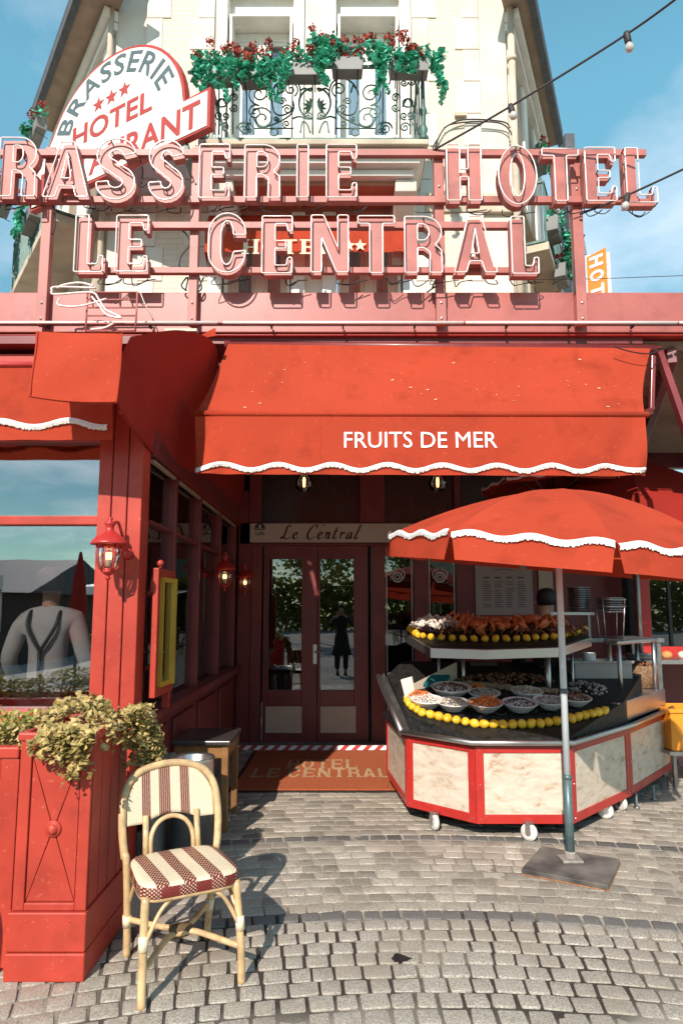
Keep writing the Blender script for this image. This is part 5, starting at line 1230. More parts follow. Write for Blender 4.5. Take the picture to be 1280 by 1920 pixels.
# castors
castor = None
for i, (px, py, rz) in enumerate(((814, 1557, .3), (992, 1577, .9), (1135, 1535, 1.3), (1163, 1520, .5))):
    p = gp(px, py); c = Vector((p.x, p.y, 0))
    s = MB(); ax = Vector((cos(rz), sin(rz), 0)); s.lathe([(.03, -.016), (.052, -.016), (.056, -.008), (.056, .008), (.052, .016), (.03, .016)], c + Vector((0, 0, .057)), 18, axis=ax); w = s.build('castor', M['castor'], ct, smooth=True)
    s = MB(); s.lathe([(.02, -.024), (.02, .024)], c + Vector((0, 0, .057)), 10, axis=ax)
    for sg_ in (-1, 1): s.beam(c + ax * (.022 * sg_) + Vector((0, 0, .05)), c + ax * (.022 * sg_) + Vector((0, 0, .118)), .006, .035, up=ax.cross(Vector((0, 0, 1))))
    s.lathe([(.034, 0), (.034, .008)], c + Vector((0, 0, .115)), 10); s.build('fork', M['steel'], w)
for px, py in ((1193, 1515), (1225, 1500)):
    p = gp(px, py); s = MB(); s.lathe([(.025, 0), (.025, .008), (.01, .012), (.01, .11)], (p.x, p.y, 0), 8); s.build('foot', M['steel_dark'], ct, smooth=True)
# raised steel counter at the right end, tube legged stand on it
d = (E_ - Dp).normalized(); n = Vector((-d.y, d.x, 0))
def rq(u, o, z): return Dp + d * u + n * o + Vector((0, 0, z))
s = MB(); s.prism([rq(-.10, .03, .64), rq(1.17, .03, .64), rq(1.17, .55, .64), rq(-.10, .55, .64)], (0, 0, .155)); fixn(s.build('steel_plinth', M['steel'], ct, bevel=.006))
s = MB(); s.box(0, 0, 0, 0, 0, 0) if False else s.prism([rq(-.02, .026, .645), rq(-.01, .026, .645), rq(-.01, .026, .79), rq(-.02, .026, .79)], n * .003); s.build('seam', M['black'], ct)
lg = [at(1163, 1292, 5.62), at(1228, 1284, 6.15), at(1144, 1270, 6.0), at(1196, 1275, 6.45)]
ztab = 1.215
for p in lg:
    s = MB(); s.tube([(p.x, p.y, .79), (p.x, p.y, ztab)], .019, 10); s.build('stand_leg', M['steel'], ct, smooth=True)
s = MB(); tpz = [Vector((p.x, p.y, ztab)) for p in (lg[0], lg[1], lg[3], lg[2])]; cc = sum(tpz, Vector()) / 4
tpz = [p + (p - cc).normalized() * .06 for p in tpz]; s.prism(tpz, (0, 0, .04)); fixn(s.build('stand_top', M['steel'], ct, bevel=.018, seg=3))
# raised shelf
def sz(y): return at(912, 1218, 5.15).z + (y - 5.15) * .11
def shp(px, py):
    r = ray(px, py); t = (sz(0) - CAM_H) / (r.z - .11 * r.y); return Vector((r.x * t, r.y * t, CAM_H + r.z * t))
sh = [shp(912, 1218), shp(1050, 1214), shp(1108, 1195)]
sh0 = [shp(762, 1190), shp(806, 1215)] + sh
back = [Vector((sh0[-1].x, 6.15, sz(6.15))), Vector((sh0[0].x, 6.15, sz(6.15)))]
poly = sh0 + back
poly = [Vector((p.x, min(p.y, 6.1), sz(min(p.y, 6.1)))) for p in poly]
s = MB(); s.prism([p - Vector((0, 0, .075)) for p in poly], (0, 0, .075)); fixn(s.build('shelf', M['steel'], ct, bevel=.004))
s = MB(); s.prism([p + (sum(poly, Vector()) / 7 - p).normalized() * .02 + Vector((0, 0, .001)) for p in poly], (0, 0, .006)); fixn(s.build('shelf_bed', wet, ct))
for (px, py0, py1, Y_, r_) in ((868, 1225, 1262, 5.75, .016), (1027, 1220, 1280, 5.6, .026), (822, 1225, 1255, 5.95, .012), (1074, 1215, 1290, 5.7, .012)):
    a = at(px, py1, Y_); s = MB(); s.tube([(a.x, Y_, .66), (a.x, Y_, sz(Y_) - .07)], r_, 10); s.build('shelf_post', M['steel'], ct, smooth=True)
s = MB(); s.tube(spline([at(806, 1222, 5.4), at(830, 1228, 5.5), at(868, 1236, 5.72)], 5), .012, 6); s.build('shelf_brace', M['steel'], ct, smooth=True)

# ------------------------------------------------------------------ lemons
def disp(px, py, h=0.0):
    r = ray(px, py); k = .225; z0 = .645 - 4.62 * k + h; t = (z0 - CAM_H) / (r.z - k * r.y); return Vector((r.x * t, r.y * t, CAM_H + r.z * t))
lm = MB(); lm.lathe([(.0001, -.0385), (.007, -.036), (.018, -.028), (.0285, -.012), (.030, .0), (.0285, .012), (.018, .028), (.008, .035), (.0001, .040)], (0, 0, 0), 12, axis=(1, 0, .15))
lem_me = lm.mesh('lemon', M['lemon'], smooth=True)
def place_along(path, n):
    L = [0]; 
    for a, b in zip(path, path[1:]): L.append(L[-1] + (b - a).length)
    out = []
    for i in range(n):
        t = L[-1] * i / (n - 1)
        for k in range(len(path) - 1):
            if t <= L[k + 1] + 1e-9: out.append(path[k].lerp(path[k + 1], (t - L[k]) / max(1e-9, L[k + 1] - L[k]))); break
    return out
def lemon(p, label, grp, sc=1.0):
    o = bpy.data.objects.new('lemon', lem_me); COL.objects.link(o); o.location = p; o.rotation_euler = (U(-.6, .6), U(-.8, .8), U(0, 6.28)); o.scale = (sc,) * 3; tag(o, label, 'lemon', grp)
path = [disp(x, y, .028) for x, y in ((764, 1308), (768, 1322), (790, 1336), (840, 1347), (892, 1357), (950, 1358), (1012, 1356), (1042, 1352), (1074, 1346), (1132, 1332))]
for p in place_along(path, 28): lemon(p, 'yellow lemon in the row along the front edge of the lower display', 'lemons edging the lower display', U(1.0, 1.12))
path = [shp(x, y) + Vector((0, 0, .028)) for x, y in ((768, 1186), (785, 1200), (810, 1204), (860, 1206), (912, 1207), (980, 1206), (1050, 1202), (1100, 1188))]
path = [Vector((p.x, min(p.y, 6.0) + .05, sz(min(p.y, 6.0) + .05) + .033)) for p in path]
for p in place_along(path, 26): lemon(p, 'yellow lemon in the row along the edge of the raised shelf', 'lemons edging the raised shelf', U(.9, 1.02))

# ------------------------------------------------------------------ bowls of shellfish
bm_ = MB(); bm_.lathe([(.001, .0), (.055, .0), (.06, .006), (.09, .03), (.108, .052), (.112, .056), (.108, .058), (.086, .036), (.05, .014), (.001, .012)], (0, 0, 0), 28)
bowl_me = bm_.mesh('bowl', M['china'], smooth=True)
foods = {
 'mussel': mat('mussel', (.010, .011, .014), .25, scale=40, col2=(.07, .07, .08), coat=.4), 'oyster': mat('grey_shell', (.12, .11, .09), .6, scale=40, col2=(.48, .45, .38), bump=.5),
 'whelk': mat('pale_shell', (.22, .17, .10), .55, scale=40, col2=(.62, .55, .42), bump=.4), 'shrimp': mat('orange_shrimp', (.55, .08, .012), .45, scale=30, col2=(.85, .30, .06)),
 'white': mat('white_flesh', (.45, .36, .28), .6, scale=35, col2=(.78, .73, .66)), 'brown': mat('brown_shrimp', (.10, .035, .015), .5, scale=35, col2=(.28, .11, .05)), 'weed': mat('dark_weed', (.02, .022, .015), .4, scale=30, col2=(.07, .065, .04))}
def heap(name, label, cat, c, rx, ry, hgt, n, sz_, fm, shape='shell', parent=None, tilt=None):
    s = MB()
    for i in range(n):
        a, r = U(0, 2 * pi), sqrt(R()); x, y = rx * r * cos(a), ry * r * sin(a); z = hgt * (1 - r * r) + U(0, sz_ * .5)
        p = Vector((c[0] + x, c[1] + y, c[2] + z + (tilt or 0) * y)); ax = Vector((U(-1, 1), U(-1, 1), U(-.5, .8))).normalized(); l = sz_ * U(.7, 1.3)
        if shape == 'long': s.tube([p - ax * l, p + Vector((0, 0, l * .3)), p + ax * l], [l * .12, l * .28, l * .08], 5)
        else: s.lathe([(.0001, -l * .6), (l * .34, -l * .2), (l * .38, l * .1), (.0001, l * .6)], p, 6, axis=ax)
    o = s.build(name, foods[fm], parent, smooth=True); tag(o, label, cat, kind='stuff'); return o
BOWLS = [(800, 1326, 1.0, 'white', 'pale shelled seafood', 'shell', .016), (849, 1331, 1.0, 'whelk', 'small pale whelks', 'shell', .015), (909, 1333, 1.06, 'shrimp', 'bright orange shrimp', 'long', .028), (974, 1333, 1.06, 'mussel', 'black winkles', 'shell', .013),
         (1030, 1328, 1.02, 'oyster', 'grey cockles next to the winkles', 'shell', .02), (907, 1313, 1.0, 'oyster', 'grey shells behind the orange shrimp', 'shell', .022), (987, 1309, 1.0, 'whelk', 'upright brown and cream whelks behind the winkles', 'shell', .024), (1078, 1322, .95, 'brown', 'brown shrimp by the parasol pole', 'long', .02),
         (786, 1315, .8, 'shrimp', 'tiny orange prawns at the left corner of the display', 'long', .014), (845, 1306, 1.25, 'brown', 'dark brown shrimp, largest at the back left', 'long', .02)]
for (px, py, scl, fm, desc, shp_, szf) in BOWLS:
    scl *= 1.14; p = disp(px, py, .014); o = bpy.data.objects.new('bowl', bowl_me); COL.objects.link(o); o.location = p; o.rotation_euler = (.16, 0, 0); o.scale = (scl,) * 3
    tag(o, 'white china bowl filled with ' + desc, 'bowl', 'bowls on the lower display')
    heap('seafood', 'pile of %s in a white bowl' % desc, 'seafood', p + Vector((0, 0, .036 * scl)), .098 * scl, .098 * scl, .036, 150 if szf < .02 else 85, szf, fm, shp_, tilt=.16)
heap('seaweed', 'dark wet seaweed and shells strewn between the bowls', 'seaweed', disp(940, 1322, .0), .62, .22, .01, 420, .02, 'weed', 'long', tilt=.225)
heap('shrimp_pile', 'row of red shrimp lying between the bowls on the display', 'seafood', disp(890, 1296, .01), .12, .08, .03, 70, .026, 'shrimp', 'long', tilt=.225)
s = MB(); pts = spline([disp(838, 1285, .02), disp(890, 1283, .02), disp(960, 1290, .02), disp(1044, 1298, .02)], 14)
s.tube([p + Vector((U(-.004, .004), U(-.004, .004), U(-.006, .006))) for p in pts], [.026 + U(-.005, .005) for _ in pts], 8); tag(s.build('rope_roll', mat('tan_net', (.20, .12, .06), .9, scale=60, col2=(.46, .33, .2), bump=.6, bscale=120), smooth=True), 'long tan rolled net edging the back of the lower display', 'net roll')
heap('mixed_shells', 'mixed reddish shellfish behind the tan net roll', 'seafood', disp(950, 1278, .02), .42, .10, .05, 150, .034, 'brown', 'shell', tilt=.2)
heap('clam_pile', 'grey clams spread right of the tan net roll', 'seafood', disp(1100, 1292, .0), .16, .16, .03, 80, .028, 'oyster', 'shell', tilt=.2)
tb = disp(817, 1288, .02); s = MB(); s.prism([tb + Vector((-.11, -.03, .0)), tb + Vector((.05, -.08, .0)), tb + Vector((.12, .02, .07)), tb + Vector((-.04, .08, .06))], (0, -.01, .03)); tag(fixn(s.build('teal_book', mat('teal_cover', (.01, .12, .12), .5), bevel=.004)), 'teal covered order book leaning on the left side of the display', 'book')
tb = at(765, 1287, 5.3); s = MB(); s.prism([tb + Vector((-.06, -.02, .05)), tb + Vector((.03, .02, .07)), tb + Vector((.06, .0, -.10)), tb + Vector((-.02, -.05, -.12))], (.004, .006, .004)); tag(fixn(s.build('price_card', M['paper'])), 'white price card standing at the left corner of the display', 'card')

# ------------------------------------------------------------------ crabs on the raised shelf
def crab(loc, rz, sc, label):
    t = thing('crab', label, 'crab', (0, 0, 0), 'crabs on the raised shelf')
    s = MB(); s.lathe([(.0001, -.03), (.04, -.026), (.072, -.008), (.076, .006), (.06, .030), (.03, .046), (.0001, .05)], (0, 0, 0), 14, sx=1.15, sy=.9)
    for k in range(14): a = U(0, 6.28); s.ball((cos(a) * .05 * U(.3, 1), sin(a) * .045 * U(.3, 1), .035), .009, 5, 4)
    s.build('shell', M['lobster'], t, smooth=True)
    for sd_ in (-1, 1):
        for k in range(4):
            y = -.035 + k * .024; s = MB(); L = .11 - .012 * k
            s.tube([(sd_ * .06, y, .0), (sd_ * (.06 + L * .5), y - .03 + k * .018, .045), (sd_ * (.06 + L * .85), y - .05 + k * .03, .0), (sd_ * (.06 + L * .9), y - .06 + k * .035, -.05)], [.011, .010, .008, .002], 6); s.build('leg', M['lobster'], t, smooth=True)
        s = MB(); s.tube([(sd_ * .05, -.05, .0), (sd_ * .10, -.09, .02), (sd_ * .09, -.13, .0)], [.013, .012, .012], 7); s.tube([(sd_ * .09, -.125, .0), (sd_ * .075, -.16, -.005), (sd_ * .045, -.19, -.03)], [.02, .019, .003], 7); s.tube([(sd_ * .09, -.13, -.015), (sd_ * .06, -.165, -.03), (sd_ * .04, -.185, -.035)], [.010, .008, .002], 6)
        s.build('claw', M['lobster'], t, smooth=True)
    t.location = loc; t.rotation_euler = (.35, 0, rz); t.scale = (sc,) * 3
    return t
first = None
for (px, py, Y_, rz, sc, lb) in ((873, 1165, 5.75, .9, 1.3, 'orange brown crab at the left of the shelf, biggest of the row'), (895, 1172, 5.6, -.5, 1.0, 'orange brown crab hanging a claw beside the biggest crab'), (923, 1168, 5.7, .5, 1.15, 'orange brown crab turned sideways in front of the menu board'),
                                 (945, 1174, 5.6, 0, .85, 'smaller narrow crab with claws down near the middle of the row'), (968, 1168, 5.7, .4, 1.05, 'reddish crab just right of the smallest crab'), (998, 1164, 5.75, -.3, 1.15, 'reddish crab in front of the person with black hair'), (1025, 1168, 5.8, -.9, 1.15, 'crab with a raised claw by the parasol pole')):
    p = at(px, py, Y_); 
    if first is None: first = crab(p, rz, sc, lb)
    else:
        o = copy_tree(first, None, p, rz, lb); o.scale = (sc,) * 3
heap('langoustine_pile', 'heap of pale pink langoustines at the left end of the raised shelf', 'seafood', at(818, 1176, 5.75), .20, .12, .06, 90, .05, 'shrimp' if False else 'white', 'long')
heap('crab_claws', 'brown claws and legs heaped under the row of crabs', 'seafood', at(940, 1188, 5.75), .55, .14, .03, 160, .05, 'brown', 'long')
heap('prawn_tray', 'dark pink prawns at the right end of the raised shelf', 'seafood', at(1070, 1185, 5.7), .14, .12, .02, 60, .035, 'brown', 'long')

# ------------------------------------------------------------------ kitchenware behind the cart
def lathe_thing(name, label, cat, c, prof, mt, n=24, group=None):
    s = MB(); s.lathe(prof, c, n); return tag(s.build(name, M[mt], smooth=True), label, cat, group)
pl_prof = [(.001, 0), (.10, 0), (.135, .012), (.137, .014), (.10, .004), (.001, .003)]
tr = MB(); tr.lathe([(.001, 0), (.085, 0), (.115, .016), (.118, .019), (.085, .005), (.001, .004)], (0, 0, 0), 24); tray_me = tr.mesh('tray', M['steel'], smooth=True)
sc1 = at(1085, 1147, 6.35); sc2 = at(1143, 1146, 6.2)
for (c, n_, lb, gr, scx) in ((sc1, 11, 'round steel tray in the tall stack behind the parasol pole', 'tall stack of steel trays', .95), (sc2, 6, 'wide steel tray in the stack held by the wire rack', 'steel trays on the wire rack', 1.05)):
    for k in range(n_):
        o = bpy.data.objects.new('steel_tray', tray_me); COL.objects.link(o); o.location = (c.x + U(-.004, .004), c.y + U(-.004, .004), c.z + k * .021); o.scale = (scx, scx, 1); o.rotation_euler = (0, 0, U(0, 6)); tag(o, lb, 'tray', gr)
wr = thing('wire_rack', 'steel wire rack standing on splayed legs and holding steel trays', 'rack', at(1143, 1200, 6.2))
s = MB(); c = sc2 + Vector((0, 0, -.006))
for zz_, r_ in ((0, .135), (.05, .14), (.115, .145)): s.tube([c + Vector((r_ * cos(k * pi / 10), r_ * .9 * sin(k * pi / 10), zz_)) for k in range(20)], .004, 5, closed=True)
s.tube([c + Vector((-.14, 0, 0)), c + Vector((.14, 0, 0))], .004, 5); s.tube([c + Vector((0, -.13, 0)), c + Vector((0, .13, 0))], .004, 5); s.build('basket', M['steel'], wr, smooth=True)
for k in range(4):
    a = pi / 4 + k * pi / 2; s = MB(); s.tube([c + Vector((.145 * cos(a), .13 * sin(a), .115)), c + Vector((.11 * cos(a), .10 * sin(a), -.24))], .005, 5); s.build('leg', M['steel'], wr, smooth=True)
# back bench that carries trays
bn = thing('back_bench', 'steel topped back bench behind the seafood cart', 'bench', (2.3, 6.55, 0))
zb_ = sc2.z - .25
s = MB(); s.box(1.75, 3.0, 6.0 + .28, 6.9, zb_ - .04, zb_); s.build('bench_top', M['steel_dark'], bn, bevel=.006)
for x, y in ((1.8, 6.32), (2.95, 6.32), (1.8, 6.85), (2.95, 6.85)):
    s = MB(); s.box(x - .02, x + .02, y - .02, y + .02, 0, zb_ - .041); s.build('leg', M['steel_dark'], bn)
s = MB(); s.box(1.93, 2.35, 6.25, 6.46, sc1.z - .03, sc1.z - .004); s.build('plate_shelf', M['steel'], bn)
for x in (1.95, 2.33):
    s = MB(); s.box(x - .012, x + .012, 6.34, 6.37, zb_, sc1.z - .03); s.build('shelf_support', M['steel_dark'], bn)
# things standing on the raised steel counter
tb_ = thing('plastic_tub', 'grey translucent plastic tub on the steel counter', 'tub', at(1130, 1290, 5.95))
m_tub = mat('grey_tub', (.34, .32, .30), .35, var=.06)
a, b = at(1078, 1285, 5.85), at(1186, 1285, 5.85); zt1 = at(1130, 1240, 5.85).z; zt0_ = .80
s = MB(); e = .012
s.box(a.x, b.x, 5.85, 5.85 + e, zt0_, zt1); s.box(a.x, b.x, 6.2, 6.2 + e, zt0_, zt1); s.box(a.x, a.x + e, 5.85 + e, 6.2, zt0_, zt1); s.box(b.x - e, b.x, 5.85 + e, 6.2, zt0_, zt1); s.box(a.x + e, b.x - e, 5.85 + e, 6.2, zt0_, zt0_ + e); s.build('tub_wall', m_tub, tb_, bevel=.006)
s = MB(); s.box(a.x - .012, b.x + .012, 5.838, 5.848, zt1 - .02, zt1 + .003); s.build('tub_lip', m_tub, tb_, bevel=.003)
s = MB(); s.box(a.x + e, b.x - e, 5.87, 6.19, zt1 - .05, zt1 - .03); s.build('tub_ice', M['steel_dark'], tb_)
c = at(1104, 1243, 6.0); lathe_thing('white_cup', 'white cylindrical pot standing on the plastic tub', 'pot', (c.x, c.y, zt1 - .03), [(.001, 0), (.055, 0), (.058, .01), (.058, .09), (.052, .094), (.05, .088), (.05, .02), (.001, .018)], 'china')
bk = at(1205, 1282, 6.3); bs_ = thing('basket', 'brown wicker basket of shells on the steel counter', 'basket', (bk.x, bk.y, .80))
s = MB(); s.lathe([(.001, 0), (.11, 0), (.135, .20), (.125, .20), (.10, .02), (.001, .02)], (bk.x, bk.y, .80), 20)
bsk = s.build('basket_wall', mat('wicker', (.10, .05, .025), .7, scale=60, col2=(.30, .18, .09), bump=.8, bscale=90), bs_, smooth=True)
heap('shell_heap', 'brown shells heaped in the wicker basket', 'seafood', (bk.x, bk.y, .985), .11, .11, .03, 60, .034, 'brown', 'shell')
c = at(1198, 1232, 6.75)
for k in range(4): lathe_thing('plate', 'white plate in the short stack behind the stand legs', 'plate', (c.x, c.y, c.z - .02 + k * .014), pl_prof, 'china', group='short stack of white plates')
pb_ = thing('plate_bench', 'narrow bench carrying white plates at the right terrace window', 'bench', (3.3, 6.75, 0)); s = MB(); s.box(2.75, 4.6, 6.95 - .35, 7.1, c.z - .06, c.z - .022); s.build('bench_top', M['steel'], pb_, bevel=.004)
for x in (2.8, 4.5):
    s = MB(); s.box(x - .02, x + .02, 6.68, 6.72, 0, c.z - .06); s.box(x - .02, x + .02, 7.0, 7.04, 0, c.z - .06); s.build('leg', M['steel_dark'], pb_)
c2 = at(1252, 1236, 6.75)
for k, (dx_, sc_) in enumerate(((0, 1), (.16, .9))): 
    s = MB(); s.ball((c2.x + dx_, 6.78, c.z + .02), .055 * sc_, 10, 7, .75); tag(s.build('bread_roll', mat('bread%d' % k, (.55, .25, .08) if k == 0 else (.70, .62, .52), .7, scale=20, bump=.3), smooth=True), ('browned crab shell on the bench by the right window', 'white folded napkin bundle on the bench by the right window')[k], ('crab', 'napkin')[k])
bx = at(907, 1255, 6.2); s = MB(); s.box(bx.x - .12, bx.x + .12, 6.2, 6.3, bx.z - .16, bx.z + .06); bx_o = s.build('carton', mat('carton', (.16, .12, .085), .8)); tag(bx_o, 'brown carton with a pale printed strip under the raised shelf', 'carton'); 
s = MB(); s.box(bx.x - .08, bx.x + .08, 6.194, 6.199, bx.z - .08, bx.z - .06); s.box(bx.x - .07, bx.x + .07, 6.194, 6.199, bx.z - .05, bx.z - .035); s.build('printed_strip', M['cream'], bx_o)
oc = thing('crate', 'orange plastic crate at the right edge behind the cart', 'crate', (3.2, 6.2, .1))
a = at(1255, 1330, 5.9); z0_ = at(1255, 1408, 5.9).z; s = MB(); X0, X1, ZT_ = a.x, a.x + .55, a.z
s.box(X0, X1, 5.9, 5.92, z0_, ZT_); s.box(X0, X1, 6.28, 6.3, z0_, ZT_); s.box(X0, X0 + .02, 5.92, 6.28, z0_, ZT_); s.box(X1 - .02, X1, 5.92, 6.28, z0_, ZT_); s.box(X0 + .02, X1 - .02, 5.92, 6.28, z0_, z0_ + .02); s.build('crate_wall', M['orange_crate'], oc, bevel=.006)
s = MB(); s.box(X0 - .012, X1 + .012, 5.885, 5.899, ZT_ - .03, ZT_ + .002); s.build('crate_lip', M['orange_crate'], oc, bevel=.004)
tr_ = thing('trolley', 'low steel trolley under the orange crate', 'trolley', (3.2, 6.2, 0)); s = MB(); s.box(X0 - .03, X1 + .03, 5.88, 6.32, z0_ - .035, z0_ - .003); s.build('deck', M['steel'], tr_)
for x, y in ((X0 + .03, 5.94), (X1 - .03, 5.94), (X0 + .03, 6.26), (X1 - .03, 6.26)):
    s = MB(); s.box(x - .015, x + .015, y - .015, y + .015, .0, z0_ - .036); s.build('leg', M['steel_dark'], tr_)
# menu board on the wall
mb_ = thing('menu_board', 'white framed menu sheet with columns of small print behind the crabs', 'menu board', D(940, 1145))
a, b = D(890, 1150), D(994, 1062); s = MB(); s.box(a.x, b.x, YD - .055, YD - .033, a.z - .02, b.z + .05); s.build('sheet', mat('menu_paper', (.36, .31, .29), .6, var=.03), mb_, bevel=.004)
s = MB(); w_ = b.x - a.x; h_ = b.z + .03 - a.z
for k in range(4):
    xk = a.x + w_ * (.14 + .2 * k)
    s.box(xk, xk + w_ * .11, YD - .0572, YD - .0552, a.z + h_ * .70, a.z + h_ * .73)
    for r_ in range(12):
        if R() < .9: s.box(xk - .005, xk + w_ * U(.08, .15), YD - .0568, YD - .0552, a.z + h_ * (.62 - r_ * .045), a.z + h_ * (.635 - r_ * .045))
s.tube(spline([(a.x + w_ * .33, YD - .056, a.z + h_ * .86), (a.x + w_ * .5, YD - .056, a.z + h_ * .89), (a.x + w_ * .67, YD - .056, a.z + h_ * .86)], 5), .004, 4); s.build('small_print', mat('print_ink', (.10, .07, .07), .7), mb_)

# ================================================================== MAT, TAPE, STEP
mt = thing('door_mat', 'rust orange entrance mat lettered HOTEL LE CENTRAL in front of the door', 'door mat', (-.22, 6.6, 0))
mcol = mat('coir_mat', (.36, .075, .022), .95, scale=40, col2=(.46, .12, .035), bump=.8, bscale=220)
c4 = [Vector((-.91, 5.79, 0)), Vector((.495, 5.79, 0)), Vector((.475, 7.36, 0)), Vector((-.90, 7.36, 0))]
s = MB(); s.prism([p + Vector((0, 0, .009)) for p in c4], (0, 0, .012)); fixn(s.build('pile', mcol, mt, bevel=.003))
s = MB(); s.prism([p + Vector((0, 0, .004)) for p in [(c4[0] + Vector((-.035, -.03, 0))), c4[1] + Vector((.035, -.03, 0)), c4[2] + Vector((.035, .03, 0)), c4[3] + Vector((-.035, .03, 0))]], (0, 0, .009)); fixn(s.build('rubber_edge', M['black'], mt))
cmat = mat('mat_letter', (.46, .30, .16), .95, bump=.6, bscale=200)
for (word, p0, p1) in (('HOTEL', gp(537, 1441, .021), gp(668, 1424, .021)), ('LE CENTRAL', gp(470, 1457, .021), gp(728, 1441, .021))):
    wd_, tot = block_word(word, w=.72, st=.20, b=.11, gap=.22); kx = (p1.x - p0.x) / tot; ky = p1.y - p0.y; s = MB()
    for ch, cs in wd_:
        put(s, fill(cs, .01), lambda p: Vector((p0.x + p.x * kx, p0.y + p.y * ky, .0212 + p.z * .12)))
        mn = min(x for c in cs for x, y in c); mx_ = max(x for c in cs for x, y in c)
        for fx in {'H': (mn + .1, mx_ - .1), 'T': ((mn + mx_) / 2,), 'N': (mn + .08, mx_ - .08), 'A': (mn + .1, mx_ - .1), 'R': (mn + .1, mx_ - .06), 'E': (), 'L': (mn + .1,), 'O': (), 'C': ()}[ch]:
            put(s, fill([[(fx - .17, 0), (fx + .17, 0), (fx + .17, .07), (fx - .17, .07)]], .01), lambda p: Vector((p0.x + p.x * kx, p0.y + p.y * ky, .0216 + p.z * .12)))
    s.build('lettering', cmat, mt)
st_ = thing('door_step', 'low grey stone step under the entrance door', 'step', (-.3, 7.6, 0)); s = MB(); s.box(-1.15, .6, 7.47, YD + .0, 0.0, .035); s.build('step', M['grey_stone'], st_, bevel=.004)
tp_ = thing('barrier_tape', 'red and white striped tape along the door threshold', 'tape', (-.3, 7.44, 0))
x, k = -1.2, 0
while x < .50:
    for cI in (0, 1):
        s = MB(); w_ = .062; sl = .05; s.add([(x, 7.455, .004), (x + w_, 7.455, .004), (x + w_ + sl, 7.462, .05), (x + sl, 7.462, .05)], [(0, 1, 2, 3)]); s.build('stripe', M['white_print'] if cI == 0 else M['red_bright'], tp_, thick=.002); x += w_
# ================================================================== RATTAN CHAIR
ch = thing('bistro_chair', 'rattan bistro chair woven in cream and maroon stripes on the setts', 'chair', (-.68, 3.01, 0), rz=atan2(.457, .889))
def chb(mb, nm, mt, sm=True, parent=None, **k):
    o = link(nm, mb.mesh(nm, M[mt], sm), parent or ch); return o
sh_ = .395
for (fx, fy, tx, ty) in ((-.197, -.217, -.185, -.165), (.199, -.217, .185, -.165)):
    s = MB(); s.tube(spline([(fx, fy, .0), (fx * .99, fy + .015, .15), (tx, ty, sh_ - .01)], 6), .0165, 10); lg_ = chb(s, 'leg', 'rattan')
    s = MB(); s.tube([(fx * .985, fy + .018, .20), (fx * .975, fy + .026, .25)], .0195, 10); chb(s, 'binding', 'binding', True, lg_)
sd = (-1, 1)
for sgn in sd:
    s = MB(); s.tube(spline([(sgn * .178, .217, 0), (sgn * .186, .195, .2), (sgn * .20, .175, .40), (sgn * .207, .186, .44)], 6), .0165, 10); lg_ = chb(s, 'leg', 'rattan')
    s = MB(); s.tube([(sgn * .183, .205, .13), (sgn * .186, .198, .18)], .0195, 10); chb(s, 'binding', 'binding', True, lg_)
zt_c, yb_ = .775, .285
arch = [(-.207, .185, .42), (-.218, .215, .55), (-.205, .255, .68), (-.14, .282, .757), (0, .292, .785), (.14, .282, .757), (.205, .255, .68), (.218, .215, .55), (.207, .185, .42)]
s = MB(); s.tube(spline(arch, 7), .0175, 10); chb(s, 'back_frame', 'rattan')
def bp(u, z):
    t = (z - .42) / (.785 - .42); y = .187 + .105 * t ** .9 - .012; y += .012 * (1 - (2 * u - 1) ** 2)
    hw = .207 if z < .6 else .207 * sqrt(max(0, 1 - ((z - .6) / .19) ** 2.4)); return Vector(((2 * u - 1) * hw, y, z))
def bpan(u, v):
    x = (2 * u - 1); z0 = .545 + (.0 if abs(x) > .62 else .028 * (1 - abs(x) / .62)) ; z = z0 + (.778 - z0) * v * .999; p = bp(u, z); return p
s = MB()
def bpan2(u, v):
    x = (2 * u - 1) * .200; top = .600 + .178 * (max(0, 1 - (abs(x) / .203) ** 2.6)) ** .55; z0 = .545 + (.030 * (1 - (abs(x) / .12) ** 2) if abs(x) < .12 else 0); z = z0 + (top - z0) * v
    t = (z - .42) / .365; return Vector((x, .187 + .105 * t ** .9 - .008 + .010 * (1 - (2 * u - 1) ** 2), z))
s.grid(bpan2, 40, 14); o = chb(s, 'woven_back', 'weave_back'); m_ = o.modifiers.new('t', 'SOLIDIFY'); m_.thickness = .012; m_.offset = 0
for sgn in sd:
    s = MB(); s.tube([(sgn * .118, .178, .40), (sgn * .115, .222, .58)], .0135, 8); chb(s, 'back_upright', 'rattan')
s = MB(); s.tube(spline([(-.095, .178, .40), (-.093, .20, .49), (-.06, .215, .545), (0, .222, .565), (.06, .215, .545), (.093, .20, .49), (.095, .178, .40)], 6), .0105, 8); chb(s, 'back_arch', 'rattan')
def seat_out(a):
    c_, s_ = cos(a), sin(a); e = 5.0; r = (abs(c_) ** e + abs(s_) ** e) ** (-1 / e); x, y = r * c_, r * s_
    wx = .212 - .018 * (y + 1) / 2; return x * wx, y * .20 + .0
N = 48; vs = []; fsx = []; uvs = []
for ring, (k, z) in enumerate(((0.0, sh_ + .033), (.5, sh_ + .036), (.85, sh_ + .035), (.97, sh_ + .031), (1.0, sh_ + .022))):
    for i in range(N):
        x, y = seat_out(2 * pi * i / N); vs.append((x * k, y * k, z)); uvs.append((.5 + x * k / .43 + y * k * .18, .5 + y * k / .4))
for r_ in range(4):
    for i in range(N): fsx.append((r_ * N + i, r_ * N + (i + 1) % N, (r_ + 1) * N + (i + 1) % N, (r_ + 1) * N + i))
s = MB(); s.add(vs, [f[::-1] for f in fsx], uvs); chb(s, 'woven_seat', 'weave_seat')
vs, uvs, fsx = [], [], []; 
Lp_ = [0.0]
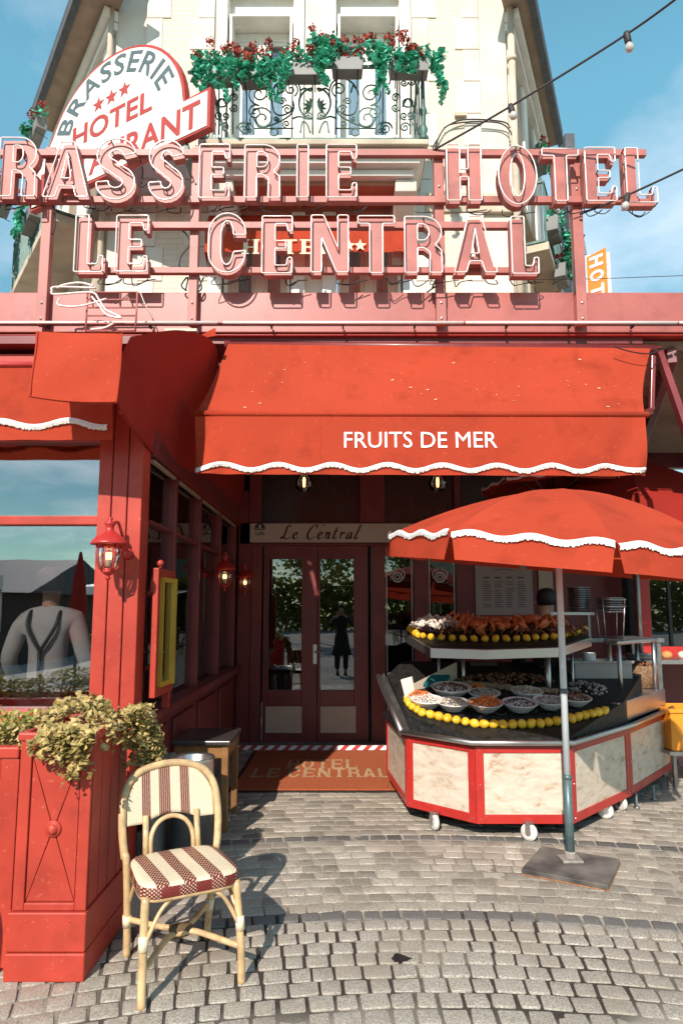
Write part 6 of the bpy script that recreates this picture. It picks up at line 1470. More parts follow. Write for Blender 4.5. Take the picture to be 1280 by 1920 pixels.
for i in range(N): 
    x0, y0 = seat_out(2 * pi * i / N); x1, y1 = seat_out(2 * pi * (i + 1) / N); Lp_.append(Lp_[-1] + sqrt((x1 - x0) ** 2 + (y1 - y0) ** 2))
for z, k in ((sh_ + .024, 1.0), (sh_ + .014, 1.010), (sh_ - .010, 1.010), (sh_ - .020, .99)):
    for i in range(N + 1):
        x, y = seat_out(2 * pi * i / N); vs.append((x * k, y * k, z)); uvs.append(((.5 + x / .43) if y < -.17 else (Lp_[i] / .42) % 1.0, (z - sh_ + .024) / .052))
for r_ in range(3):
    for i in range(N): fsx.append((r_ * (N + 1) + i, (r_ + 1) * (N + 1) + i, (r_ + 1) * (N + 1) + i + 1, r_ * (N + 1) + i + 1))
s = MB(); s.add(vs, fsx, uvs); chb(s, 'seat_edge', 'weave_edge')
s = MB(); s.tube([(seat_out(2 * pi * i / N)[0] * .93, seat_out(2 * pi * i / N)[1] * .93, sh_ - .022) for i in range(N)], .014, 8, closed=True); chb(s, 'seat_frame', 'rattan')
cz = .155
for pl in ([(-.19, -.205, .135), (-.06, -.035, cz), (.0, -.02, cz), (.06, -.035, cz), (.192, -.205, .14)], [(-.18, .205, .16), (-.06, .04, cz + .012), (0, .02, cz + .012), (.06, .04, cz + .012), (.18, .205, .16)]):
    s = MB(); s.tube(spline(pl, 6), .0125, 8); chb(s, 'stretcher', 'rattan')
s = MB(); s.tube([(-.045, 0, cz), (-.03, 0, cz + .004), (.03, 0, cz + .004), (.045, 0, cz)], [.018, .028, .028, .018], 10); o = chb(s, 'stretcher_binding', 'stem', True)
for (ax, ay, bx_, by_) in ((-.19, -.20, -.16, -.05), (.19, -.20, .16, -.05), (-.18, .20, -.16, .06), (.18, .20, .16, .06), (-.19, -.2, -.07, -.18), (.19, -.2, .07, -.18)):
    s = MB(); s.tube(spline([(ax, ay, .22), (ax * .5 + bx_ * .5, ay * .5 + by_ * .5, .33), (bx_, by_, sh_ - .02)], 5), .0085, 7); chb(s, 'corner_brace', 'rattan')

# ================================================================== PLANTERS WITH IVY
pt = thing('planter', 'red wooden planter box with crossed grooves and round boss, overgrown by ivy', 'planter', (-1.19, 3.16, 0))
X0, X1, Y0, Y1, ZP = -1.36, -1.055, 2.93, 3.42, .985
s = MB(); s.box(X0 + .012, X1 - .012, Y0 + .012, Y1 - .012, .0, ZP - .02); s.build('core', M['red'], pt)
s = MB()
s.box(X0 - .012, X1 + .012, Y0 - .014, Y0 + .02, ZP - .035, ZP); s.box(X1 - .02, X1 + .014, Y0 + .021, Y1, ZP - .035, ZP); s.box(X0 - .014, X0 + .02, Y0 + .021, Y1, ZP - .035, ZP); s.box(X0 + .021, X1 - .021, Y1 - .03, Y1, ZP - .035, ZP); s.build('top_moulding', M['red'], pt, bevel=.008)
fwx = .048
s = MB()
for (a, b, c, d_) in ((X0, X0 + fwx, .27, ZP - .036), (X1 - fwx, X1, .27, ZP - .036), (X0 + fwx, X1 - fwx, ZP - .10, ZP - .036), (X0 + fwx, X1 - fwx, .27, .30)): s.box(a, b, Y0 - .004, Y0 + .011, c, d_)
s.build('front_frame', M['red'], pt, bevel=.004)
zc_ = .60; xc_ = (X0 + X1) / 2
pw0, pw1, pz0, pz1 = X0 + fwx + .004, X1 - fwx - .004, .304, ZP - .104
# front panel in four wedges so that the crossed grooves are real gaps
cpt = Vector((xc_, 0, (pz0 + pz1) / 2)); cor = [Vector((pw0, 0, pz0)), Vector((pw1, 0, pz0)), Vector((pw1, 0, pz1)), Vector((pw0, 0, pz1))]
for i in range(4):
    a, b = cor[i], cor[(i + 1) % 4]; g_ = (a + b + cpt) / 3; tri = [p + (g_ - p).normalized() * (.005 if i % 2 else .0035) for p in (a, b, cpt)]
    s = MB(); s.prism([Vector((p.x, Y0 + .004, p.z)) for p in tri], (0, .010, 0)); fixn(s.build('front_panel', M['red'], pt))
s = MB(); s.lathe([(.034, .0), (.034, .006), (.026, .010), (.024, .008), (.022, .016), (.012, .024), (.0001, .026)], (xc_, Y0 + .004, cpt.z), 24, axis=(0, -1, 0)); s.build('boss', M['red'], pt, smooth=True)
s = MB(); s.box(X0 - .012, X1 + .008, Y0 - .016, Y1, .115, .268); s.build('skirting', M['red'], pt, bevel=.006)
s = MB(); s.box(X0 - .014, X1 + .010, Y0 - .02, Y1 + .002, .003, .112); s.build('plinth', M['red'], pt, bevel=.006)
for x in (X0 + .07, X1 - .06):
    s = MB(); s.lathe([(.006, 0), (.003, .003), (.0001, .004)], (x, Y0 - .016, .235), 8, axis=(0, -1, 0)); s.build('screw', M['red'], pt)
for k in range(4):
    s = MB(); y = Y0 + .03 + k * .115; s.box(X1 - .011, X1 - .003, y, y + .105, .27, ZP - .036); s.build('side_board', M['red'], pt, bevel=.003)
lt = thing('long_planter', 'lower long red planter box with framed panel at the left edge', 'planter', (-2.2, 3.2, 0))
XL, XR2 = -3.4, -1.39; ZL = .915
s = MB(); s.box(XL, XR2, 3.0, 3.42, .0, ZL - .05); s.build('core', M['red'], lt)
s = MB(); s.box(XL, XR2, 2.975, 3.03, ZL - .05, ZL); s.box(XL, XR2, 3.39, 3.44, ZL - .05, ZL); s.build('top_moulding', M['red'], lt, bevel=.008)
for (xa, xb) in ((-1.47, XR2), (-1.9, -1.80), (-2.4, -2.3)):
    s = MB(); s.box(xa, xb, 2.985, 3.0, .02, ZL - .051); s.build('stile', M['red'], lt, bevel=.004)
for (xa, xb) in ((-1.80, -1.47), (-2.3, -1.9), (-3.3, -2.4)):
    s = MB(); s.box(xa, xb, 2.985, 3.0, ZL - .13, ZL - .051); s.box(xa, xb, 2.985, 3.0, .02, .26); s.build('crosspiece', M['red'], lt, bevel=.004)
    s = MB(); s.box(xa + .045, xb - .045, 2.992, 3.0, .32, ZL - .19); s.build('raised_panel', M['red'], lt, bevel=.004)
def leaves(mb, pts, size, up=.5, seed=0):
    for p in pts:
        l = size * U(.65, 1.35); n = Vector((U(-1, 1), U(-1.3, .5), U(-.2, 1) + up)).normalized(); t = n.orthogonal().normalized(); t = Matrix.Rotation(U(0, 6.28), 3, n) @ t; b = n.cross(t)
        w = U(.85, 1.15); mb.add([p - t * l * .42, p + b * l * .40 * w - t * l * .30 - n * l * .10, p + b * l * .36 * w + t * l * .12 - n * l * .12, p + t * l * .56 - n * l * .14, p - b * l * .36 * w + t * l * .12 - n * l * .12, p - b * l * .40 * w - t * l * .30 - n * l * .10], [(0, 1, 2, 3), (0, 3, 4, 5)])
iv = thing('ivy', 'yellow green variegated ivy spilling over the right edge of the red planter', 'ivy', (-1.2, 3.15, ZP))
pts = []
for i in range(820):
    a, r = U(0, 6.28), sqrt(R()); pts.append(Vector((-1.225 + .165 * r * cos(a), 3.17 + .25 * r * sin(a), ZP + .01 + .075 * (1 - r * r) + U(-.02, .035) + .02 * sin(r * 9 + a * 3))))
for i in range(260): pts.append(Vector((U(-1.10, -.99), U(2.98, 3.45), ZP + U(-.10, .05))))
trails = []
for k in range(34):
    x0 = U(-1.34, -1.05); y0 = Y0 - U(0, .05) if R() < .55 else U(Y0, Y1 - .05)
    front = R() < .5
    if front: p = Vector((U(-1.28, -1.07), Y0 - .03, ZP + .02)); dr__ = Vector((.02, -.035, 0)); L = U(.05, .19) * (1.2 if p.x > -1.15 else .75)
    else: p = Vector((X1 + .02, U(3.30, Y1 + .04), ZP + .02)); dr__ = Vector((.11, .02, 0)); L = U(.16, .42)
    m = 9; tr_p = []
    for i in range(m + 1):
        t = i / m; tr_p.append(p + dr__ * (1 - (1 - t) ** 2) + Vector((.02 * sin(t * 6 + k), .02 * cos(t * 5 + k), -L * t ** 1.3)))
    trails.append(tr_p)
    for q_ in spline(tr_p, 3):
        for j in range(3 if front else 4): pts.append(q_ + Vector((U(-.03, .03), U(-.035, .02), U(-.02, .02))))
for i in range(500):
    pts.append(Vector((X1 + .02 + .10 * R() ** 1.2, U(3.26, Y1 + .06), ZP + .05 - .28 * R() ** 1.6)))
s = MB(); leaves(s, pts, .025); o = s.build('foliage', M['ivy'], iv); o['kind'] = 'stuff'
for tr_p in trails[::2]:
    s = MB(); s.tube(spline(tr_p, 3), .003, 4); s.build('stem', M['stem'], iv)
bw = thing('box_hedge', 'clipped green yellow box hedge in the low planter under the window', 'hedge', (-1.7, 3.2, ZL))
pts = []
for i in range(2600):
    x = U(-2.6, -1.36); pts.append(Vector((x, U(3.02, 3.40), ZL - .03 + .17 * R() ** .7 * (1 + .25 * sin(x * 9)))))
s = MB(); leaves(s, pts, .020); o = s.build('foliage', M['box_leaf'], bw); o['kind'] = 'stuff'
for k in range(12):
    s = MB(); x = U(-2.5, -1.42); s.tube([(x, 3.2, ZL - .06), (x + U(-.03, .03), 3.2, ZL + .1)], .006, 5); s.build('stem', M['stem'], bw)
iv2 = thing('ivy', 'yellowish ivy creeping along the top of the long planter by the window', 'ivy', (-1.5, 3.05, ZL))
pts = [Vector((U(-1.78, -1.33), U(2.99, 3.14), ZL + .02 + U(-.05, .14) * (.5 + .5 * R()))) for _ in range(380)]
s = MB(); leaves(s, pts, .026); o = s.build('foliage', M['ivy'], iv2); o['kind'] = 'stuff'

# ================================================================== TABLE AND BUCKET BEHIND THE CHAIR
tt = thing('side_table', 'small square wooden table with dark top behind the bistro chair', 'table', (-.98, 5.0, 0))
ta_, tb2, zt2 = at(323, 1395, 4.75), at(433, 1392, 4.75), at(380, 1388, 4.75).z
s = MB(); s.box(ta_.x, tb2.x, 4.72, 5.25, zt2 - .03, zt2); s.build('tabletop', M['wood_top'], tt, bevel=.006)
for x, y in ((ta_.x + .04, 4.77), (tb2.x - .04, 4.77), (ta_.x + .04, 5.20), (tb2.x - .04, 5.20)):
    s = MB(); s.box(x - .022, x + .022, y - .022, y + .022, .0, zt2 - .031); s.build('leg', M['wood'], tt, bevel=.003)
s = MB(); s.box(ta_.x + .062, tb2.x - .062, 4.755, 4.775, zt2 - .12, zt2 - .031); s.box(tb2.x - .045, tb2.x - .025, 4.80, 5.17, zt2 - .12, zt2 - .031); s.build('apron', M['wood'], tt)
bkc = at(362, 1420, 4.35)
sb = thing('steel_bin', 'open cylindrical steel standing ashtray bin behind the chair back', 'bin', (bkc.x, bkc.y, 0))
s = MB(); s.lathe([(.13, .0), (.13, bkc.z - .02), (.138, bkc.z), (.132, bkc.z + .006), (.12, bkc.z - .01), (.118, .3)], (bkc.x, bkc.y, 0), 28); s.build('drum', M['steel'], sb, smooth=True)
s = MB(); s.lathe([(.0001, bkc.z - .045), (.118, bkc.z - .045)], (bkc.x, bkc.y, 0), 20); s.build('sand_tray', M['black'], sb)
gpn = thing('grey_board', 'grey board leaning against the low side wall behind the ivy', 'board', (-1.1, 4.3, 0)); s = MB(); s.prism([(-1.12, 4.05, 0), (-1.12, 4.62, 0), (-1.14, 4.62, .56), (-1.14, 4.05, .60)], (.03, 0, 0)); fixn(s.build('board', M['grey_stone'], gpn, bevel=.004))

# ================================================================== MENU CASE ON THE SIDE WALL
mc = thing('menu_case', 'upright red display case with yellow frame mounted on the side windows', 'menu case', at(305, 1300, 4.30))
a, b = at(283, 1297, 4.05), at(283, 1062, 4.05)
xw, xe = XS + .05, XS + .085; y0, y1, z0, z1 = 4.08, 4.50, .98, 1.76
s = MB()
s.box(xw, xe, y0, y0 + .05, z0, z1); s.box(xw, xe, y1 - .05, y1, z0, z1); s.box(xw, xe, y0 + .05, y1 - .05, z1 - .05, z1); s.box(xw, xe, y0 + .05, y1 - .05, z0, z0 + .05); cs_ = s.build('case', M['red'], mc, bevel=.004)
s = MB(); s.box(xe - .03, xe + .004, y0 + .12, y0 + .14, z0 + .051, z1 - .051); s.box(xe - .03, xe + .028, y1 - .09, y1 - .06, z0 + .051, z1 - .051); s.box(xe - .012, xe + .006, y0 + .141, y1 - .091, z1 - .08, z1 - .051); s.box(xe - .012, xe + .006, y0 + .141, y1 - .091, z0 + .051, z0 + .08); s.build('yellow_frame', M['yellow'], mc)
s = MB(); s.box(xe - .008, xe - .004, y0 + .141, y1 - .091, z0 + .081, z1 - .081); s.build('case_pane', M['glass'], mc)
s = MB(); s.box(xw, xw + .01, y0 + .056, y1 - .056, z0 + .056, z1 - .056); s.build('case_back', mat('mustard_lining', (.34, .20, .05), .7), mc)
s = MB()
for k in range(9): s.box(xw + .0102, xw + .012, y0 + .15, y1 - U(.12, .2), z1 - .14 - k * .07, z1 - .125 - k * .07)
s.build('small_print', M['wire'], mc)
s = MB(); s.ball((xe, y0 + .03, z1 + .03), .022, 8, 6); s.lathe([(.01, 0), (.01, .02)], (xe, y0 + .03, z1), 6); s.build('finial', M['red'], mc, smooth=True)
for z in (1.15, 1.6):
    s = MB(); s.tube([(XS - .0, y0 + .1, z), (xw, y0 + .1, z)], .012, 6); s.build('wall_bracket', M['red'], mc)
s = MB(); s.beam((xe - .02, 4.42, z0 - .001), (xe - .02, 4.42, .881), .04, .05); s.build('prop', M['red'], mc)

# ================================================================== LANTERNS AND BULBS
def lantern(name, label, base, sc, bracket, grp=None):
    t = thing(name, label, 'lantern', base, grp); M_ = Matrix.Scale(sc, 3); b0 = Vector(base)
    def lp(prof): return [(r * sc, z * sc) for r, z in prof]
    s = MB(); s.lathe(lp([(.0001, .315), (.012, .312), (.016, .30), (.010, .29), (.030, .282), (.034, .272), (.024, .262), (.022, .235), (.04, .222), (.05, .215), (.075, .196), (.098, .168), (.104, .160), (.104, .150), (.08, .150), (.0001, .152)]), b0, 24); s.build('cap', M['red_bright'], t, smooth=True)
    s = MB(); s.lathe(lp([(.060, .149), (.066, .12), (.066, .07), (.056, .03), (.036, .006)]), b0, 24); s.build('lamp_glass', M['glass_lamp'], t, smooth=True)
    for k in range(4):
        a = pi / 4 + k * pi / 2; s = MB(); s.tube([b0 + Vector((r * cos(a), r * sin(a), z)) * sc for r, z in ((.072, .15), (.075, .10), (.073, .06), (.060, .02), (.034, -.004))], .0055 * sc, 6); s.build('cage_bar', M['red_bright'], t, smooth=True)
    s = MB(); s.lathe(lp([(.0001, -.055), (.012, -.052), (.016, -.04), (.009, -.03), (.022, -.022), (.038, -.008), (.038, .002), (.0001, .004)]), b0, 16); s.build('foot_finial', M['red_bright'], t, smooth=True)
    s = MB(); s.lathe(lp([(.0001, .02), (.014, .024), (.014, .10), (.008, .112), (.0001, .114)]), b0, 10); s.build('socket', M['cream'], t, smooth=True)
    s = MB(); s.lathe(lp([(.0001, .060), (.0165, .066), (.019, .085), (.0165, .104), (.0001, .11)]), b0, 10); s.build('bulb', M['bulb'], t, smooth=True)
    w = Vector(bracket); d = (w - b0); d.z = 0; dn = d.normalized()
    s = MB(); s.tube(spline([b0 + Vector((0, 0, .25 * sc)), b0 + d * .4 + Vector((0, 0, .29 * sc)), b0 + d * .8 + Vector((0, 0, .16 * sc)), b0 + d + Vector((0, 0, .11 * sc))], 6), .009 * sc, 7); s.lathe([(.035 * sc, 0), (.035 * sc, .012), (.02 * sc, .02)], b0 + d + Vector((0, 0, .11 * sc)), 12, axis=-dn); s.build('bracket', M['red_bright'], t, smooth=True)
    return t
l0 = at(203, 1070, 3.78); lantern('wall_lantern', 'red wall lantern with lit bulb on the sunny corner pillar', l0, .98, (l0.x + .06, YT - .062, 0))
l1 = at(421, 1098, 6.3); lantern('wall_lantern', 'dark red lit lantern on the side window wall, nearer of the two in the recess', l1, 1.0, (XS + .01, 6.45, 0))
l2 = at(459, 1106, 7.45); lantern('wall_lantern', 'dark red lit lantern in the corner next to the entrance door', l2, .95, (l2.x, YD - .03, 0))
for (px, lb) in ((570, 'round clear glass pendant bulb under the awning above the door'), (820, 'round clear glass pendant bulb under the awning right of the door')):
    c = at(px, 906, 5.6); t = thing('pendant_lamp', lb, 'lamp', c, 'pendant lamps under the awning')
    s = MB(); s.lathe([(.0001, -.085), (.04, -.075), (.072, -.04), (.082, .0), (.072, .04), (.045, .07), (.03, .085)], c, 20); s.build('globe', M['glass_lamp'], t, smooth=True)
    s = MB(); s.lathe([(.03, .084), (.032, .14), (.01, .15)], c, 12); s.tube([c + Vector((0, 0, .14)), Vector((c.x, c.y, ZR + .01))], .006, 5); s.build('cord', M['black'], t, smooth=True)
    s = MB(); s.lathe([(.0001, -.035), (.010, -.03), (.012, .03), (.008, .05), (.0001, .052)], c, 8); s.build('filament_bulb', M['bulb'], t, smooth=True)
# string lights
def cable(name, label, pts, bulbs, cat='light string'):
    t = thing(name, label, cat, pts[0]); s = MB(); s.tube(spline(pts, 8), .008, 5); s.build('cable', M['wire'], t, smooth=True)
    for (p, d) in bulbs:
        s = MB(); s.lathe([(.018, .02), (.022, -.0), (.022, -.05), (.016, -.06)], p, 10, axis=d); so_ = s.build('bulb_socket', M['wire'], t, smooth=True)
        s = MB(); s.lathe([(.016, -.058), (.028, -.085), (.026, -.105), (.012, -.12), (.0001, -.123)], p, 10, axis=d); s.build('bulb', M['bulb_clear'], so_, smooth=True)
cable('light_string', 'black festoon cable with two bulbs crossing the sky above the sign', [at(808, 284, 4.6), at(957, 199, 4.3), at(1174, 64, 3.9), at(1300, -28, 3.6)], [(at(1174, 66, 3.9), (-.15, 0, 1)), (at(957, 201, 4.3), (-.1, .3, 1))])
cable('light_string', 'short black festoon cable with one bulb running from the sign post to the right edge', [at(1086, 402, 4.6), at(1175, 366, 4.45), at(1300, 308, 4.2)], [(at(1175, 368, 4.45), (.3, .2, 1))])
t_ = thing('sky_wire', 'thin wire stretched against the sky beside the orange sign', 'wire', at(1110, 523, 7)); s = MB(); s.tube([at(985, 524, 7.6), at(1110, 523, 7.4), at(1300, 516, 7)], .004, 4); s.build('wire', M['wire'], t_)
t_ = thing('sky_wire', 'dark wire sloping over the dark red parasol', 'wire', at(1210, 868, 9)); s = MB(); s.tube([at(1150, 850, 9), at(1300, 894, 8.5)], .006, 4); s.build('wire', M['wire'], t_)
# wire coil above awning right
t_ = thing('awning_cable', 'dark cable sagging over the right corner of the entrance awning', 'cable', at(1200, 660, 4.6)); s = MB(); s.tube(spline([at(1150, 650, 4.62), at(1185, 660, 4.60), at(1218, 663, 4.6), at(1240, 655, 4.7)], 5), .005, 4); s.build('wire', M['wire'], t_)

# ================================================================== BALCONY FLOWER BOXES
def flower_box(name, label, c, w, d, h, n_leaf, n_fl, trail, along=Vector((1, 0, 0)), out=Vector((0, -1, 0)), grp='flower boxes on the balconies'):
    t = thing(name, label, 'flower box', c, grp); c = Vector(c); up = Vector((0, 0, 1))
    def q(x, y, z): return c + along * x + out * y + up * z
    s = MB(); b_ = [q(-w / 2 * .92, -d / 2 * .85, 0), q(w / 2 * .92, -d / 2 * .85, 0), q(w / 2 * .92, d / 2 * .85, 0), q(-w / 2 * .92, d / 2 * .85, 0)]; tp = [q(-w / 2, -d / 2, h), q(w / 2, -d / 2, h), q(w / 2, d / 2, h), q(-w / 2, d / 2, h)]
    s.add(b_ + tp, [(3, 2, 1, 0), (4, 5, 6, 7), (0, 1, 5, 4), (1, 2, 6, 5), (2, 3, 7, 6), (3, 0, 4, 7)]); fixn(s.build('trough', M['planter_box'], t, bevel=.006))
    s = MB(); 
    for x in (-w * .32, w * .32): s = MB(); s.tube([q(x, -d / 2, h * .9), q(x, d * .45, -.012), q(x, -d / 2 - .02, -.06)], .006, 4); s.build('hook', M['wire'], t)
    return t
def bunch(label, c, w, n_leaf, n_fl, trails, along=Vector((1, 0, 0)), out=Vector((0, -1, 0)), lf=.055, hh=.17):
    t = thing('geranium', label, 'plant', c, 'plants in the balcony flower boxes'); c = Vector(c); up = Vector((0, 0, 1))
    pts = [c + along * U(-w / 2, w / 2) + out * U(-.07, .13) + up * (U(0, hh) - .02) for _ in range(n_leaf)]
    st = []
    for (x, L) in trails:
        p = c + along * x + out * .12; tr_p = [p + along * (.03 * sin(i * .9 + x * 7)) + out * (.05 * (1 - (1 - i / 8) ** 2) + .02 * sin(i)) - up * (L * i / 8) for i in range(9)]; st.append(tr_p)
        for i, qq in enumerate(spline(tr_p, 3)):
            for j in range(4 if i < 12 else 3): pts.append(qq + Vector((U(-.04, .04), U(-.04, .03), U(-.03, .03))) * (1.25 - i / 30))
    s = MB(); leaves(s, pts, lf); o = s.build('foliage', M['leaf'], t); o['kind'] = 'stuff'
    for tr_p in st:
        s = MB(); s.tube(tr_p, .004, 4); s.build('stem', M['leaf'], t)
    for k in range(int(n_fl * 1.8)):
        p = c + along * U(-w / 2, w / 2) + out * U(-.02, .14) + up * (U(.03, hh + .09)); s = MB()
        for j in range(30):
            v = Vector((U(-1, 1), U(-1, 1), U(-.8, 1))).normalized() * U(.03, .055); n_ = (v.normalized() + Vector((U(-.5, .5), U(-.5, .5), U(-.5, .5)))).normalized(); a = n_.orthogonal().normalized() * U(.012, .019); b = n_.cross(a).normalized() * .016; s.add([p + v + a, p + v + b, p + v - a, p + v - b, p + v * .8], [(0, 1, 4), (1, 2, 4), (2, 3, 4), (3, 0, 4)])
        s.build('flower_head', M['geranium'], t)
    return t
zr_ = at(590, 140, 6.5).z
for (px, py, wpx, lb, nl_, nf_, trl) in (
    (412, 138, 84, 'leftmost balcony flower box', 330, 7, [(-.2, .30), (-.12, .42), (.0, .35), (.1, .5), (.18, .36), (-.2, .2)]),
    (480, 142, 66, 'dark balcony flower box second from the left', 240, 8, [(-.1, .22), (.05, .3), (.16, .44), (.2, .25)]),
    (566, 132, 84, 'wide balcony flower box at the middle of the railing', 280, 6, [(-.22, .55), (-.17, .4), (.2, .28), (.24, .36)]),
    (651, 122, 66, 'bare looking grey balcony flower box with few red flowers', 60, 7, [(-.2, .16)]),
    (766, 124, 84, 'rightmost grey balcony flower box', 240, 8, [(-.33, .5), (-.3, .35), (-.1, .25), (.02, .28), (.26, .30), (.30, .62), (.33, .5), (.28, .4)])):
    c = at(px, py + 10, 6.50); w = wpx * 6.5 / F_PX; c.z -= .05
    flower_box('flower_box', lb, c, w, .17, .14, 0, 0, [])
    bunch('geraniums in the ' + lb, c + Vector((0, -.0, .14)), w * 1.05, nl_, nf_, trl)
bunch('loose teal green ivy between the bare box and the rightmost box', at(705, 112, 6.48), .26, 150, 2, [(.08, .55), (.04, .4)])
bunch('bright green foliage between the two middle flower boxes', at(608, 100, 6.48), .34, 210, 2, [(.0, .3)])
for (px, py, Y_, P, al, ou, lb, nl_, trl) in ((10, 392, 8.9, PL, dl, nl, 'left side balcony, thick with hanging leaves', 260, [(-.3, .7), (-.2, .9), (-.1, 1.0), (0, .8), (.1, .9), (.2, .6), (.3, .8)]), (58, 425, 8.0, PL, dl, nl, 'left side balcony near the sign post', 60, [(.0, .3), (-.1, .4)]), (70, 262, 8.6, PL, dl, nl, 'upper left window sill', 70, [(0, .1)])):
    c = at(px, py, Y_); al = al.normalized(); flower_box('flower_box', 'grey flower box on the ' + lb, c, .6, .16, .15, 0, 0, [], al, ou)
    bunch('foliage with few red flowers, ' + lb, c + Vector((0, 0, .14)), .75, nl_, 5, trl, al, ou, lf=.065)
for (px, py, Y_, lb, nl_, trl) in ((1038, 445, 8.15, 'right side balcony, showing its dark underside', 130, [(.18, .3), (.25, .5), (.3, .6), (.3, .4)]), (1052, 530, 8.55, 'right side balcony, lowest of the right side', 110, [(.1, .15)]), (1012, 315, 9.0, 'upper right window', 100, [(0, .35), (.1, .3), (.05, .4)])):
    c = at(px, py, Y_); al = dr.normalized(); flower_box('flower_box', 'dark flower box on the ' + lb, c, .42, .17, .18, 0, 0, [], al, nr)
    bunch('green foliage and red flowers on the ' + lb, c + Vector((0, 0, .16)), .42, nl_, 5, trl, al, nr, lf=.06)

# ================================================================== PEOPLE
def skin(name, joints, edges, mt, parent, sub=1, org=Vector((0, 0, 0))):
    me = bpy.data.meshes.new(name); me.from_pydata([tuple(Vector(j[:3]) - org) for j in joints], edges, []); me.materials.append(M[mt]); o = bpy.data.objects.new(name, me); COL.objects.link(o)
    m = o.modifiers.new('Skin', 'SKIN'); m.use_smooth_shade = True
    for i, j in enumerate(joints):
        v = me.skin_vertices[0].data[i]; rr = j[3]; v.radius = (rr, j[4] if len(j) > 4 else rr); v.use_root = (i == 0)
    s = o.modifiers.new('Sub', 'SUBSURF'); s.levels = sub; s.render_levels = sub
    if parent is not None: o.parent = parent
    return o
def chain(*ids): return [(a, b) for a, b in zip(ids, ids[1:])]
def person(loc, rz, label, pose, top, trousers, hair, coat_len=0.0, sc=1.0):
    p = thing('person', label, 'person', loc, rz=rz)
    # local: faces -y, z up, height 1.72
    hl, hr, el, er = pose
    J = [(0, .0, .95, .125, .10), (0, .0, 1.12, .115, .09), (0, .0, 1.30, .14, .10), (0, .0, 1.40, .12, .085), (0, .0, 1.49, .052), (0, -.015, 1.57, .066, .075), (0, -.02, 1.65, .07, .085), (0, -.01, 1.71, .045, .05),
         (-.17, .0, 1.40, .055), (el[0], el[1], el[2], .042), (hl[0], hl[1], hl[2], .030), (.17, .0, 1.40, .055), (er[0], er[1], er[2], .042), (hr[0], hr[1], hr[2], .030),
         (-.09, .0, .86, .085), (-.10, -.01, .48, .058), (-.10, .02, .09, .038), (-.10, -.10, .04, .035), (.09, .0, .86, .085), (.10, -.01, .48, .058), (.10, .02, .09, .038), (.10, -.10, .04, .035)]
    E = chain(0, 1, 2, 3, 4, 5, 6, 7) + chain(3, 8, 9, 10) + chain(3, 11, 12, 13) + chain(0, 14, 15, 16, 17) + chain(0, 18, 19, 20, 21)
    # fingers as short chains rooted in the palm
    for hnd, elb in ((10, 9), (13, 12)):
        h = Vector(J[hnd][:3]); d_ = (h - Vector(J[elb][:3])).normalized(); sd_ = d_.cross(Vector((0, 0, 1))); sd_ = sd_.normalized() if sd_.length > .1 else Vector((1, 0, 0))
        for k, (o_, l_) in enumerate(((-.024, .070), (-.008, .080), (.008, .076), (.024, .060))):
            i0 = len(J); a = h + d_ * .045 + sd_ * o_; b = a + d_ * l_ * .6 + Vector((0, 0, -.01)); J += [(*a, .010), (*b, .008)]; E += [(hnd, i0), (i0, i0 + 1)]
        i0 = len(J); a = h + d_ * .01 + sd_ * .035; J += [(*a, .011), (*(a + d_ * .045 + sd_ * .015), .008)]; E += [(hnd, i0), (i0, i0 + 1)]
    skin('body', J, E, 'skin', p)
    g = 1.18
    JT = [(0, 0, .74, .165, .135), (0, 0, 1.12, .145, .115), (0, 0, 1.30, .165, .125), (0, 0, 1.42, .13, .10), (0, 0, 1.51, .064), (-.18, 0, 1.41, .075), (el[0], el[1], el[2], .060), (hl[0] * .85 + el[0] * .15, hl[1] * .85 + el[1] * .15, hl[2] * .85 + el[2] * .15, .046), (.18, 0, 1.41, .075), (er[0], er[1], er[2], .060), (hr[0] * .85 + er[0] * .15, hr[1] * .85 + er[1] * .15, hr[2] * .85 + er[2] * .15, .046)]
    ET = chain(0, 1, 2, 3, 4) + chain(3, 5, 6, 7) + chain(3, 8, 9, 10)
    if coat_len: s = MB(); s.lathe([(.15, 1.02), (.165, .92), (.20, .75), (.25, .93 - coat_len), (.235, .93 - coat_len)], (0, 0, 0), 20, sx=1, sy=.8); link('coat_skirt', s.mesh('coat_skirt', M['coat'], True), p)
    skin('coat' if coat_len else 'shirt', JT, ET, top, p)
    JL = [(0, 0, .93, .145, .115), (-.095, 0, .85, .10), (-.105, -.01, .48, .078), (-.105, .02, .12, .065), (.095, 0, .85, .10), (.105, -.01, .48, .078), (.105, .02, .12, .065)]
    s = MB(); s.lathe([(.10, 1.03), (.158, 1.02), (.168, .96), (.16, .86), (.12, .84)], (0, 0, 0), 20, sx=1, sy=.84); link('waistband', s.mesh('waistband', M[trousers], True), p)
    skin('trousers', JL, chain(0, 1, 2, 3) + chain(0, 4, 5, 6), trousers, p)
    for x in (-.10, .10):
        s = MB(); s.lathe([(.03, 0), (.05, .005), (.052, .03), (.035, .08), (.03, .1)], (x, -.03, 0), 10, sx=.9, sy=2.0); o = link('shoe', s.mesh('shoe', M['black'], True), p)
    s = MB(); s.lathe([(.086, -.04), (.096, .02), (.094, .06), (.075, .10), (.04, .122), (.0001, .126)], (0, .028, 1.645), 16, sx=.95, sy=1.05); o = link('hair', s.mesh('hair', M[hair], True), p)
    s = MB(); s.lathe([(.004, 0), (.016, .012), (.013, .03), (.006, .05)], (0, -.105, 1.575), 8); o = link('nose', s.mesh('nose', M['skin'], True), p)
    for x in (-.028, .028):
        s = MB(); s.ball((x, -.088, 1.635), .011, 8, 6); link('eye', s.mesh('eye', M['white_print'], True), p)
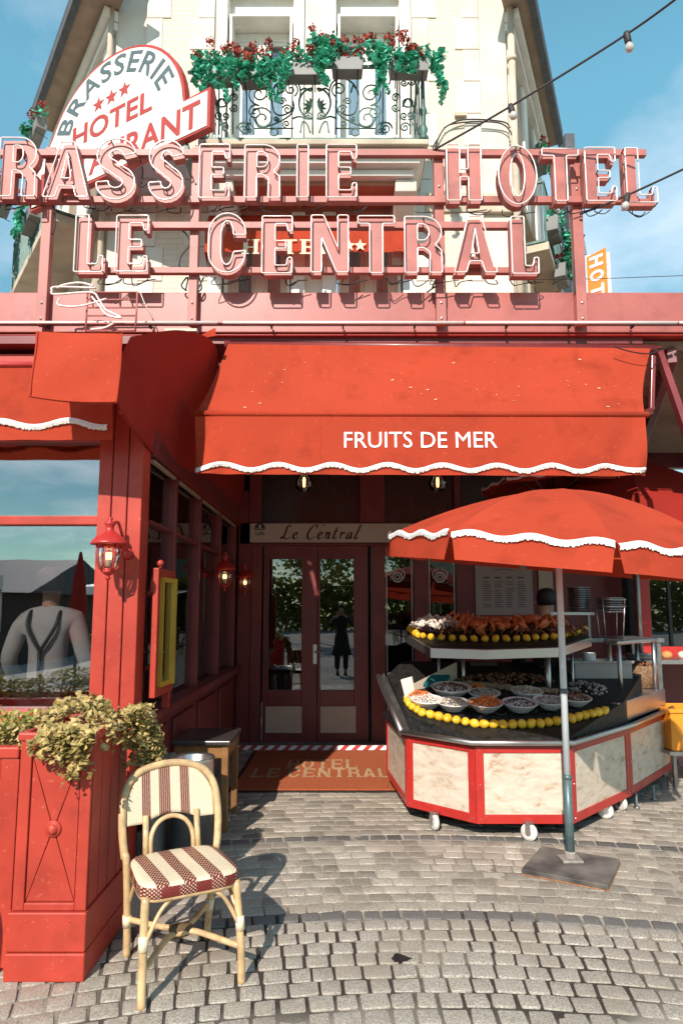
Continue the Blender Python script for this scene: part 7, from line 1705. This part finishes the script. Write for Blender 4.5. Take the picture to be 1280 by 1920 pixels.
    s = MB(); s.box(-.024, .024, -.095, -.085, 1.548, 1.556); link('mouth', s.mesh('mouth', M['lobster'], False), p)
    p.scale = (sc,) * 3
    return p
wt = person((-2.0, 4.62, 0.03), 0.0 + pi, 'waiter in white shirt and black braces standing with back turned inside the left window', ((-.30, -.10, .98), (.26, -.14, .98), (-.275, .04, 1.14), (.26, .03, 1.14)), 'shirt', 'coat', 'brown_hair', sc=1.0)
s = MB()
def torso(x, z): return Vector((x, .118 + .012 - abs(x) * .22 + (.012 if z > 1.2 else 0), z))
for sg_ in (-1, 1): 
    pts = spline([torso(0, 1.20), torso(sg_ * .05, 1.28), torso(sg_ * .095, 1.37), Vector((sg_ * .10, .075, 1.455)), Vector((sg_ * .10, .0, 1.48))], 5); s.tube(pts, .013, 5)
s.tube([torso(0, 1.20) + Vector((0, .004, 0)), torso(0, 1.08), torso(0, .96)], .014, 5); link('braces', s.mesh('braces', M['black'], True), wt)
ph = person((0.0, -.42, 0), pi, 'photographer in long dark coat holding a camera to the face, seen reflected in the door', ((-.09, -.26, 1.50), (.09, -.26, 1.50), (-.30, -.16, 1.22), (.30, -.16, 1.22)), 'coat', 'coat', 'hair', coat_len=.42, sc=.93)
kc = thing('person', 'person with black hair bending behind the crab shelf', 'person', (0, 0, 0)); bpy.data.objects.remove(kc)
hp_ = at(1020, 1124, 6.25); person((hp_.x, hp_.y, 0), pi + .5, 'person with black hair and dark jacket standing behind the crab shelf', ((-.25, -.2, 1.0), (.25, -.2, 1.0), (-.28, -.02, 1.15), (.28, -.02, 1.15)), 'coat', 'coat', 'hair', sc=hp_.z / 1.66)
# ================================================================== INSIDE THE LEFT WINDOW
for (x, y, lb) in ((-2.55, 5.0, 'white clothed dining table inside the left window'), (-1.75, 5.0, 'white clothed dining table beside the waiter inside the terrace')):
    t = thing('dining_table', lb, 'table', (x, y, .03), 'dining tables inside the terrace'); s = MB(); s.box(x - .33, x + .33, y - .33, y + .33, .73, .76); s.build('tabletop', M['shirt'], t, bevel=.01); s = MB(); s.lathe([(.22, .03), (.22, .05), (.03, .08), (.03, .729)], (x, y, 0), 12); s.build('pedestal', M['black'], t)
gx = at(90, 1298, 4.6); t = thing('wine_glass', 'upturned wine glass on a table behind the left window', 'glass', (gx.x, 4.75, .76)); s = MB(); s.lathe([(.035, .0), (.04, .06), (.03, .10), (.006, .115), (.006, .17), (.03, .178)], (gx.x, 4.75, .76), 14); s.build('bowl', M['glass_lamp'], t, smooth=True)
for k, (x, lb) in enumerate(((-1.98, 'small lit ceiling lamp glowing inside the left window'), (-2.6, 'second small lit ceiling lamp deeper inside the terrace'))):
    t = thing('ceiling_lamp', lb, 'lamp', (x, 6.2 + k, 2.2), 'lamps inside the terrace'); s = MB(); s.ball((x, 6.2 + k, 2.2), .035, 10, 7); s.build('bulb', M['bulb'], t, smooth=True); s = MB(); s.tube([(x, 6.2 + k, 2.23), (x, 6.2 + k, ZR)], .006, 5); s.build('cord', M['black'], t)
for x in (-3.3, -3.05, -1.55):
    t = thing('curtain', 'dark brown curtain hanging at the terrace back wall', 'curtain', (x, 8.8, .1), 'dark curtains inside the terrace'); s = MB(); s.grid(lambda u, v: Vector((x - .1 + u * .25, 8.8 + .03 * sin(u * 25), .1 + v * 3.0)), 20, 1); s.build('cloth', mat('brown_curtain', (.10, .055, .03), .9), t, thick=.004)

# ================================================================== BEHIND THE CAMERA (seen in the panes)
def house(label, x0, x1, y0, y1, h, rh, colr, wm):
    t = thing('town_house', label, 'house', ((x0 + x1) / 2, y1, 0), 'houses across the square'); cm_ = mat('render_' + str(int(x0)), colr, .85, var=.1)
    s = MB(); s.box(x0, x1, y0, y1, 0, h); s.build('wall', cm_, t)
    s = MB(); s.prism([(x0 - .3, y1 + .3, h + .002), (x0 - .3, y0 - .3, h + .002), (x0 - .3, (y0 + y1) / 2, h + rh)], (x1 - x0 + .6, 0, 0)); fixn(s.build('roof', M['slate'], t))
    n_ = max(2, int((x1 - x0) / 2.2))
    for f in range(max(1, int(h / 3))):
        for k in range(n_):
            xx = x0 + (k + .5) * (x1 - x0) / n_; s = MB(); s.box(xx - .5, xx + .5, y1 + .001, y1 + .05, .9 + f * 3, 2.5 + f * 3); w_ = s.build('window', M['white_trim'], t); s = MB(); s.box(xx - .42, xx + .42, y1 + .051, y1 + .06, .98 + f * 3, 2.42 + f * 3); s.build('pane', M['dark_pane'], w_)
    s = MB(); s.box(x0 + 1, x0 + 1.6, (y0 + y1) / 2 - .3, (y0 + y1) / 2 + .3, h + rh - .6, h + rh + 1.0); s.build('chimney', M['beige'], t)
house('low dark timber market building with slate roof across the square', -20, -9, -18, -11, 2.0, 1.2, (.06, .045, .035), 0)
house('pale town house across the square', 6, 18, -48, -40, 6, 3, (.45, .40, .33), 0)
house('grey town house across the square', -110, -96, -58, -50, 6, 3, (.3, .28, .26), 0)
house('long cream town house across the square on the far left', -75, -55, -44, -36, 6, 3, (.5, .44, .35), 0)
t = thing('hedge', 'long dark hedge closing the far side of the square', 'hedge', (0, -34, 0)); pts = [Vector((U(-26, 26), U(-34.6, -33.4), 3.6 * R() ** .8 + .5 * sin(i_))) for i_ in range(14000)]
s = MB(); leaves(s, pts, .42); o = s.build('foliage', M['box_leaf'], t); o['kind'] = 'stuff'
for i, (x, y, h) in enumerate(((-1.2, -16, 5.5), (3.5, -20, 6.5), (9.0, -15, 6.0), (-6.5, -24, 7.0))):
    t = thing('street_tree', 'street tree with open crown across the square, ' + ('nearest the left lamp', 'tallest of the middle', 'beside the white stalls', 'far behind the market building')[i], 'tree', (x, y, 0), 'street trees across the square'); s = MB(); s.tube([(x, y, 0), (x + .1, y, h * .45), (x, y, h * .8)], [.14, .10, .04], 8)
    for k in range(7): a = k * .9; s.tube([(x + .05, y, h * (.38 + k * .05)), (x + cos(a) * 1.1, y + sin(a) * 1.1, h * (.55 + k * .05))], [.05, .015], 5)
    s.build('trunk', M['stem'], t); pts = []
    for k in range(16):
        c = Vector((x + U(-1.4, 1.4), y + U(-1.4, 1.4), h * U(.48, .98)))
        for j in range(60): pts.append(c + Vector((random.gauss(0, .35), random.gauss(0, .35), random.gauss(0, .3))))
    s = MB(); leaves(s, pts, .20); o = s.build('crown', M['box_leaf'], t)
for i, x in enumerate((-5.2, 5.0, 8.6)):
    t = thing('market_stall', 'market stall with white canvas roof across the square', 'stall', (x, -10, 0), 'market stalls across the square')
    s = MB(); s.add([(x - 1.5, -11, 2.3), (x + 1.5, -11, 2.3), (x + 1.5, -8.8, 2.1), (x - 1.5, -8.8, 2.1), (x - 1.5, -8.8, 1.9), (x + 1.5, -8.8, 1.9)], [(0, 1, 2, 3), (3, 2, 5, 4)]); s.build('roof_canvas', M['white_print'], t, thick=.01)
    for px_, py_ in ((-1.4, -10.9), (1.4, -10.9), (-1.4, -8.9), (1.4, -8.9)):
        s = MB(); s.tube([(x + px_, py_, 0), (x + px_, py_, 2.2)], .025, 6); s.build('pole', M['steel_dark'], t)
    s = MB(); s.box(x - 1.3, x + 1.3, -10.3, -9.4, .8, .86); s.box(x - 1.3, x + 1.3, -10.3, -10.25, 0, .79); s.build('counter', M['wood'], t)
t = thing('closed_parasol', 'closed dark red parasol standing on the square behind the viewer', 'parasol', (-4.7, -4.0, 0)); s = MB(); s.lathe([(.02, .9), (.16, 1.0), (.14, 1.6), (.10, 2.1), (.02, 2.55)], (-4.7, -4, 0), 10); s.build('folded_canvas', M['canvas_shaded'], t, smooth=True); s = MB(); s.tube([(-4.7, -4, 0), (-4.7, -4, 1.0)], .03, 8); s.lathe([(.3, 0), (.3, .06), (.04, .08)], (-4.7, -4, 0), 12); s.build('pole', M['pole_green'], t)
copy_tree(ch, None, (-1.93, 2.22, 0), -.5, 'rattan bistro chair in front of the long planter, casting its shadow there')
for (x, y, lb) in ((1.9, -5.5, 'rattan terrace chair on the square behind the viewer'), (2.6, -6.0, 'second rattan terrace chair on the square behind the viewer')):
    o = copy_tree(ch, None, (x, y, 0), U(0, 6), lb)
